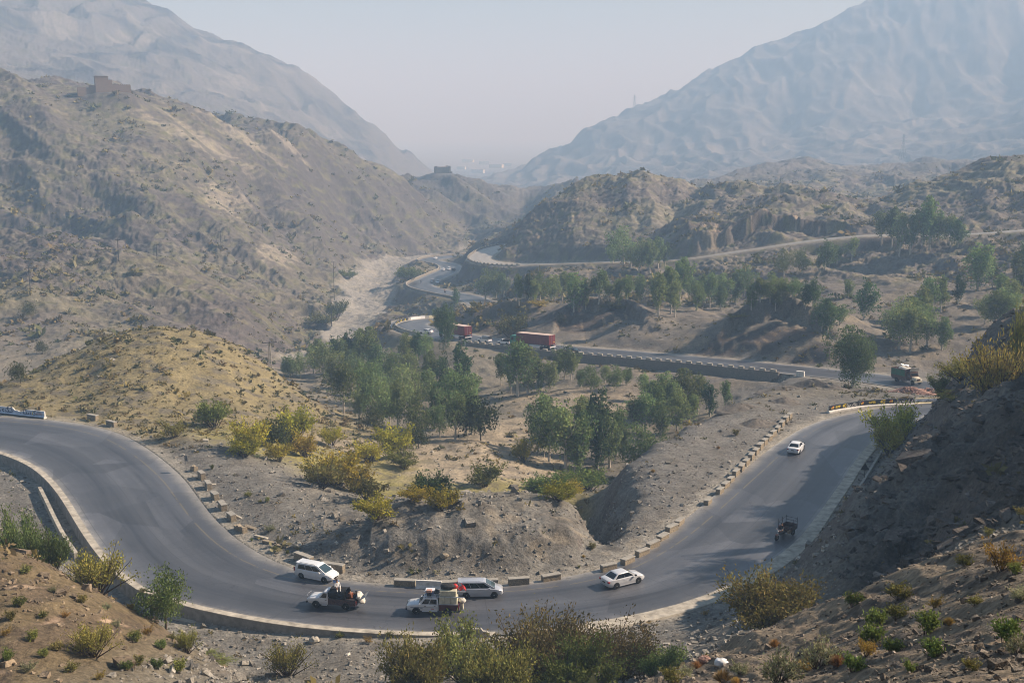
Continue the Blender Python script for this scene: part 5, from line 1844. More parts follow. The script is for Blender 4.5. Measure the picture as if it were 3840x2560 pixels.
# shrubs
YB = [bush_proto(41, r=1.8, h=2.4, n=2600, leaf=.20, mat=M_YEL, stems=26), bush_proto(42, r=1.8, h=2.2, n=2400, leaf=.20, mat=M_YEL, stems=24)]
OB = [bush_proto(43, r=1.8, h=2.0, n=2400, leaf=.20, mat=M_OLV, stems=24), bush_proto(44, r=1.8, h=2.2, n=2600, leaf=.20, mat=M_GRN, stems=24)]
DB = bush_proto(45, r=1.8, h=1.6, n=3000, leaf=.2, mat=M_GUMD, stems=26, hollow=.2)
SHR = [
    (YB[0], 575, 972, 1042, 100, 'bright yellow-green bush, the leftmost big one at the foot of the mound'),
    (YB[1], 668, 935, 1018, 95, 'tall rounded yellow-green bush on the right shoulder of the mound'),
    (OB[1], 492, 915, 982, 80, 'green rounded bush standing alone on the lower mound'),
    (OB[0], 620, 968, 1025, 50, 'olive bush tucked between two big yellow bushes under the mound'),
    (YB[0], 700, 1000, 1050, 70, 'low yellow bush just below the tall rounded one'),
    (YB[1], 770, 1030, 1112, 130, 'very wide yellow bush in the middle of the grassy strip'),
    (OB[0], 735, 1060, 1120, 90, 'olive bush leaning against the very wide yellow one'),
    (YB[0], 905, 985, 1050, 100, 'yellow bush left of the sandy hill, under the acacias'),
    (OB[0], 930, 1035, 1075, 80, 'grey-olive bush on the edge of the sandy hill'),
    (YB[1], 850, 1010, 1062, 70, 'small yellow bush left of the acacias'),
    (YB[0], 760, 985, 1025, 60, 'yellow bush high on the skirt of the mound'),
    (DB, 990, 1090, 1142, 110, 'dark green spreading bush on bare sand above the gravel bank'),
    (OB[0], 1115, 1068, 1118, 90, 'olive bush on the sandy slope right of the dark green one'),
    (YB[1], 870, 1140, 1192, 100, 'yellow-olive bush on the lip of the gravel bank'),
    (YB[0], 1020, 1125, 1172, 90, 'yellowish low bush just above the gravel bank'),
    (OB[1], 1350, 1075, 1125, 110, 'green thicket at the foot of the tall trees'),
    (YB[1], 1280, 1110, 1150, 90, 'yellowish bush at the mouth of the gully'),
    (YB[0], 815, 1075, 1130, 100, 'yellow bush between the very wide one and the gravel bank'),
    (YB[1], 960, 1120, 1150, 80, 'low yellow bush left below the dark green one'),
    (YB[0], 640, 1020, 1060, 70, 'low yellow bush nearest the road verge under the mound'),
    (OB[0], 840, 1095, 1150, 90, 'olive bush beside the lip of the gravel bank'),
    (YB[1], 560, 1005, 1050, 80, 'spreading yellow bush in front of the leftmost big one'),
    (OB[1], 1250, 1085, 1135, 100, 'green bush between sand and gully under the tall trees'),
    (YB[0], 1310, 1105, 1140, 70, 'yellow-green bush right at the gully mouth'),
    (OB[0], 400, 965, 1005, 60, 'thin olive bush at the roadside edge of the mound'),
    (YB[0], 1200, 1010, 1060, 60, 'yellow bush in front of the tall valley trees'),
    (OB[1], 940, 610, 645, 60, 'green thicket beside the riverbed below the S bend'),
    (OB[1], 770, 690, 735, 50, 'green thicket at the foot of the left hill'),
    (OB[0], 740, 720, 750, 60, 'olive thicket along the left bank of the riverbed'),
    (OB[1], 800, 620, 640, 40, 'greyish thicket where the riverbed bends'),
    (OB[0], 1400, 690, 715, 60, 'olive bush on the shelf above the brown cutting'),
    (OB[0], 1175, 722, 775, 70, 'wide olive bush above the white van'),
    (YB[1], 1240, 690, 705, 50, 'yellowish low bush beside the shelf path'),
    (OB[0], 1690, 720, 745, 50, 'olive bush on the crest of the dark outcrop'),
    (OB[1], 1900, 470, 482, 24, 'round green bush on the far ridge saddle'),
]
for i, (pr, u, vt, vb, w_, lb) in enumerate(SHR):
    one(pr, u, vt, vb, w_, lb, 'shrub', dmin=60, rz=i * 1.3)
print('trees', NTREE, time.time() - T0)

# near bushes
NB = bush_proto(51, r=3.2, h=2.6, n=9000, leaf=.20, mat=M_OLV, stems=60, upright=.45, twig=.008)
NG = bush_proto(52, r=2.4, h=2.6, n=7000, leaf=.16, mat=leaf_mat('willow_leaf', (.15, .19, .06)), stems=44, upright=.5, twig=.010)
NY = bush_proto(53, r=2.0, h=1.6, n=3500, leaf=.12, mat=leaf_mat('broom_leaf', (.26, .25, .06)), stems=44, upright=.45)
ND = bush_proto(54, r=3.2, h=3.4, n=10000, leaf=.16, mat=leaf_mat('dry_thorn_leaf', (.17, .15, .062)), stems=60, upright=.5, twig=.010, hollow=.2)
YW = bush_proto(55, r=2.2, h=2.6, n=4200, leaf=.2, mat=M_YEL, stems=34, upright=.4, hollow=.25)
SMT = tree_proto(33, h=4.2, spread=1.9, nlimb=8, low=.28, n=5200, leaf=.17, mat=leaf_mat('mesquite_leaf', (.12, .165, .05)), bark=M_TWIG, lean=.08, dense=1.1)
put(SMT, pick(380, 1442, 50, 95), .98, .4, 'small round green tree with a dark crooked stem on the left slope below the road', 'tree', name='small_tree', sz=1.0)
one(ND, 1250, 1395, 1572, 250, 'tallest olive-brown thorn bush, centre of the bottom thicket', 'shrub', d=80, dmin=60)
one(NG, 1075, 1440, 1572, 190, 'greener bush left of the tallest thorn bush', 'shrub', d=82)
one(ND, 1420, 1445, 1580, 220, 'wide thorn bush right of the tallest one, under the pale kerb', 'shrub', d=78, rz=2.0)
one(NB, 960, 1478, 1590, 170, 'low olive bush at the left end of the bottom thicket', 'shrub', d=78, rz=1.0)
one(NG, 1330, 1480, 1600, 200, 'low green bush in front of the thorn bushes', 'shrub', d=70, rz=4.0)
one(NB, 1150, 1490, 1610, 190, 'shadowy olive bush in front of the greener one', 'shrub', d=70, rz=3.0)
one(NG, 1510, 1480, 1580, 130, 'last green bush at the right end of the bottom thicket', 'shrub', d=76, rz=2.6)
one(NB, 1780, 1340, 1462, 240, 'broad dark olive bush in shade above the foreground rocks', 'shrub', d=74, rz=.7)
one(NY, 660, 1480, 1552, 110, 'thin-twigged bush on grey gravel at the bottom, left of the thicket', 'shrub', dmin=70)
one(NG, 50, 1180, 1285, 105, 'big green bush at the left picture edge under the wall', 'shrub', d=88)
one(NG, 120, 1215, 1300, 90, 'green bush behind the reddish crest on the left slope', 'shrub', d=86, rz=2)
one(NY, 225, 1268, 1350, 150, 'spreading twiggy bush in front of the left retaining wall', 'shrub', d=80)
one(NY, 215, 1435, 1510, 110, 'airy yellow-green bush low on the left slope', 'shrub', dmin=40)
one(NY, 430, 1445, 1500, 60, 'small bush beside the round green tree', 'shrub', dmin=50)
one(NG, 480, 1520, 1590, 110, 'low green bush at the bottom edge under the left slope', 'shrub', d=76)
one(YW, 2055, 930, 1040, 110, 'large yellow-green bush hanging over the road from the dark hill', 'shrub', d=158)
one(YW, 2045, 975, 1030, 70, 'low yellow bush below the large hanging one', 'shrub', d=152, rz=2)
one(NY, 2290, 780, 850, 150, 'wide yellow-green bush high on the dark hill by the right picture edge', 'shrub', d=118)
one(NY, 2215, 820, 880, 120, 'yellow-green bush left of the wide one on the dark hill', 'shrub', d=135, rz=1)
one(NG, 2165, 855, 905, 60, 'green bush on the skyline of the dark hill above the truck', 'shrub', d=150, rz=1.4)
one(NG, 2200, 925, 975, 90, 'dark green bush midway down the shaded hill', 'shrub', d=128, rz=3)
one(NY, 2345, 700, 740, 40, 'small olive bush on the highest visible point of the dark hill', 'shrub', d=124)

# low plants of the two near slopes
FP = [bush_proto(61, 'leafy_plant', r=.5, h=.75, n=900, leaf=.085, mat=M_GRN, stems=18, upright=.75, twig=.012, aspect=.35, hollow=.0),
      bush_proto(62, 'leafy_plant', r=.5, h=.6, n=800, leaf=.075, mat=M_ORNG, stems=16, upright=.7, twig=.012, aspect=.35, hollow=.0),
      bush_proto(63, 'sage_plant', r=.55, h=.5, n=1100, leaf=.06, mat=M_SAGE, stems=22, upright=.55, twig=.012, aspect=.4, hollow=.1),
      tuft_proto(64, r=.4, h=.42, n=420, mat=M_STRAW), bush_proto(65, 'leafy_plant', r=.55, h=.6, n=900, leaf=.08, mat=M_OLV, stems=18, upright=.6, twig=.012, hollow=.05)]
FPN = ['bright green leafy plant', 'reddish-tipped leafy plant', 'grey sage plant', 'straw-coloured grass tuft', 'olive leafy plant']
RIGHT = [(1700, 1545, 1, 2), (1790, 1568, 1.6, 2), (1880, 1535, 1.5, 2), (1600, 1535, .8, 3), (1660, 1568, 1.0, 3), (1780, 1485, .9, 3), (1925, 1530, .8, 3), (1850, 1540, 1.0, 3), (1690, 1570, .7, 3), (2010, 1440, 1.1, 0), (2060, 1425, .9, 4), (2065, 1380, 1.2, 4), (1960, 1395, 1.0, 0),
         (2000, 1480, 1.1, 0), (1990, 1505, .9, 1), (2130, 1455, 1.0, 0), (2150, 1395, .6, 1), (2300, 1310, 1.6, 1), (2215, 1300, .8, 4), (2140, 1510, .8, 0), (2050, 1500, .7, 0), (1960, 1545, .9, 0), (2310, 1475, .8, 0), (2335, 1500, .7, 2), (2240, 1390, .5, 4), (2340, 1380, .8, 2), (2180, 1440, .5, 3),
         (2090, 1545, .5, 0), (2230, 1540, .45, 4), (2330, 1320, .6, 0), (2270, 1230, .8, 4), (2345, 1190, 1.0, 4), (1580, 1555, .9, 2), (1540, 1570, 1, 4), (1620, 1515, .6, 1)]
LEFTP = [(45, 1395, 1.2, 0), (25, 1425, .9, 4), (120, 1360, .8, 2), (235, 1335, .8, 4), (330, 1390, 1.0, 4), (75, 1475, 1.0, 0), (100, 1510, .9, 0), (130, 1495, .8, 4), (20, 1520, 1.0, 0), (60, 1545, 1.1, 2), (165, 1545, 1, 4), (310, 1475, 1.1, 0), (340, 1460, .9, 1), (370, 1490, .9, 0), (320, 1525, .9, 4), (360, 1535, 1.0, 0),
         (300, 1400, .8, 1), (245, 1400, .7, 2), (290, 1540, .8, 0), (410, 1545, 1.2, 0), (15, 1460, .7, 1), (190, 1385, .8, 4), (150, 1420, .6, 1), (100, 1420, .7, 4), (60, 1320, .9, 4), (270, 1440, .8, 2), (230, 1560, .8, 1), (395, 1470, .7, 4)]
BANK = [(487, 1078, 1.1, 0), (570, 1142, 1.0, 4), (614, 1153, .9, 0), (598, 1155, .6, 4), (620, 1222, 1.3, 2), (632, 1265, .9, 4), (685, 1262, .8, 2), (578, 1242, .6, 0), (1360, 1262, 1.2, 4), (1340, 1280, .8, 3), (720, 1118, 1.0, 2), (590, 1052, 1.0, 2), (1690, 1000, 1.5, 4), (1650, 1030, 1.0, 3), (1500, 1085, 1.0, 3),
        (660, 1272, .8, 0), (1440, 1300, .5, 0), (1330, 1305, .5, 4), (895, 1465, 1.1, 4), (780, 1465, .8, 4), (845, 1478, 1.0, 1), (1620, 1415, .8, 1), (1450, 1465, 1, 4), (1480, 1455, .8, 1)]
for where, lst, grp in (('on the right foreground slope', RIGHT, 'low plants on the right foreground slope'), ('on the left ochre slope', LEFTP, 'low plants on the left ochre slope'), ('on the gravel beside the road', BANK, 'low plants on the gravel')):
    cnt = {}
    for u, v, s, k in sorted(lst):
        cnt[k] = cnt.get(k, 0) + 1
        p = pick(u, v, 8, 230)
        put(FP[k], p - Vector((0, 0, .03)), s * rt.uniform(.85, 1.15) * (1.05 if p.y < 48 else 1.2), rt.uniform(0, 6), '%s, %s from the left %s' % (FPN[k], ORD[cnt[k] - 1], where), 'plant', grp)
for pr in PROTOS + YB + OB + FP + [DB, NB, NG, NY, ND, YW, SMT]:
    for c in list(pr.children):
        bpy.data.objects.remove(c)
    bpy.data.objects.remove(pr)


# uncountable low scrub and loose stones
def scatter_px(n, u0, u1, v0, v1, rng, dmin=12):
    out = []
    for u, v in zip(rng.uniform(u0, u1, n), rng.uniform(v0, v1, n)):
        out.append(pick(u, v, dmin, 1100))
    return out


rg = np.random.default_rng(77)
pts = []
jj = rg.integers(np.searchsorted(GY, 55), np.searchsorted(GY, 1050), 72000)
ii = rg.integers(np.searchsorted(GH, -.60), np.searchsorted(GH, .80), 72000)
x_, y_, z_ = XX[jj, ii], YY[jj, ii], ZZ[jj, ii]
dens = .22 + .95 * pn(x_ / 48, y_ / 48, 61) + .5 * pn(x_ / 13, y_ / 13, 62)
dens = np.where(y_ < 300, dens * .75, dens)
mound = mo[jj, ii]
dens = np.maximum(dens, sstep(.3, .6, mound) * .85)
gravel = (y_ < 150) & (x_ > -48) & (x_ < 30)
dens = np.where(gravel, dens * .12, dens)
dens = np.where(fr_[jj, ii] > .5, .35, dens)
dens = np.where(darkh[jj, ii] > .4, dens * .3, dens)
ok = (RD[jj, ii] > 1.6) & (OD[jj, ii] > 1.5) & (RV[jj, ii] < .3) & (rg.random(72000) < dens)
x_, y_, z_, mound = x_[ok], y_[ok], z_[ok], mound[ok]
n = len(x_)
size = np.clip(rg.lognormal(-.95, .55, n), .15, 1.6) * np.where(y_ > 330, 1.7 + y_ / 700, 1.0) * np.where(y_ < 62, .4, 1)
pal = np.array([(.15, .14, .055), (.24, .21, .07), (.11, .12, .055), (.20, .19, .10), (.20, .165, .08)], np.float32)
kind = rg.integers(0, 5, n)
K = 16
nl = n * K
d = rg.normal(size=(nl, 3))
d /= np.linalg.norm(d, axis=1)[:, None]
d[:, 2] = np.abs(d[:, 2]) * .8
S_ = np.repeat(size, K)
cen = np.stack([np.repeat(x_, K), np.repeat(y_, K), np.repeat(z_, K)], 1) + d * (S_ * rg.uniform(.25, 1, nl))[:, None]
tc = pal[np.repeat(kind, K)] * rg.uniform(.6, 1.35, nl)[:, None]
M_SCRUB = leaf_mat('low_scrub_leaf', (1, 1, 1), .2, tintvar=0)
tag(leaves('scrub', cen, d + rg.normal(size=(nl, 3)) * .5, S_ * np.repeat(np.where(y_ < 210, .62, .85), K), .5, tc, M_SCRUB, None, rg), kind='stuff')
print('scrub', n, time.time() - T0)

# stones: squashed, skewed boxes
def stones(name, x, y, z, s, flat, cols, mat, rng):
    n = len(x)
    base = np.array([(-1, -1, -1), (1, -1, -1), (1, 1, -1), (-1, 1, -1), (-1, -1, 1), (1, -1, 1), (1, 1, 1), (-1, 1, 1)], float) * .5
    v = base[None] * (1 + rng.uniform(-.35, .35, (n, 8, 3)))
    v *= (s[:, None] * np.stack([rng.uniform(.8, 1.5, n), rng.uniform(.5, 1.1, n), flat], 1))[:, None, :]
    a, b, c = rng.uniform(0, 2 * PI, n), rng.normal(0, .35, n), rng.normal(0, .3, n)
    ca, sa, cb, sb, cc_, sc_ = np.cos(a), np.sin(a), np.cos(b), np.sin(b), np.cos(c), np.sin(c)
    X, Y, Z_ = v[..., 0], v[..., 1], v[..., 2]
    Y, Z_ = Y * cb[:, None] - Z_ * sb[:, None], Y * sb[:, None] + Z_ * cb[:, None]
    X, Z_ = X * cc_[:, None] - Z_ * sc_[:, None], X * sc_[:, None] + Z_ * cc_[:, None]
    X, Y = X * ca[:, None] - Y * sa[:, None], X * sa[:, None] + Y * ca[:, None]
    vv = np.stack([X + x[:, None], Y + y[:, None], Z_ + (z + s * flat * .25)[:, None]], -1).reshape(-1, 3)
    q6 = np.array([(3, 2, 1, 0), (4, 5, 6, 7), (0, 1, 5, 4), (1, 2, 6, 5), (2, 3, 7, 6), (3, 0, 4, 7)])
    qd = (q6[None] + (np.arange(n) * 8)[:, None, None]).reshape(-1, 4)
    me = np_mesh(name, vv, qd, smooth=False)
    at = me.color_attributes.new('soil', 'FLOAT_COLOR', 'POINT')
    cc = np.repeat(cols, 8, 0).astype(np.float32)
    at.data.foreach_set('color', np.concatenate([cc, np.ones((n * 8, 1), np.float32)], 1).ravel())
    return tag(link(name, me, mat), kind='stuff')


NS = 104000
jj = rg.integers(np.searchsorted(GY, 14), np.searchsorted(GY, 230), NS)
ii = rg.integers(np.searchsorted(GH, -.58), np.searchsorted(GH, .80), NS)
x_, y_ = XX[jj, ii], YY[jj, ii]
dk, fg_, lf_ = darkh[jj, ii], fr_[jj, ii], lf[jj, ii]
dens = .22 + .35 * pn(x_ / 7, y_ / 7, 71) + .25 * pn(x_ / 2, y_ / 2, 72)
dens = np.where((y_ < 150) & (dk < .3) & (fg_ < .5) & (lf_ < .5), dens + .2, dens)
dens = np.where(dk > .4, .38 + .3 * pn(x_ / 5, y_ / 5, 73), dens)
dens = np.where(mo[jj, ii] > .4, dens * .25, dens)
dens = np.where(y_ > 170, dens * .5, dens)
dens = np.where(lf_ > .5, dens * .6, dens)
dens = np.where(fg_ > .5, .55 + .5 * pn(x_ / 1.5, y_ / 1.5, 74), dens)
dens = np.maximum(dens, (1 - sstep(1.2, 3.0, RD[jj, ii])) * .2)
ok = (RD[jj, ii] > .9) & (rg.random(NS) < dens)
jj, ii, x_, y_, dk, fg_, lf_ = jj[ok], ii[ok], x_[ok], y_[ok], dk[ok], fg_[ok], lf_[ok]
n = len(x_)
s = np.clip(rg.lognormal(-2.0, .62, n), .05, 1.1) * np.where(dk > .4, 2.4, 1.0) * np.where(fg_ > .5, .33, 1)
s = np.where(RD[jj, ii] < 7, np.minimum(s, .38), s)
flat = np.where(dk > .4, rg.uniform(.12, .35, n), rg.uniform(.3, .9, n))
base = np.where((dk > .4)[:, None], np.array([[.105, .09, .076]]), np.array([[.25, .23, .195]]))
base = np.where((lf_ > .5)[:, None], np.array([[.22, .17, .115]]), base)
base = np.where((fg_ > .5)[:, None], np.array([[.19, .16, .125]]), base)
cols = base * rg.uniform(.55, 1.5, n)[:, None] * np.where(rg.random(n) < .05, 1.5, 1.0)[:, None]
stones('rubble', x_, y_, ZZ[jj, ii], s, flat, np.clip(cols, 0, .6), M_EARTH, rg)
print('stones', n, time.time() - T0)
# ------------------------------------------------------------------ vehicles and people
P_WHITE = simple('white_car_paint', (.72, .73, .74), .28, .5, var=.06, scale=2, coat=.5)
P_SILV = simple('silver_car_paint', (.50, .52, .56), .3, .5, metal=.35, var=.06, scale=2, coat=.5)
P_PEARL = simple('pearl_grey_car_paint', (.60, .61, .62), .3, .5, metal=.15, var=.06, scale=2, coat=.5)
P_BLACK = simple('black_car_paint', (.012, .013, .016), .25, .5, var=.1, coat=.5)
GLASS = simple('tinted_glass', (.010, .012, .015), .06, .6, var=.1)
SCREEN = simple('windscreen_glass', (.035, .06, .07), .05, .8, var=.15)
RUBBER = simple('tyre_rubber', (.014, .014, .014), .85, .2, var=.3)
ALLOY = simple('alloy_wheel', (.42, .43, .45), .3, .5, metal=.7, var=.15)
TRIM = simple('black_plastic_trim', (.018, .018, .02), .6, .3, var=.2)
LAMPR = simple('red_lamp_lens', (.32, .015, .015), .2, .5, var=.2)
LAMPW = simple('clear_lamp_lens', (.55, .56, .56), .12, .6, var=.1)
PLATE = simple('dark_number_plate', (.06, .055, .03), .5, .3)
MAROON = simple('maroon_bed_paint', (.075, .010, .014), .35, .5, var=.25)
CLOTHW = simple('pale_sack_cloth', (.66, .62, .54), .9, .1, var=.25, scale=4, bump=.3)
CLOTHC = simple('cream_canvas', (.56, .53, .40), .9, .1, var=.3, scale=3, bump=.3)
CLOTHB = simple('black_canvas', (.022, .022, .023), .85, .2, var=.5, scale=3, bump=.4)
CLOTHG = simple('charcoal_cloth', (.045, .045, .043), .9, .1, var=.4, scale=4, bump=.4)
REDC = simple('red_plastic', (.48, .025, .02), .5, .3, var=.25)
BLUEC = simple('blue_lid_plastic', (.30, .36, .55), .5, .3, var=.2)
PINKC = simple('pinkish_box', (.52, .28, .21), .7, .2, var=.2)
WOOD = simple('worn_timber', (.22, .15, .09), .85, .2, var=.4)
SKIN = simple('skin', (.30, .165, .095), .6, .3, var=.1)
HAIR = simple('black_hair', (.012, .010, .009), .6, .3)


def loft(st, smooth=True):
    """stations (x, half width, z low, z shoulder, crown)"""
    mb, vs, fs = MB(), [], []
    m = 12
    for x, hw, zl, zs, cr_ in st:
        half = [(hw * .55, zl), (hw * .93, zl + .03), (hw * .995, zl + .14), (hw, zl + (zs - zl) * .55), (hw * .965, zs - .06), (hw * .86, zs)]
        ring = half + [(-y, z) for y, z in reversed(half)]
        ring[5] = (hw * .86, zs)
        ring = [(x, y, z + (cr_ if abs(y) < hw * .5 and z >= zs - .01 else 0)) for y, z in ring]
        vs += ring
    for i in range(len(st) - 1):
        fs += [(i * m + k, i * m + (k + 1) % m, (i + 1) * m + (k + 1) % m, (i + 1) * m + k) for k in range(m)]
    fs += [tuple(range(m)), tuple((len(st) - 1) * m + k for k in reversed(range(m)))]
    return mb.add(vs, fs)


def panel(q4, a0, a1, b0, b1, off):
    """a thin pane inside the quad q4 (p00, p10, p11, p01), margins a0..a1, b0..b1, standing off along the normal"""
    p = [Vector(x) for x in q4]
    nrm = (p[1] - p[0]).cross(p[3] - p[0]).normalized()
    f = lambda a, b: (p[0] * (1 - a) + p[1] * a) * (1 - b) + (p[3] * (1 - a) + p[2] * a) * b
    c = [f(a0, b0), f(a1, b0), f(a1, b1), f(a0, b1)]
    mb = MB()
    return mb.add([v + nrm * off for v in c] + [v - nrm * .03 for v in c], [(0, 1, 2, 3), (7, 6, 5, 4), (0, 4, 5, 1), (1, 5, 6, 2), (2, 6, 7, 3), (3, 7, 4, 0)])


def wheel_parts(r=.32, w=.21):
    t = MB().lathe([(r * .62, -w / 2), (r * .93, -w / 2), (r, -w * .35), (r, w * .35), (r * .93, w / 2), (r * .62, w / 2)], n=20).mesh('tyre', smooth=True)
    rm = MB().lathe([(r * .64, -w * .46), (r * .64, w * .40), (r * .60, w * .47), (r * .55, w * .40), (r * .54, w * .1)], n=20)
    for k in range(5):
        a = 2 * PI * k / 5
        rm.add([Matrix.Rotation(a, 4, 'Y') @ Vector(p) for p in ((-.045, w * .30, 0), (.045, w * .30, 0), (.035, w * .40, r * .6), (-.035, w * .40, r * .6), (-.045, w * .47, 0), (.045, w * .47, 0), (.03, w * .46, r * .6), (-.03, w * .46, r * .6))],
               [(3, 2, 1, 0), (4, 5, 6, 7), (0, 1, 5, 4), (1, 2, 6, 5), (2, 3, 7, 6), (3, 0, 4, 7)])
    rm.lathe([(r * .17, w * .2), (r * .17, w * .5), (r * .08, w * .52)], n=10)
    rm = rm.mesh('rim', smooth=False)
    t.materials.append(RUBBER)
    rm.materials.append(ALLOY)
    return t, rm


WH = wheel_parts()
WH_PLAIN = wheel_parts(.34, .22)


def wheel(root, x, y, r=.32, mesh=WH, base=.32):
    e = empty('wheel', (x, y, r), 0 if y > 0 else PI)
    e.scale = (r / base,) * 3
    e.parent = root
    link('tyre', mesh[0], None, e)
    link('rim', mesh[1], None, e)
    return e


def arch(root, x, y, r=.38):
    # dark wheel housing set just proud of the wing
    s = 1 if y > 0 else -1
    mb = MB()
    n = 14
    vs = [(x, y + s * .006, r * .82)] + [(x + r * math.cos(PI * k / n * 1.1 - .157), y + s * .006, r * .82 + r * math.sin(PI * k / n * 1.1 - .157)) for k in range(n + 1)]
    vs2 = [(a, b - s * .1, c) for a, b, c in vs]
    m = len(vs)
    mb.add(vs + vs2, [tuple(range(m)), tuple(reversed(range(m, 2 * m)))] + [(k, (k + 1) % m, (k + 1) % m + m, k + m) for k in range(m)])
    return mb.build('wheel_arch', TRIM, root)


def car(root, kind, paint, lod=0):
    if kind == 'saloon':
        st = [(-2.32, .60, .42, .78, 0), (-2.26, .76, .30, .93, 0), (-2.05, .82, .24, 1.0, .01), (-1.7, .845, .21, 1.0, .02), (-1.0, .86, .2, .97, 0), (0, .865, .2, .95, 0), (1.0, .86, .2, .93, .02), (1.55, .845, .21, .88, .045), (2.0, .80, .24, .78, .04), (2.22, .70, .30, .66, .02), (2.30, .55, .36, .56, 0)]
        B0, B1, R0, R1, zb, zt, hb, ht, wx = -1.78, 1.2, -.98, .22, .955, 1.46, .795, .59, 1.36
    else:
        st = [(-2.28, .66, .42, .85, 0), (-2.24, .80, .30, 1.0, 0), (-2.0, .85, .24, 1.02, 0), (-1.2, .87, .2, 1.0, 0), (0, .875, .2, .98, 0), (.9, .87, .2, .98, .02), (1.4, .855, .21, .94, .05), (1.85, .81, .24, .84, .05), (2.14, .72, .30, .70, .02), (2.26, .55, .36, .58, 0)]
        B0, B1, R0, R1, zb, zt, hb, ht, wx = -2.24, 1.5, -1.98, .42, .985, 1.60, .81, .64, 1.36
    loft(st).build('body', paint, root, smooth=True)
    # cabin: three rings so the roof is rounded
    mb, vs = MB(), []
    rings = [(B0, B1, hb, zb - .03), (B0 + (R0 - B0) * .86, B1 + (R1 - B1) * .88, hb + (ht - hb) * .80, zb + (zt - zb) * .82), (R0, R1, ht, zt - .035), (R0 + .14, R1 - .16, ht - .12, zt)]
    for a, b, h_, z in rings:
        vs += [(a, -h_, z), (b, -h_ * .94, z), (b, h_ * .94, z), (a, h_, z)]
    fs = [(i * 4 + k, i * 4 + (k + 1) % 4, i * 4 + 4 + (k + 1) % 4, i * 4 + 4 + k) for i in range(3) for k in range(4)] + [(12, 13, 14, 15), (3, 2, 1, 0)]
    mb.add(vs, fs)
    mb.build('roof', paint, root, smooth=True)
    v = [Vector(p) for p in vs]
    panel((v[1], v[2], v[6], v[5]), .07, .93, .06, .97, .012).build('windscreen', SCREEN, root)
    panel((v[3], v[0], v[4], v[7]), .08, .92, .14 if kind == 'saloon' else .28, .95, .012).build('rear_window', GLASS, root)
    spl = (.50,) if kind == 'saloon' else (.34, .66)
    for s in (0, 1):
        qd = (v[0], v[1], v[5], v[4]) if s == 0 else (v[2], v[3], v[7], v[6])
        lo, hi = .09, .90
        cuts = [lo] + [(lo + (hi - lo) * (c if s == 0 else 1 - c)) for c in (spl if s == 0 else spl[::-1])] + [hi]
        for a, b in zip(cuts, cuts[1:]):
            panel(qd, a + .008, b - .008, .12, .93, .012).build('side_window', GLASS, root)
    for x in (-wx, wx):
        for y in (-.80, .80):
            arch(root, x, y * (.855 / .80), .375)
            wheel(root, x, y * .99)
    for s in (-1, 1):
        MB().add([(2.24, s * .40, .60), (2.20, s * .70, .62), (2.0, s * .80, .72), (2.02, s * .66, .80), (2.14, s * .42, .72), (1.95, s * .45, .66), (1.9, s * .7, .66)], [(0, 1, 2, 3, 4), (0, 5, 6, 1), (0, 4, 5), (4, 3, 5), (3, 2, 6, 5), (1, 6, 2)]).build('headlight', LAMPW, root)
        if kind == 'saloon':
            MB().box(-2.335, -2.14, s * .70 - .125, s * .70 + .125, .70, .88).build('taillight', LAMPR, root, bevel=.03)
        else:
            MB().box(-2.32, -2.16, s * .76 - .07, s * .76 + .07, .72, 1.12).build('taillight', LAMPR, root, bevel=.03)
        MB().box(.80, 1.0, s * .98 - .10, s * .98 + .10, .96, 1.10).build('mirror', TRIM if kind == 'saloon' else paint, root, bevel=.03)
        MB().box(-1.0, 1.0, s * .868 - .012, s * .868 + .012, .20, .30).build('side_skirt', paint, root, bevel=.008)
        for x in (-.35, .55):
            MB().box(x - .09, x + .09, s * .872 - .012, s * .872 + .014, .80, .835).build('door_handle', paint, root)
    MB().box(2.24, 2.325, -.36, .36, .42, .54).build('grille', TRIM, root, bevel=.02)
    MB().box(-2.36, -2.28, -.22, .22, .62, .73).build('number_plate', PLATE, root)
    if kind != 'saloon':
        MB().box(R0 - .22, R0 + .12, -.6, .6, zt - .05, zt - .015).build('roof_spoiler', paint, root, bevel=.01)
        for s in (-1, 1):
            MB().tube([(R0 + .25, s * .56, zt - .02), (R0 + .35, s * .56, zt + .035), (R1 - .45, s * .54, zt + .035), (R1 - .3, s * .53, zt - .02)], .016, 5).build('roof_rail', TRIM if paint is P_WHITE else paint, root)


def on_road(u, v, sgn=1, dz=.0, turn=0.0, z0=0.0):
    p = at_z(u, v, z0)
    for _ in range(4):
        d, s, z, hw, ix = near_path(ROAD, np.array([p.x]), np.array([p.y]))
        p = at_z(u, v, float(z[0]))
    i = int(ix[0])
    t = tangents(ROAD)[i] * sgn
    a = float(d[0] / hw[0])
    p.z = float(z[0]) + .04 * (1 - min(a, 1) ** 2) + .012 + dz
    return p, math.atan2(t[1], t[0]) + turn, i


def slope_of(i, sgn):
    a, b = ROAD[max(i - 2, 0)], ROAD[min(i + 2, len(ROAD) - 1)]
    return -math.atan2((b[2] - a[2]), np.linalg.norm(b[:2] - a[:2])) * sgn


def vehicle(name, u, v, sgn, label, cat, turn=0.0, grp=None):
    z0 = 0.0 if v > 905 else -8.0 if u > 1900 else -14 if v > 755 else -33
    p, a, i = on_road(u, v, sgn, turn=turn, z0=z0)
    r = empty(name, p, a, label, cat, grp)
    r.rotation_mode = 'ZYX' if False else 'XYZ'
    r.rotation_euler = (0, slope_of(i, sgn), a)
    return r


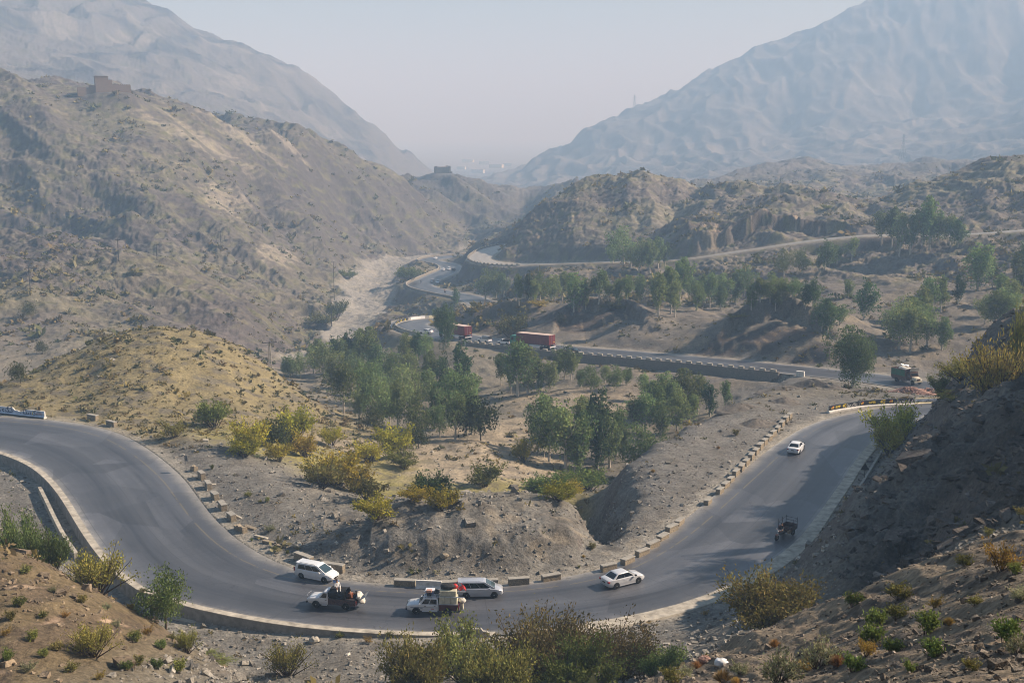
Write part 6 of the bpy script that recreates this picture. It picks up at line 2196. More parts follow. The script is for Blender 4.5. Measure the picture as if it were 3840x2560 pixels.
car(vehicle('estate_car', 729, 1327, 1, 'white estate car rounding the bend beside two long guard blocks', 'car'), 'estate', P_WHITE)
car(vehicle('estate_car', 1103, 1366, 1, 'silver estate car passing the loaded double-cab pickup', 'car'), 'estate', P_SILV)
car(vehicle('saloon_car', 1430, 1340, 1, 'silver saloon seen from behind leaving the bend to the right', 'car', turn=.03), 'saloon', P_PEARL)
car(vehicle('saloon_car', 1828, 1036, 1, 'white saloon driving away up the right-hand straight', 'car', turn=.05), 'saloon', P_WHITE)
car(vehicle('saloon_car', 979, 766, 1, 'white saloon in the far bend near the pale curved barrier', 'car', turn=.5), 'saloon', P_WHITE)
car(vehicle('saloon_car', 1318, 811, -1, 'black saloon on the middle road right of the container lorries', 'car'), 'saloon', P_BLACK)
for u, v, s, k, pt, lb in ((994, 648, 1, 'estate', P_SILV, 'tiny greyish car, left one of the nearer pair on the S bend'), (1006, 650, -1, 'saloon', P_WHITE, 'tiny white car, right one of the nearer pair on the S bend'),
                          (1018, 621, -1, 'saloon', P_WHITE, 'tiny white car, left one of the farther trio on the S bend'), (1031, 620, -1, 'estate', P_WHITE, 'tiny white car, middle one of the farther trio on the S bend'), (1042, 622, 1, 'estate', P_BLACK, 'tiny dark car, right one of the farther trio on the S bend'),
                          (1000, 595, -1, 'saloon', P_WHITE, 'farthest tiny white car where the road leaves the S bend')):
    car(vehicle('distant_car', u, v, s, lb, 'car', grp='tiny cars on the S bend'), k, pt)


def pickup(root, double, paint, bed_mat, lettered=()):
    xb = -.55 if double else .35                            # cab rear
    st = [(xb, .80, .36, .98, 0), (.5, .81, .34, 1.0, 0), (1.1, .81, .34, 1.0, .02), (1.6, .80, .34, .99, .05), (2.2, .78, .36, .94, .05), (2.42, .72, .42, .86, .03), (2.5, .62, .46, .74, 0)]
    if not double:
        st = [(xb, .80, .36, .98, 0), (.7, .81, .34, 1.0, 0)] + st[2:]
    loft(st).build('body', paint, root, smooth=True)
    vs = []
    B0, B1, R0, R1 = xb + .02, 1.38, xb + .1, .78
    for a, b, h_, z in ((B0, B1, .765, .97), (B0 + .05, R1 + .12, .66, 1.52), (R0, R1, .60, 1.60), (R0 + .12, R1 - .14, .50, 1.635)):
        vs += [(a, -h_, z), (b, -h_ * .96, z), (b, h_ * .96, z), (a, h_, z)]
    mb = MB().add(vs, [(i * 4 + k, i * 4 + (k + 1) % 4, i * 4 + 4 + (k + 1) % 4, i * 4 + 4 + k) for i in range(3) for k in range(4)] + [(12, 13, 14, 15), (3, 2, 1, 0)])
    mb.build('roof', paint, root, smooth=True)
    v = [Vector(p) for p in vs]
    panel((v[1], v[2], v[6], v[5]), .06, .94, .06, .95, .012).build('windscreen', SCREEN, root)
    panel((v[3], v[0], v[4], v[7]), .1, .9, .2, .9, .012).build('rear_window', GLASS, root)
    for s in (0, 1):
        qd = (v[0], v[1], v[5], v[4]) if s == 0 else (v[2], v[3], v[7], v[6])
        cs = [(.08, .46), (.50, .86)] if double else [(.14, .80)]
        for a, b in cs:
            if s:
                a, b = 1 - b, 1 - a
            panel(qd, a, b, .10, .92, .012).build('side_window', GLASS, root)
    for s in (-1, 1):
        MB().box(2.36, 2.5, s * .56 - .13, s * .56 + .13, .66, .82).build('headlight', LAMPW, root, bevel=.02)
        MB().box(1.15, 1.3, s * .92 - .09, s * .92 + .09, 1.0, 1.15).build('mirror', paint, root, bevel=.03)
        for x in ((.72, -.2) if double else (.55,)):
            MB().box(x - .08, x + .08, s * .812 - .01, s * .812 + .014, .84, .88).build('door_handle', TRIM, root)
        MB().box(xb + .1, 1.0, s * .80 - .05, s * .80 + .03, .30, .36).build('sill', paint, root)
    MB().box(2.46, 2.58, -.74, .74, .38, .58).build('bumper', TRIM, root, bevel=.03)
    MB().box(2.47, 2.53, -.38, .38, .62, .78).build('grille', TRIM, root)
    bed = empty('load_bed', (0, 0, 0))
    bed.parent = root
    x0, x1 = -2.45, xb - .03
    MB().box(x0, x1, -.80, .80, .50, .58).build('floor', bed_mat, bed)
    for s in (-1, 1):
        MB().box(x0, x1, s * .80 - .03, s * .80 + .03, .42, 1.02).build('side_panel', bed_mat, bed, bevel=.01)
        MB().box(x0, x1, s * .80 - .045, s * .80 + .045, 1.02, 1.06).build('rail', TRIM if bed_mat is not MAROON else P_SILV, bed)
        MB().box(x0 - .03, x0 + .03, s * .72 - .06, s * .72 + .06, .66, .92).build('taillight', LAMPR, bed)
    MB().box(x0 - .03, x0 + .03, -.66, .66, .48, 1.0).build('tailgate', bed_mat, bed)
    MB().box(-2.2, 2.2, -.45, .45, .30, .44).build('chassis', TRIM, root)
    for x in (-1.45, 1.55):
        for y in (-.74, .74):
            arch(root, x, y * (.832 / .74) if x < 0 else y * (.812 / .74), .40)
            wheel(root, x, y * 1.02, .34, WH_PLAIN, .34)
    return bed


def person(name, label, J, E, rad, cloth, loc, rz, hair=True, parts=None):
    """one skinned body: joints J (name -> point), bones E, radii; pelvis first; hands with five fingers"""
    J = dict(J)
    E = list(E)
    rad = dict(rad)
    for s in 'lr':
        w_, e_ = Vector(J['hand_' + s]), Vector(J['elbow_' + s])
        d = (w_ - e_).normalized()
        up = Vector((0, 0, 1)) if abs(d.z) < .9 else Vector((1, 0, 0))
        sd = d.cross(up).normalized()
        pl = w_ + d * .07
        J['palm_' + s], rad['palm_' + s] = pl, .032
        E.append(('hand_' + s, 'palm_' + s))
        for k, (off, ln) in enumerate(((-.03, .075), (-.010, .088), (.010, .083), (.028, .065))):
            a = pl + sd * off + d * .03
            b = a + d * ln - up * .025
            J['fa%d%s' % (k, s)], J['fb%d%s' % (k, s)] = a, b
            rad['fa%d%s' % (k, s)] = rad['fb%d%s' % (k, s)] = .010
            E += [('palm_' + s, 'fa%d%s' % (k, s)), ('fa%d%s' % (k, s), 'fb%d%s' % (k, s))]
        t1 = w_ + d * .03 - sd * .045
        J['t1' + s], J['t2' + s] = t1, t1 + d * .05 - sd * .02
        rad['t1' + s], rad['t2' + s] = .012, .010
        E += [('hand_' + s, 't1' + s), ('t1' + s, 't2' + s)]
    nm = list(J)
    me = bpy.data.meshes.new(name)
    me.from_pydata([tuple(J[k]) for k in nm], [(nm.index(a), nm.index(b)) for a, b in E], [])
    o = bpy.data.objects.new(name, me)
    COL.objects.link(o)
    sk = o.modifiers.new('skin', 'SKIN')
    me.skin_vertices.new() if not me.skin_vertices else None
    sv_ = me.skin_vertices[0].data
    for i, k in enumerate(nm):
        r = rad.get(k, .06)
        sv_[i].radius = (r, r) if not isinstance(r, tuple) else r
        sv_[i].use_root = i == 0
    ss = o.modifiers.new('sub', 'SUBSURF')
    ss.levels = ss.render_levels = 1
    dg = bpy.context.evaluated_depsgraph_get()
    m2 = bpy.data.meshes.new_from_object(o.evaluated_get(dg))
    m2.name = name
    old = o.data
    o.modifiers.clear()
    o.data = m2
    bpy.data.meshes.remove(old)
    m2.materials.clear()
    for m in (cloth, SKIN, parts or cloth, TRIM):
        m2.materials.append(m)
    keys = [(k, Vector(J[k])) for k in nm]
    mi = []
    for pg in m2.polygons:
        c = Vector(pg.center)
        k = min(keys, key=lambda a: (a[1] - c).length)[0]
        mi.append(1 if k in ('head', 'brow', 'nose', 'neck', 'hand_l', 'hand_r') or k[:4] in ('palm', 'fa0l', 'fa0r') or k[0] == 'f' and k[1] in 'ab' and k[2:3].isdigit() or k[:2] in ('t1', 't2')
                  else 3 if k in ('toe_l', 'toe_r') else 2 if k[:4] in ('knee', 'foot') else 0)
    m2.polygons.foreach_set('material_index', mi)
    m2.polygons.foreach_set('use_smooth', [True] * len(m2.polygons))
    if hair:
        hd, br_ = Vector(J['head']), Vector(J['brow'])
        hh = MB().blob(tuple(hd.lerp(br_, .7) + Vector((-.025, 0, .035))), (.105, .095, .085), n=12, m=8, lump=.12, seed=3).build('hair', HAIR, o, smooth=True)
        for s in (-1, 1):
            f = (Vector(J['nose']) - hd)
            f.z = 0
            f.normalize()
            sd = f.cross(Vector((0, 0, 1)))
            MB().blob(tuple(hd + f * .088 + sd * s * .033 + Vector((0, 0, .035))), .012, n=6, m=4).build('eye', HAIR, o)
            MB().blob(tuple(hd + sd * s * .095 + Vector((0, 0, .015))), (.02, .02, .033), n=6, m=4).build('ear', SKIN, o)
        MB().blob(tuple(hd + f * .09 + Vector((0, 0, -.05))), (.015, .03, .008), n=8, m=4).build('mouth', PINKC, o)
    o.location = loc
    o.rotation_euler = (0, 0, rz)
    return tag(o, label, 'person')


BONES = [('pelvis', 'waist'), ('waist', 'chest'), ('chest', 'neck'), ('neck', 'head'), ('head', 'brow'), ('head', 'nose')]
for s in 'lr':
    BONES += [('chest', 'shoulder_' + s), ('shoulder_' + s, 'elbow_' + s), ('elbow_' + s, 'hand_' + s), ('pelvis', 'hip_' + s), ('hip_' + s, 'knee_' + s), ('knee_' + s, 'foot_' + s), ('foot_' + s, 'toe_' + s)]
RAD = dict(pelvis=.15, waist=.14, chest=.16, neck=.055, head=.095, brow=.08, nose=.02, shoulder_l=.075, shoulder_r=.075, elbow_l=.05, elbow_r=.05, hand_l=.034, hand_r=.034,
           hip_l=.10, hip_r=.10, knee_l=.075, knee_r=.075, foot_l=.05, foot_r=.05, toe_l=.035, toe_r=.035)


def sitting(lean=.05, knee=(.42, -.02), foot=(.50, -.46), hands=((.36, .16, .18), (.36, -.16, .18)), turn=0.0):
    """seated, facing +x, pelvis at the origin on the seat"""
    J = dict(pelvis=(0, 0, .12), waist=(lean * .4, 0, .28), chest=(lean, 0, .47), neck=(lean * 1.3, 0, .62), head=(lean * 1.6 + .03, 0, .74), brow=(lean * 1.6 + .02, 0, .83))
    J['nose'] = (lean * 1.6 + .03 + .13 * math.cos(turn), .13 * math.sin(turn), .74)
    for s, y, hn in (('l', 1, hands[0]), ('r', -1, hands[1])):
        J['shoulder_' + s] = (lean * 1.1, y * .20, .54)
        J['elbow_' + s] = ((lean * 1.1 + hn[0]) * .45, y * .27, .30)
        J['hand_' + s] = hn
        J['hip_' + s] = (.04, y * .10, .10)
        J['knee_' + s] = (knee[0], y * .17, .12 + knee[1] + .06)
        J['foot_' + s] = (foot[0], y * .15, .12 + foot[1])
        J['toe_' + s] = (foot[0] + .17, y * .17, .08 + foot[1])
    return J


def place(root, x, y, z):
    c, s = math.cos(root.rotation_euler.z), math.sin(root.rotation_euler.z)
    return Vector((root.location.x + c * x - s * y, root.location.y + s * x + c * y, root.location.z + z))


# ---- single-cab pickup with painted bed and black canopy
pk = vehicle('pickup_truck', 768, 1391, -1, 'white single-cab pickup with dark painted bed and black canopy carrying passengers', 'pickup', turn=.05)
PAINTED = masonry('folk_painted_panel', (.03, .025, .03), (.20, .10, .06), (.05, .05, .09), 5.5)
bed = pickup(pk, False, P_WHITE, PAINTED)
cn = MB()
prof = [(-.80, 1.06), (-.80, 1.45), (-.66, 1.72), (-.35, 1.86), (0, 1.9), (.35, 1.86), (.66, 1.72), (.80, 1.45), (.80, 1.06)]
inner = [(y * .95, z - .045 if z > 1.1 else z) for y, z in prof]
n_ = len(prof)
vs = [(x, y, z) for x in (.22, -1.35) for y, z in prof] + [(x, y, z) for x in (.22, -1.35) for y, z in inner]
fs = [(k, k + 1, n_ + k + 1, n_ + k) for k in range(n_ - 1)] + [(2 * n_ + k, 3 * n_ + k, 3 * n_ + k + 1, 2 * n_ + k + 1) for k in range(n_ - 1)] + [(n_ + k, n_ + k + 1, 3 * n_ + k + 1, 3 * n_ + k) for k in range(n_ - 1)] + [tuple(range(n_))]
cn.add(vs, fs)
cn.build('canopy', CLOTHB, pk, smooth=True)
for x in (-1.37, -.6, .2):
    MB().tube([(x, y * 1.02, z + .012) for y, z in prof], .022, 5).build('canopy_hoop', TRIM, pk)
MB().tube([(-1.38, -.80, 1.3), (-2.4, -.80, 1.12)], .02, 5).build('grab_rail', WOOD, pk)
MB().box(-2.45, .3, -.90, -.80, 1.05, 1.10).build('side_plank', WOOD, pk)
MB().tube([(2.2, -.6, .95), (2.5, -.6, 1.06), (2.62, 0, 1.08), (2.5, .6, 1.06), (2.2, .6, .95)], .025, 6).build('bull_bar', ALLOY, pk)
sk_ = MB().blob((0, 0, 0), (.30, .55, .62), n=12, m=8, lump=.25, seed=5).build('sack', CLOTHW, None, smooth=True)
tag(sk_, 'bulging white sack tied on the tailboard of the single-cab pickup', 'sack')
sk_.location = place(pk, -2.72, 0, 1.05)
sk_.rotation_euler = (0, .45, pk.rotation_euler.z)
fl = MB()
vs, fs = [], []
for i in range(7):
    for j in range(5):
        a, b = i / 6, j / 4
        vs.append((-.15 - .75 * a - .12 * math.sin(b * PI), -.55 + 1.1 * b, -.2 + 1.0 * a * (1 - .5 * abs(b - .3)) + .06 * math.sin(7 * b + 4 * a)))
for i in range(6):
    for j in range(4):
        fs.append((i * 5 + j, i * 5 + j + 1, (i + 1) * 5 + j + 1, (i + 1) * 5 + j))
o = fl.add(vs + [(x + .03, y, z - .02) for x, y, z in vs], fs + [tuple(k + 35 for k in reversed(f)) for f in fs]).build('tarpaulin', CLOTHW, None, smooth=True)
tag(o, 'white cloth flapping up behind the single-cab pickup', 'tarpaulin')
o.location = place(pk, -2.5, 0, 1.0)
o.rotation_euler = (0, 0, pk.rotation_euler.z)
o = tag(MB().blob((0, 0, 0), (.32, .3, .2), n=10, m=6, lump=.3, seed=8).build('sack', CLOTHC, None, smooth=True), 'cream sack hanging low behind the single-cab pickup', 'sack')
o.location = place(pk, -2.72, -.3, .5)
BLUES = simple('sky_blue_cotton', (.20, .33, .62), .9, .1, var=.15)
PALEB = simple('pale_blue_cotton', (.48, .56, .75), .9, .1, var=.15)
WHITES = simple('white_cotton', (.70, .69, .66), .9, .1, var=.12)
RUST = simple('rust_cotton', (.30, .11, .06), .9, .1, var=.2)
NAVY = simple('navy_cotton', (.025, .04, .08), .9, .1, var=.2)
hz_ = pk.rotation_euler.z
person('person', 'person in sky-blue shirt and pale trousers sitting on the canopy side', sitting(.02, hands=((.30, .22, .2), (.30, -.20, .2)), knee=(.40, -.02), foot=(.44, -.42)), BONES, RAD, BLUES, place(pk, -.05, -.46, 1.83), hz_ - 1.25, parts=PALEB)
person('person', 'person in white clothes sitting behind on top of the canopy', sitting(-.05, knee=(.36, .16), foot=(.52, -.20), hands=((.1, .3, .05), (.3, -.2, .25))), BONES, RAD, WHITES, place(pk, -.45, .28, 1.90), hz_ + 2.2)
person('person', 'person in rust-coloured shirt crouching in the open bed', sitting(.12, knee=(.34, .2), foot=(.40, -.08), hands=((.3, .16, .3), (.3, -.16, .25))), BONES, RAD, RUST, place(pk, -1.62, -.25, .72), hz_ - .9)
person('person', 'dark-haired person in navy clothes sitting at the tail of the bed', sitting(.05, knee=(.36, .18), foot=(.42, -.08), hands=((.3, .16, .3), (.3, -.16, .25))), BONES, RAD, NAVY, place(pk, -2.15, -.15, .74), hz_ + 2.6, parts=PALEB)

# ---- loaded double-cab pickup
pd = vehicle('pickup_truck', 996, 1404, -1, 'white double-cab pickup with maroon bed piled high with household goods', 'pickup', turn=.0)
pickup(pd, True, P_WHITE, MAROON)
for s in (-1, 1):
    MB().box(-.5, 2.1, s * .815 - .008, s * .815 + .006, .70, .73).build('side_stripe', NAVY, pd)
    MB().box(.95, 1.2, s * .817 - .008, s * .817 + .006, .58, .63).build('door_emblem', NAVY, pd)
    MB().box(-.15, .15, s * .817 - .008, s * .817 + .006, .56, .62).build('door_emblem', REDC, pd)
    MB().tube([(1.0, s * .62, 1.72), (-3.0, s * .66, 1.74)], .045, 6).build('roof_rack_rail', P_SILV, pd)
    for x in (.7, .1, -.4):
        MB().tube([(x, s * .62, 1.72), (x, s * .6, 1.6)], .02, 5).build('roof_rack_leg', TRIM, pd)
for x in (.75, .2, -.35):
    MB().tube([(x, -.62, 1.72), (x, .62, 1.72)], .025, 5).build('roof_rack_bar', TRIM, pd)


def cargo(name, mb, mat, label, cat, x, y, z, rz=0.0, smooth=False, bevel=0.0):
    o = tag(mb.build(name, mat, None, smooth=smooth, bevel=bevel), label, cat)
    o.location = place(pd, x, y, z)
    o.rotation_euler = (0, 0, pd.rotation_euler.z + rz)
    return o


cr8 = cargo('crate', MB().box(-.85, .85, -.72, .72, 0, 1.15), CLOTHC, 'big cream canvas-covered crate standing in the maroon bed', 'crate', -1.45, 0, .60, bevel=.05)
for x in (-.28, .28):
    MB().box(x - .02, x + .02, -.735, .735, -.0, 1.165).build('strap', WOOD, cr8)
cargo('crate', MB().box(-.8, .75, -.62, .62, 0, .55), CLOTHC, 'upper cream crate stacked on the big one', 'crate', -1.42, .02, 1.77, bevel=.06)
cargo('bundle', MB().blob((0, 0, .22), (.75, .5, .30), n=14, m=8, lump=.25, seed=12), CLOTHG, 'charcoal cloth bundle lying on the upper crate', 'bundle', -1.4, 0, 2.30, smooth=True)
cargo('bundle', MB().blob((0, 0, .2), (.28, .28, .26), n=12, m=8, lump=.12, seed=13), REDC, 'round red bundle at the back of the load', 'bundle', -2.05, -.15, 2.28, smooth=True)
ch_ = MB()
for x in (-.22, .22):
    for y in (-.2, .2):
        ch_.tube([(x, y, 0), (x * .8, y * .8, .45)], .025, 5)
ch_.box(-.24, .24, -.22, .22, .43, .47)
ch_.box(-.26, -.22, -.22, .22, .47, .85)
o = cargo('chair', ch_, REDC, 'red plastic chair hung upside down off the back of the load', 'chair', -2.45, -.2, 2.55, .4)
o.rotation_euler = (2.6, .5, pd.rotation_euler.z)
cargo('box', MB().box(-.42, .42, -.32, .32, 0, .30), BLUEC, 'bluish plastic box on the roof rack', 'box', .32, -.18, 1.75, bevel=.03)
cargo('box', MB().box(-.44, .44, -.34, .34, 0, .10), P_WHITE, 'white lid lying on the bluish plastic box', 'lid', .32, -.18, 2.055, bevel=.03)
cargo('box', MB().box(-.25, .25, -.18, .18, 0, .24), PINKC, 'pinkish carton at the back of the roof rack', 'box', .35, .38, 1.75 + .33, bevel=.02)
cargo('bundle', MB().blob((0, 0, .2), (.3, .4, .2), n=10, m=7, lump=.3, seed=14), CLOTHG, 'dark bag beside the bluish box on the roof rack', 'bag', -.32, -.05, 1.75, smooth=True)
cargo('crate', MB().box(-.2, .2, -.2, .2, 0, .33), TRIM, 'dark crate under the pinkish carton on the roof rack', 'box', .35, .38, 1.75, bevel=.02)
cargo('sack', MB().blob((0, 0, .0), (.36, .32, .26), n=12, m=8, lump=.15, seed=15), CLOTHW, 'white sack hanging over the tailgate of the double-cab pickup', 'sack', -2.72, -.2, 1.05, smooth=True)
cargo('sack', MB().box(-.16, .16, -.25, .25, -.34, .34, taper=.15), CLOTHC, 'cream bag hanging below the white sack', 'bag', -2.68, -.2, .52, bevel=.06)

# ---- motor tricycle with cargo box
tr = vehicle('cargo_tricycle', 1800, 1232, -1, 'dark red three-wheeled motor cargo cart driven towards the camera in the shade', 'tricycle', turn=-.15)
tr.scale = (1.1, 1.1, 1.1)
DRED = simple('dark_red_cart_paint', (.045, .011, .011), .5, .4, var=.3)
bx = empty('cargo_box', (0, 0, 0))
bx.parent = tr
MB().box(-1.75, .05, -.62, .62, .52, .58).build('floor', DRED, bx)
for s in (-1, 1):
    MB().box(-1.75, .05, s * .62 - .02, s * .62 + .02, .58, 1.02).build('side_panel', DRED, bx)
    for x in (-1.7, -.85, .0):
        MB().tube([(x, s * .62, .6), (x, s * .62, 1.75)], .025, 5).build('post', TRIM, bx)
    MB().tube([(-1.7, s * .62, 1.6), (.0, s * .62, 1.45)], .018, 5).build('rail', TRIM, bx)
for x, z in ((-1.7, 1.6), (.0, 1.4), (-1.7, 1.3)):
    MB().tube([(x, -.62, z), (x, .62, z)], .018, 5).build('rail', TRIM, bx)
MB().box(-1.77, -1.73, -.62, .62, .58, 1.02).build('tailboard', DRED, bx)
MB().box(.03, .07, -.62, .62, .58, 1.02).build('headboard', DRED, bx)
MB().box(-1.7, .9, -.12, .12, .40, .52).build('chassis', TRIM, tr)
MB().box(.15, .75, -.17, .17, .72, .82).build('seat', CLOTHB, tr, bevel=.03)
MB().blob((.95, 0, .82), (.3, .16, .14), n=10, m=6).build('fuel_tank', DRED, tr, smooth=True)
MB().tube([(1.25, 0, 1.0), (1.55, 0, .32)], .04, 6).build('fork', ALLOY, tr)
MB().tube([(1.05, -.36, 1.12), (1.22, -.2, 1.08), (1.22, .2, 1.08), (1.05, .36, 1.12)], .018, 5).build('handlebar', ALLOY, tr)
MB().blob((1.38, 0, .95), (.09, .1, .1), n=10, m=6).build('headlight', LAMPW, tr, smooth=True)
MB().box(1.28, 1.85, -.07, .07, .64, .67).build('mudguard', DRED, tr)
wheel(tr, 1.57, .001, .31)
for y in (-.52, .52):
    wheel(tr, -1.0, y, .31)
tag(person('person', 'person in dark clothes riding the motor cargo tricycle', sitting(.08, knee=(.40, -.04), foot=(.36, -.42), hands=((.62, .32, .28), (.62, -.32, .28))), BONES, RAD, CLOTHG, place(tr, .46, 0, .86), tr.rotation_euler.z))
o = tag(MB().box(-.3, .3, -.12, .12, 0, .3).build('jerrycan', WOOD, None, bevel=.04), 'brownish can strapped to the side of the tricycle', 'can')
o.location = place(tr, .28, .79, .66)
o.rotation_euler = (0, 0, tr.rotation_euler.z)

# ---- painted lorry
lg = vehicle('painted_lorry', 2083, 879, -1, 'high-sided green decorated lorry with a cream bonnet near the rubble heap', 'lorry', turn=-.12)
GREEN = simple('green_lorry_paint', (.012, .11, .055), .5, .4, var=.4, scale=3)
DECO = masonry('decorated_lorry_paint', (.06, .025, .02), (.22, .13, .09), (.05, .05, .05), 4)
CREAMP = simple('cream_bonnet_paint', (.62, .56, .42), .4, .4, var=.2)
cb = empty('cargo_body', (0, 0, 0))
cb.parent = lg
MB().box(-3.6, 1.15, -1.15, 1.15, .95, 1.06).build('floor', DECO, cb)
for s in (-1, 1):
    MB().box(-3.6, 1.15, s * 1.15 - .05, s * 1.15 + .05, 1.0, 2.95).build('side_wall', DECO, cb)
    for k in range(3):
        MB().box(-3.5 + k * 1.4, -2.2 + k * 1.4, s * 1.15 - .08, s * 1.15 + .08, 1.55, 2.85).build('green_panel', GREEN, cb)
    MB().box(-3.6, 1.1, s * 1.02 - .03, s * 1.02 + .03, .55, .95).build('skirt_board', DECO, cb)
MB().box(-3.65, -3.58, -1.15, 1.15, 1.0, 2.95).build('tail_wall', DECO, cb)
MB().box(1.08, 1.15, -1.15, 1.15, 1.0, 2.95).build('front_wall', DECO, cb)
MB().prism([(1.15, 2.55), (2.05, 3.25), (2.0, 3.42), (1.05, 3.05)], -1.2, 1.2).build('crown_board', DECO, lg)
MB().prism([(2.02, 2.75), (2.12, 2.75), (2.42, 3.5), (2.34, 3.5)], -1.1, 1.1).build('crown_front', CLOTHW, lg)
MB().prism([(1.2, 1.0), (2.35, 1.0), (2.35, 1.7), (2.1, 2.6), (1.2, 2.6)], -1.0, 1.0).build('cab', DECO, lg)
panel(((2.35, -1, 1.7), (2.35, 1, 1.7), (2.1, 1, 2.6), (2.1, -1, 2.6)), .08, .92, .1, .7, .012).build('windscreen', GLASS, lg)
for s in (-1, 1):
    MB().box(1.45, 2.1, s * 1.0 - .012, s * 1.0 + .012, 1.75, 2.3).build('side_window', GLASS, lg)
loft([(2.3, .85, .75, 1.62, .02), (2.8, .80, .72, 1.58, .08), (3.3, .72, .72, 1.46, .08), (3.42, .62, .78, 1.36, .02)]).build('bonnet', CREAMP, lg, smooth=True)
MB().box(3.38, 3.47, -.38, .38, .85, 1.28).build('grille', DECO, lg)
MB().box(3.3, 3.55, -1.05, 1.05, .55, .78).build('bumper', CREAMP, lg)
for s in (-1, 1):
    MB().lathe([(.12, 0), (.12, .08)], (3.40, s * .52, 1.12), axis='x', n=10).build('headlight', LAMPW, lg)
    wheel(lg, 2.75, s * .9, .5)
    wheel(lg, -2.1, s * .95, .5)
    wheel(lg, -2.1, s * .70, .5)
    MB().prism([(2.2, .9), (2.35, 1.15), (2.75, 1.25), (3.15, 1.12), (3.25, .95), (3.1, 1.02), (2.75, 1.15), (2.4, 1.05)], s * .98 - .16, s * .98 + .16).build('mudguard', CREAMP, lg)
MB().box(-3.4, 3.0, -.4, .4, .62, .86).build('chassis', TRIM, lg)
for k, (x, sx_) in enumerate(((-1.6, .75), (-.3, .7))):
    o = tag(MB().blob((0, 0, 0), (sx_, .95, .42), n=12, m=7, lump=.18, seed=20 + k).build('sack', CLOTHW, None, smooth=True), ['white bulging sack on top of the green lorry, rear one', 'white bulging sack on top of the green lorry, behind the crown'][k], 'sack')
    o.location = place(lg, x, 0, 2.9)
    o.rotation_euler = (0, 0, lg.rotation_euler.z)
for x in (-2.0, -.7):
    MB().tube([(x, -1.12, 2.9), (x, -.9, 3.5), (x, 0, 3.7), (x, .9, 3.5), (x, 1.12, 2.9)], .03, 5).build('canopy_hoop', P_SILV, lg)

# ---- container lorries
BOXRED = simple('maroon_container_paint', (.17, .022, .024), .55, .35, var=.25, scale=1.2)
BOXTOP = simple('dusty_container_roof', (.58, .45, .38), .85, .2, var=.2, scale=1)
TEAL = simple('green_cab_paint', (.03, .20, .14), .4, .4, var=.2)


def container_lorry(u, v, label):
    r = vehicle('container_lorry', u, v, 1, label, 'lorry')
    co = empty('container', (0, 0, 0))
    co.parent = r
    mb = MB()
    n = 44
    for s in (-1, 1):
        vs, fs = [], []
        for k in range(n + 1):
            x = -6.0 + 12.0 * k / n
            y = s * (1.22 if (k // 2) % 2 else 1.185)
            vs += [(x, y, 1.5), (x, y, 4.1)]
        fs = [(2 * k, 2 * k + 2, 2 * k + 3, 2 * k + 1) for k in range(n)]
        mb.add(vs, fs)
    mb.add([(-6, -1.185, 1.5), (-6, 1.185, 1.5), (-6, 1.185, 4.1), (-6, -1.185, 4.1), (6, -1.185, 1.5), (6, 1.185, 1.5), (6, 1.185, 4.1), (6, -1.185, 4.1)], [(0, 3, 2, 1), (4, 5, 6, 7), (0, 1, 5, 4)])
    mb.build('side_walls', BOXRED, co)
    MB().box(-6.08, 6.08, -1.23, 1.23, 4.09, 4.16).build('roof', BOXTOP, co)
    fr = MB()
    for x in (-6.05, 6.05):
        for y in (-1.2, 1.2):
            fr.box(x - .07, x + .07, y - .07, y + .07, 1.45, 4.1)
    for y in (-1.2, 1.2):
        fr.box(-6, 6, y - .05, y + .05, 1.42, 1.54)
    fr.build('corner_frame', BOXRED, co)
    for s in (-1, 1):
        dr_ = MB().box(-6.14, -6.03, s * .58 - .55, s * .58 + .55, 1.56, 4.04).build('door', BOXRED, co)
        for y in (.3, .8):
            MB().tube([(-6.17, s * y, 1.55), (-6.17, s * y, 4.05)], .025, 5).build('lock_rod', ALLOY if y < .5 else BOXRED, dr_)
    MB().box(-6.16, -6.145, -.95, -.55, 2.0, 2.25).build('warning_plate', M_YELL, co)
    MB().box(-6.2, 5.2, -.45, .45, 1.1, 1.4).build('trailer_frame', TRIM, r)
    MB().box(-6.3, -6.15, -1.2, 1.2, .72, .98).build('rear_bumper', P_WHITE, r)
    for s in (-1, 1):
        MB().box(-6.34, -6.2, s * 1.0 - .18, s * 1.0 + .18, 1.05, 1.25).build('taillight', LAMPR, r)
        MB().box(-2.2, 1.6, s * 1.12 - .03, s * 1.12 + .03, .75, 1.1).build('side_guard', P_WHITE, r)
        for x in (-5.3, -4.1, -2.9, 3.6, 4.8):
            for yy in (1.02, .72):
                wheel(r, x, s * yy, .5)
        wheel(r, 8.0, s * 1.0, .5)
    MB().prism([(6.45, .9), (8.75, .9), (8.75, 1.9), (8.6, 3.0), (8.3, 3.25), (6.45, 3.25)], -1.2, 1.2).build('cab', TEAL, r)
    panel(((8.75, -1.2, 1.9), (8.75, 1.2, 1.9), (8.6, 1.2, 3.0), (8.6, -1.2, 3.0)), .06, .94, .08, .9, .015).build('windscreen', GLASS, r)
    for s in (-1, 1):
        MB().box(7.3, 8.4, s * 1.2 - .015, s * 1.2 + .015, 2.0, 2.8).build('side_window', GLASS, r)
        MB().box(8.72, 8.8, s * .9 - .18, s * .9 + .18, 1.1, 1.3).build('headlight', LAMPW, r)
    MB().box(3.0, 8.6, -.45, .45, .7, 1.05).build('chassis', TRIM, r)
    return r


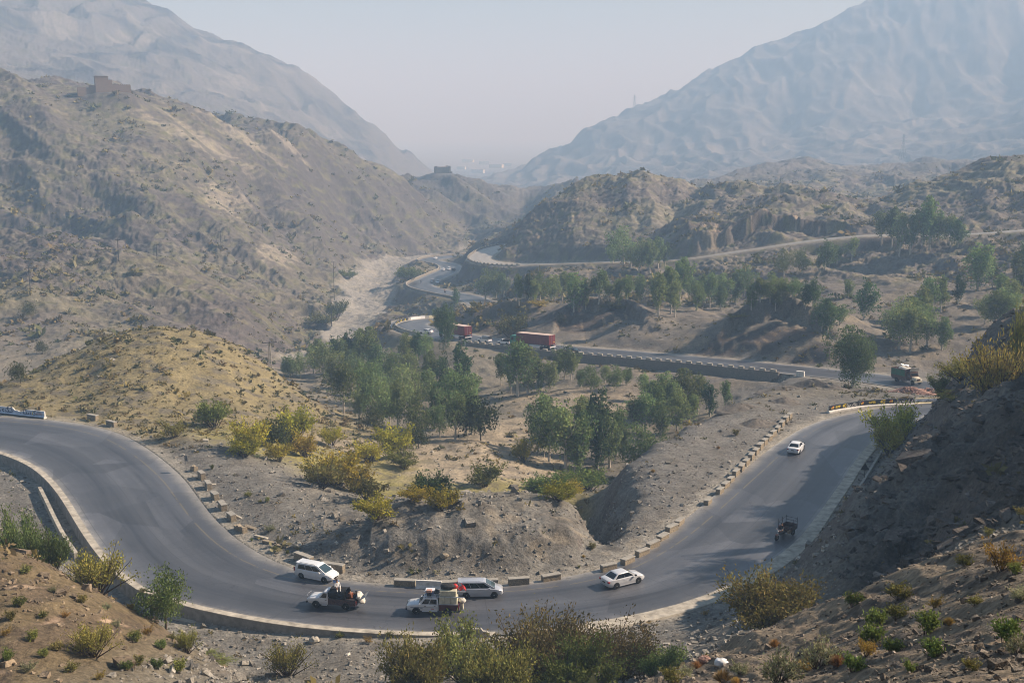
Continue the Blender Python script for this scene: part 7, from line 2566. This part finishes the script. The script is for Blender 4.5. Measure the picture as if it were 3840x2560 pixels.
container_lorry(1231, 800, 'maroon container lorry on the middle road, nearer one with its whole side visible')
container_lorry(1051, 777, 'maroon container lorry half hidden by the big rounded roadside tree')
for u, v, lb, open_ in ((1113, 786, 'white pickup with a grey hooped canopy right behind the farther container lorry', True), (1160, 791, 'white pickup with a dark open back between the two container lorries', False)):
    r = vehicle('pickup_truck', u, v, 1, lb, 'pickup')
    pickup(r, False, P_WHITE, P_WHITE)
    zt = 2.0 if open_ else 1.6
    c = MB()
    pf = [(-.8, 1.06), (-.78, zt - .25), (-.55, zt), (.55, zt), (.78, zt - .25), (.8, 1.06)]
    vs = [(x, y, z) for x in (.2, -2.4) for y, z in pf]
    c.add(vs, [(k, k + 1, 7 + k, 6 + k) for k in range(5)] + [(0, 1, 2, 3, 4, 5)])
    c.build('canopy', simple('grey_canvas', (.30, .31, .32), .9, .1, var=.2) if open_ else CLOTHB, r, smooth=False)


# ---- motorbikes far away
def motorbike(u, v, sgn, label, plabel, cloth):
    r = vehicle('motorbike', u, v, sgn, label, 'motorbike')
    wheel(r, .62, .001, .3)
    wheel(r, -.62, .001, .3)
    MB().tube([(-.6, 0, .35), (-.1, 0, .45), (.3, 0, .75), (.62, 0, .3)], .05, 6).build('frame', TRIM, r)
    MB().blob((.2, 0, .82), (.28, .14, .12), n=8, m=6).build('fuel_tank', DRED, r)
    MB().box(-.6, 0, -.12, .12, .74, .82).build('seat', CLOTHB, r)
    MB().tube([(.35, -.34, 1.05), (.45, 0, 1.0), (.35, .34, 1.05)], .02, 5).build('handlebar', ALLOY, r)
    person('person', plabel, sitting(.1, knee=(.38, -.02), foot=(.3, -.4), hands=((.5, .3, .28), (.5, -.3, .28))), BONES, RAD, cloth, place(r, -.25, 0, .78), r.rotation_euler.z)


motorbike(967, 650, 1, 'tiny motorbike by the guard wall on the left of the S bend', 'person in dark clothes riding the motorbike at the left of the S bend', CLOTHG)
motorbike(1022, 672, -1, 'tiny motorbike near the small dark tree below the S bend', 'person in reddish clothes riding the motorbike near the small dark tree', RUST)
print('vehicles', time.time() - T0)
# ------------------------------------------------------------------ forts, poles, heaps and litter
M_MUD = masonry('brown_fort_stone', (.24, .165, .125), (.32, .23, .175), (.20, .15, .115), .8)
M_FORT = masonry('grey_fort_stone', (.17, .145, .125), (.23, .20, .17), (.15, .13, .11), .5)


def by_d(u, v, d):
    h_, q_ = hq(u, v)
    return set_on(h_ * d, d)


p = by_d(236, 211, 702)
k = 708 / F
ft = empty('hilltop_fort', (p.x, p.y, p.z + .5), .42, 'brown hilltop fort with a square tower and a long low wall on the left ridge', 'fort')
MB().box(-4.2, 3.2, -3.5, 3.5, -2, 8.4).build('tower', M_MUD, ft)
MB().box(-4.4, 3.4, -3.7, 3.7, 8.4, 8.75).build('tower_cornice', M_MUD, ft)
MB().box(3.2, 16.0, -3.2, 4.5, -3, 3.7).build('long_wall', M_MUD, ft)
cr_ = MB()
for i in range(10):
    cr_.box(3.6 + i * 1.25, 4.2 + i * 1.25, -3.25, -2.9, 3.7, 4.1)
cr_.build('battlement', M_MUD, ft)
MB().box(3.2, 5.6, -1.8, 2, 3.7, 6.6).build('inner_turret', M_MUD, ft)
MB().box(-13.5, -4.2, -2.0, -1.2, -3.5, 1.6).build('stepped_wall', M_MUD, ft)
MB().box(-8, -4.2, -2.2, -1.0, 1.6, 3.2).build('stepped_wall', M_MUD, ft)
MB().box(-14.5, -9.5, -2.5, 2, -3.5, 2.1).build('low_hut', M_MUD, ft)
p = by_d(1013, 397, 1150)
ft = empty('hilltop_fort', (p.x, p.y, p.z - 1), .3, 'small hazy square fort on the low hill in the valley gap', 'fort')
MB().box(-6, 7.5, -5, 5, -3, 7.0).build('keep', M_FORT, ft)
for x, y in ((-6, -5), (7.5, -5), (7.5, 5)):
    MB().box(x - 1, x + 1, y - 1, y + 1, -3, 7.9).build('corner_tower', M_FORT, ft)
MB().box(7.5, 11, -3, 3, -3, 2.2).build('side_hut', M_FORT, ft)
# far town
rt2 = random.Random(8)
for i, (u, v, w_) in enumerate(((1075, 372, 22), (1112, 376, 18), (1140, 384, 26), (1165, 380, 16), (1178, 396, 18), (1098, 396, 24), (1150, 404, 28), (1060, 388, 16), (1130, 412, 20))):
    h_, q_ = hq(u, v)
    d = max(min(-(CAMZ + 62) / q_, 5200), 2150) if q_ < 0 else 5000
    s = w_ * d / 2300
    rf = empty('town_building', (h_ * d, d, -64), rt2.uniform(-.3, .3), 'faint flat-roofed building in the haze, %s from the left in the distant town' % ORD[sorted(x[0] for x in ((1075,), (1112,), (1140,), (1165,), (1178,), (1098,), (1150,), (1060,), (1130,))).index(u)], 'building', 'buildings of the distant town')
    MB().box(-s / 2, s / 2, -s / 3, s / 3, 0, 5 + s * .12).build('walls', M_WHITE if i % 2 else M_CREAM, rf)
    MB().box(-s / 2 - .4, s / 2 + .4, -s / 3 - .4, s / 3 + .4, 5 + s * .12, 5.8 + s * .12).build('roof_slab', M_CONC, rf)

# power poles
def pole(u, vt, vb, label, lattice=False, dmin=120, d=None):
    p = pick(u, vb, dmin, 1300) if d is None else by_d(u, vb, d)
    H = max(at_d(u, vt, p.y).z - p.z, 4)
    r = empty('power_pole', (p.x, p.y, p.z), .3, label, 'power pole')
    if lattice:
        mb = MB()
        for s in (-1, 1):
            mb.tube([(s * .32, 0, -.5), (s * .14, 0, H)], .075, 4)
        n = 14
        for k in range(n):
            z0, z1 = H * k / n, H * (k + 1) / n
            w0, w1 = .32 - .18 * k / n, .32 - .18 * (k + 1) / n
            mb.tube([(-w0, 0, z0), (w1, 0, z1)], .03, 4)
            mb.tube([(-w0, 0, z0), (w0, 0, z0)], .03, 4)
        mb.build('mast', M_CONC, r)
        MB().box(-1.6, 1.6, -.06, .06, H - .12, H + .02).build('crossarm', M_DARK, r)
        for x in (-1.4, 0, 1.4):
            MB().lathe([(.05, H + .02), (.08, H + .1), (.05, H + .25)], (x, 0, 0), axis='z', n=6).build('insulator', M_DARK, r)
    else:
        MB().tube([(0, 0, -.5), (0, 0, H)], [.17, .10], 6).build('mast', M_DARK, r)
        MB().box(-.95, .95, -.07, .07, H - .55, H - .40).build('crossarm', M_DARK, r)
        for x in (-.85, 0, .85):
            MB().lathe([(.05, H - .4), (.05, H - .15)], (x, 0, 0), axis='z', n=5).build('insulator', M_DARK, r)
    return r


pole(622, 786, 872, 'pale lattice power pole with a crossarm on the right shoulder of the mound', True, d=236)
for u, vt, vb, lb in ((70, 612, 672, 'dark leaning power pole at the far left of the lower hillside'), (273, 548, 602, 'dark power pole on the crest of the lower hill, left of its neighbour'), (361, 560, 598, 'dark power pole on the crest of the lower hill, right of its neighbour'),
                     (507, 530, 557, 'thin power pole midway up the left hillside'), (603, 500, 536, 'thin power pole beside the pale streak on the left hill'), (720, 555, 580, 'small thin power pole high above the riverbed'),
                     (768, 600, 690, 'tall thin power pole at the left edge of the riverbed'), (762, 680, 750, 'thin power pole among thickets on the left riverbank')):
    pole(u, vt, vb, lb)


def pylon(u, vt, vb, label, d):
    p = by_d(u, vb, d)
    H = max(at_d(u, vt, d).z - p.z, 15)
    r = empty('lattice_pylon', p, .2, label, 'pylon')
    mb = MB()
    w0 = H * .11
    f = lambda z: w0 * (1 - .85 * min(z / (H * .7), 1)) + .35
    for sx_ in (-1, 1):
        for sy_ in (-1, 1):
            mb.tube([(sx_ * f(z), sy_ * f(z), z) for z in (0, H * .35, H * .7, H)], .2, 4)
    zs = [H * k / 7 for k in range(8)]
    for a, b in zip(zs, zs[1:]):
        for s in (-1, 1):
            mb.tube([(-f(a), s * f(a), a), (f(b), s * f(b), b)], .13, 3)
            mb.tube([(f(a), s * f(a), a), (-f(b), s * f(b), b)], .13, 3)
            mb.tube([(s * f(a), -f(a), a), (s * f(b), f(b), b)], .13, 3)
    mb.build('tower', M_DARK, r)
    for z in (H * .74, H * .86):
        MB().box(-H * .13, H * .13, -.25, .25, z - .2, z + .2).build('crossarm', M_DARK, r)


pylon(1457, 218, 252, 'faint lattice pylon on the ridge of the right-hand mountain', 2610)
pylon(2072, 308, 378, 'faint lattice pylon in front of the right-hand mountain slope', 1900)

# heaps of spoil and stones by the road
def heap(u, v, d, rx, ry, rz_, mat, label, seed, n=900, st=.16, col=(.2, .18, .15)):
    p = by_d(u, v, d)
    rg_ = np.random.default_rng(seed)
    vs, fs, m, q_ = [], [], 26, 12
    for i in range(q_ + 1):
        for k in range(m):
            a, r = 2 * PI * k / m, i / q_
            rr = 1 + .25 * math.sin(2 * a + seed) + .12 * math.sin(5 * a + seed * 2)
            z = rz_ * (math.exp(-3.2 * r * r) - .045) * (1 + .25 * math.sin(3 * a + seed) * r) + rg_.normal(0, .05)
            vs.append((rx * r * rr * math.cos(a), ry * r * rr * math.sin(a), z - .25 * (i == q_)))
    fs = [(i * m + k, (i + 1) * m + k, (i + 1) * m + (k + 1) % m, i * m + (k + 1) % m) for i in range(q_) for k in range(m)]
    o = MB().add(vs, fs).build('spoil_heap', mat, None, smooth=True)
    o.location = p
    return tag(o, label, 'heap')


M_SPOIL = simple('grey_spoil', (.15, .135, .115), .95, .1, var=.45, scale=2.5, bump=.8)
M_PINK = simple('pinkish_rubble', (.38, .24, .19), .95, .1, var=.5, scale=3.5, bump=1.0)
for i, (u, v, d, rx, ry, rz_, lb) in enumerate(((1800, 888, 214, 5, 3, 1.3, 'grey spoil heap left of the big roadside tree, leftmost of three'), (1862, 882, 216, 5.5, 3, 1.7, 'grey spoil heap left of the big roadside tree, the tallest of three'), (1905, 880, 216, 4, 2.5, 1.2, 'grey spoil heap touching the foot of the big roadside tree'),
                                                (1995, 886, 214, 4, 2, .8, 'low grey spoil heap right of the big roadside tree'), (1800, 940, 188, 3.5, 2.2, .9, 'stony heap on the gravel bank above the guard blocks'), (1735, 990, 172, 3.5, 2.5, 1.0, 'dark stony heap on the gravel bank, lowest of its kind'), (1700, 960, 182, 4, 3, 1.0, 'grey stony heap in the middle of the gravel bank'))):
    heap(u, v, d, rx, ry, rz_, M_SPOIL, lb, i + 1)
h1 = heap(2085, 899, 214, 5.2, 1.6, 1.5, M_PINK, 'heap of pinkish stone rubble in front of the green lorry', 21)
h2 = heap(2130, 898, 216, 4.5, 1.6, 1.2, M_SPOIL, 'greyish rubble heap right of the pinkish one', 22)
rgx = np.random.default_rng(5)
xs, ys, zs = [], [], []
for hp, n, (rx, ry) in ((h1, 420, (4.8, 1.7)), (h2, 260, (4, 1.6))):
    a, r = rgx.uniform(0, 2 * PI, n), np.sqrt(rgx.uniform(0, 1, n))
    hx, hy = hp.location.x + rx * r * np.cos(a), hp.location.y + ry * r * np.sin(a)
    xs += list(hx); ys += list(hy)
    zs += [hp.location.z + 1.25 * (math.exp(-3.0 * rr * rr) - .04) for rr in r]
n = len(xs)
stones('rubble', np.array(xs), np.array(ys), np.array(zs), rgx.uniform(.12, .42, n), rgx.uniform(.4, .9, n), np.array([[.42, .27, .215]]) * rgx.uniform(.5, 1.5, n)[:, None], M_EARTH, rgx)

# loose slabs of the broken guard wall
for i, (u, v, L_, w_, a, lb) in enumerate(((542, 1183, 2.2, .3, -.7, 'long pale broken post lying behind the lowest whole guard block'), (485, 1112, 1.2, .5, .3, 'flat pale slab lying behind the second guard block of the left row'), (575, 1210, 1.6, .5, -.5, 'grey tilted slab among the crumbled guard wall'),
                                         (600, 1232, 1.7, .5, -.35, 'pale slab at the lower end of the crumbled guard wall'), (617, 1243, 1.4, .45, -.3, 'grey slab lying beyond the crumbled guard wall'), (470, 1015, 1.1, .6, .2, 'small pale slab on the verge above the signpost'), (645, 1253, 1.5, .5, -.3, 'last flat slab below the crumbled guard wall'))):
    p = at_z(u, v, .2)
    o = tag(MB().box(-L_ / 2, L_ / 2, -w_ / 2, w_ / 2, -.12, .16).build('concrete_slab', M_PALE if i in (0, 1, 3, 5) else M_STONE, bevel=.03), lb, 'slab')
    o.location = (p.x, p.y, ground(p.x, p.y) + .08)
    o.rotation_euler = (.12 * (i % 3 - 1), .1, a)
for u, v, s, lb, mt in ((683, 1258, .55, 'cream boulder on the verge behind the white estate car', M_PALE), (1020, 1285, .5, 'grey boulder in the cut bank behind the whitish barrier', M_STONE), (722, 1475, .5, 'small pile of pale stones at the foot of the retaining wall', M_PALE), (1595, 905 + 30, .5, 'pale boulder on the crest of the gravel bank', M_PALE), (1618, 1523, .28, 'pinkish stone among the foreground plants', M_PINK)):
    p = pick(u, v, 10, 260)
    o = tag(MB().blob((0, 0, s * .4), (s, s * .8, s * .65), n=9, m=6, lump=.35, seed=int(u)).build('boulder', mt), lb, 'boulder')
    o.location = p
# litter
p = pick(1655, 1532, 10, 80)
o = tag(MB().blob((0, 0, .12), (.26, .2, .16), n=14, m=9, lump=.35, seed=2).build('plastic_bag', M_WLET, smooth=True), 'crumpled white plastic bag on the foreground slope', 'bag')
o.location = p
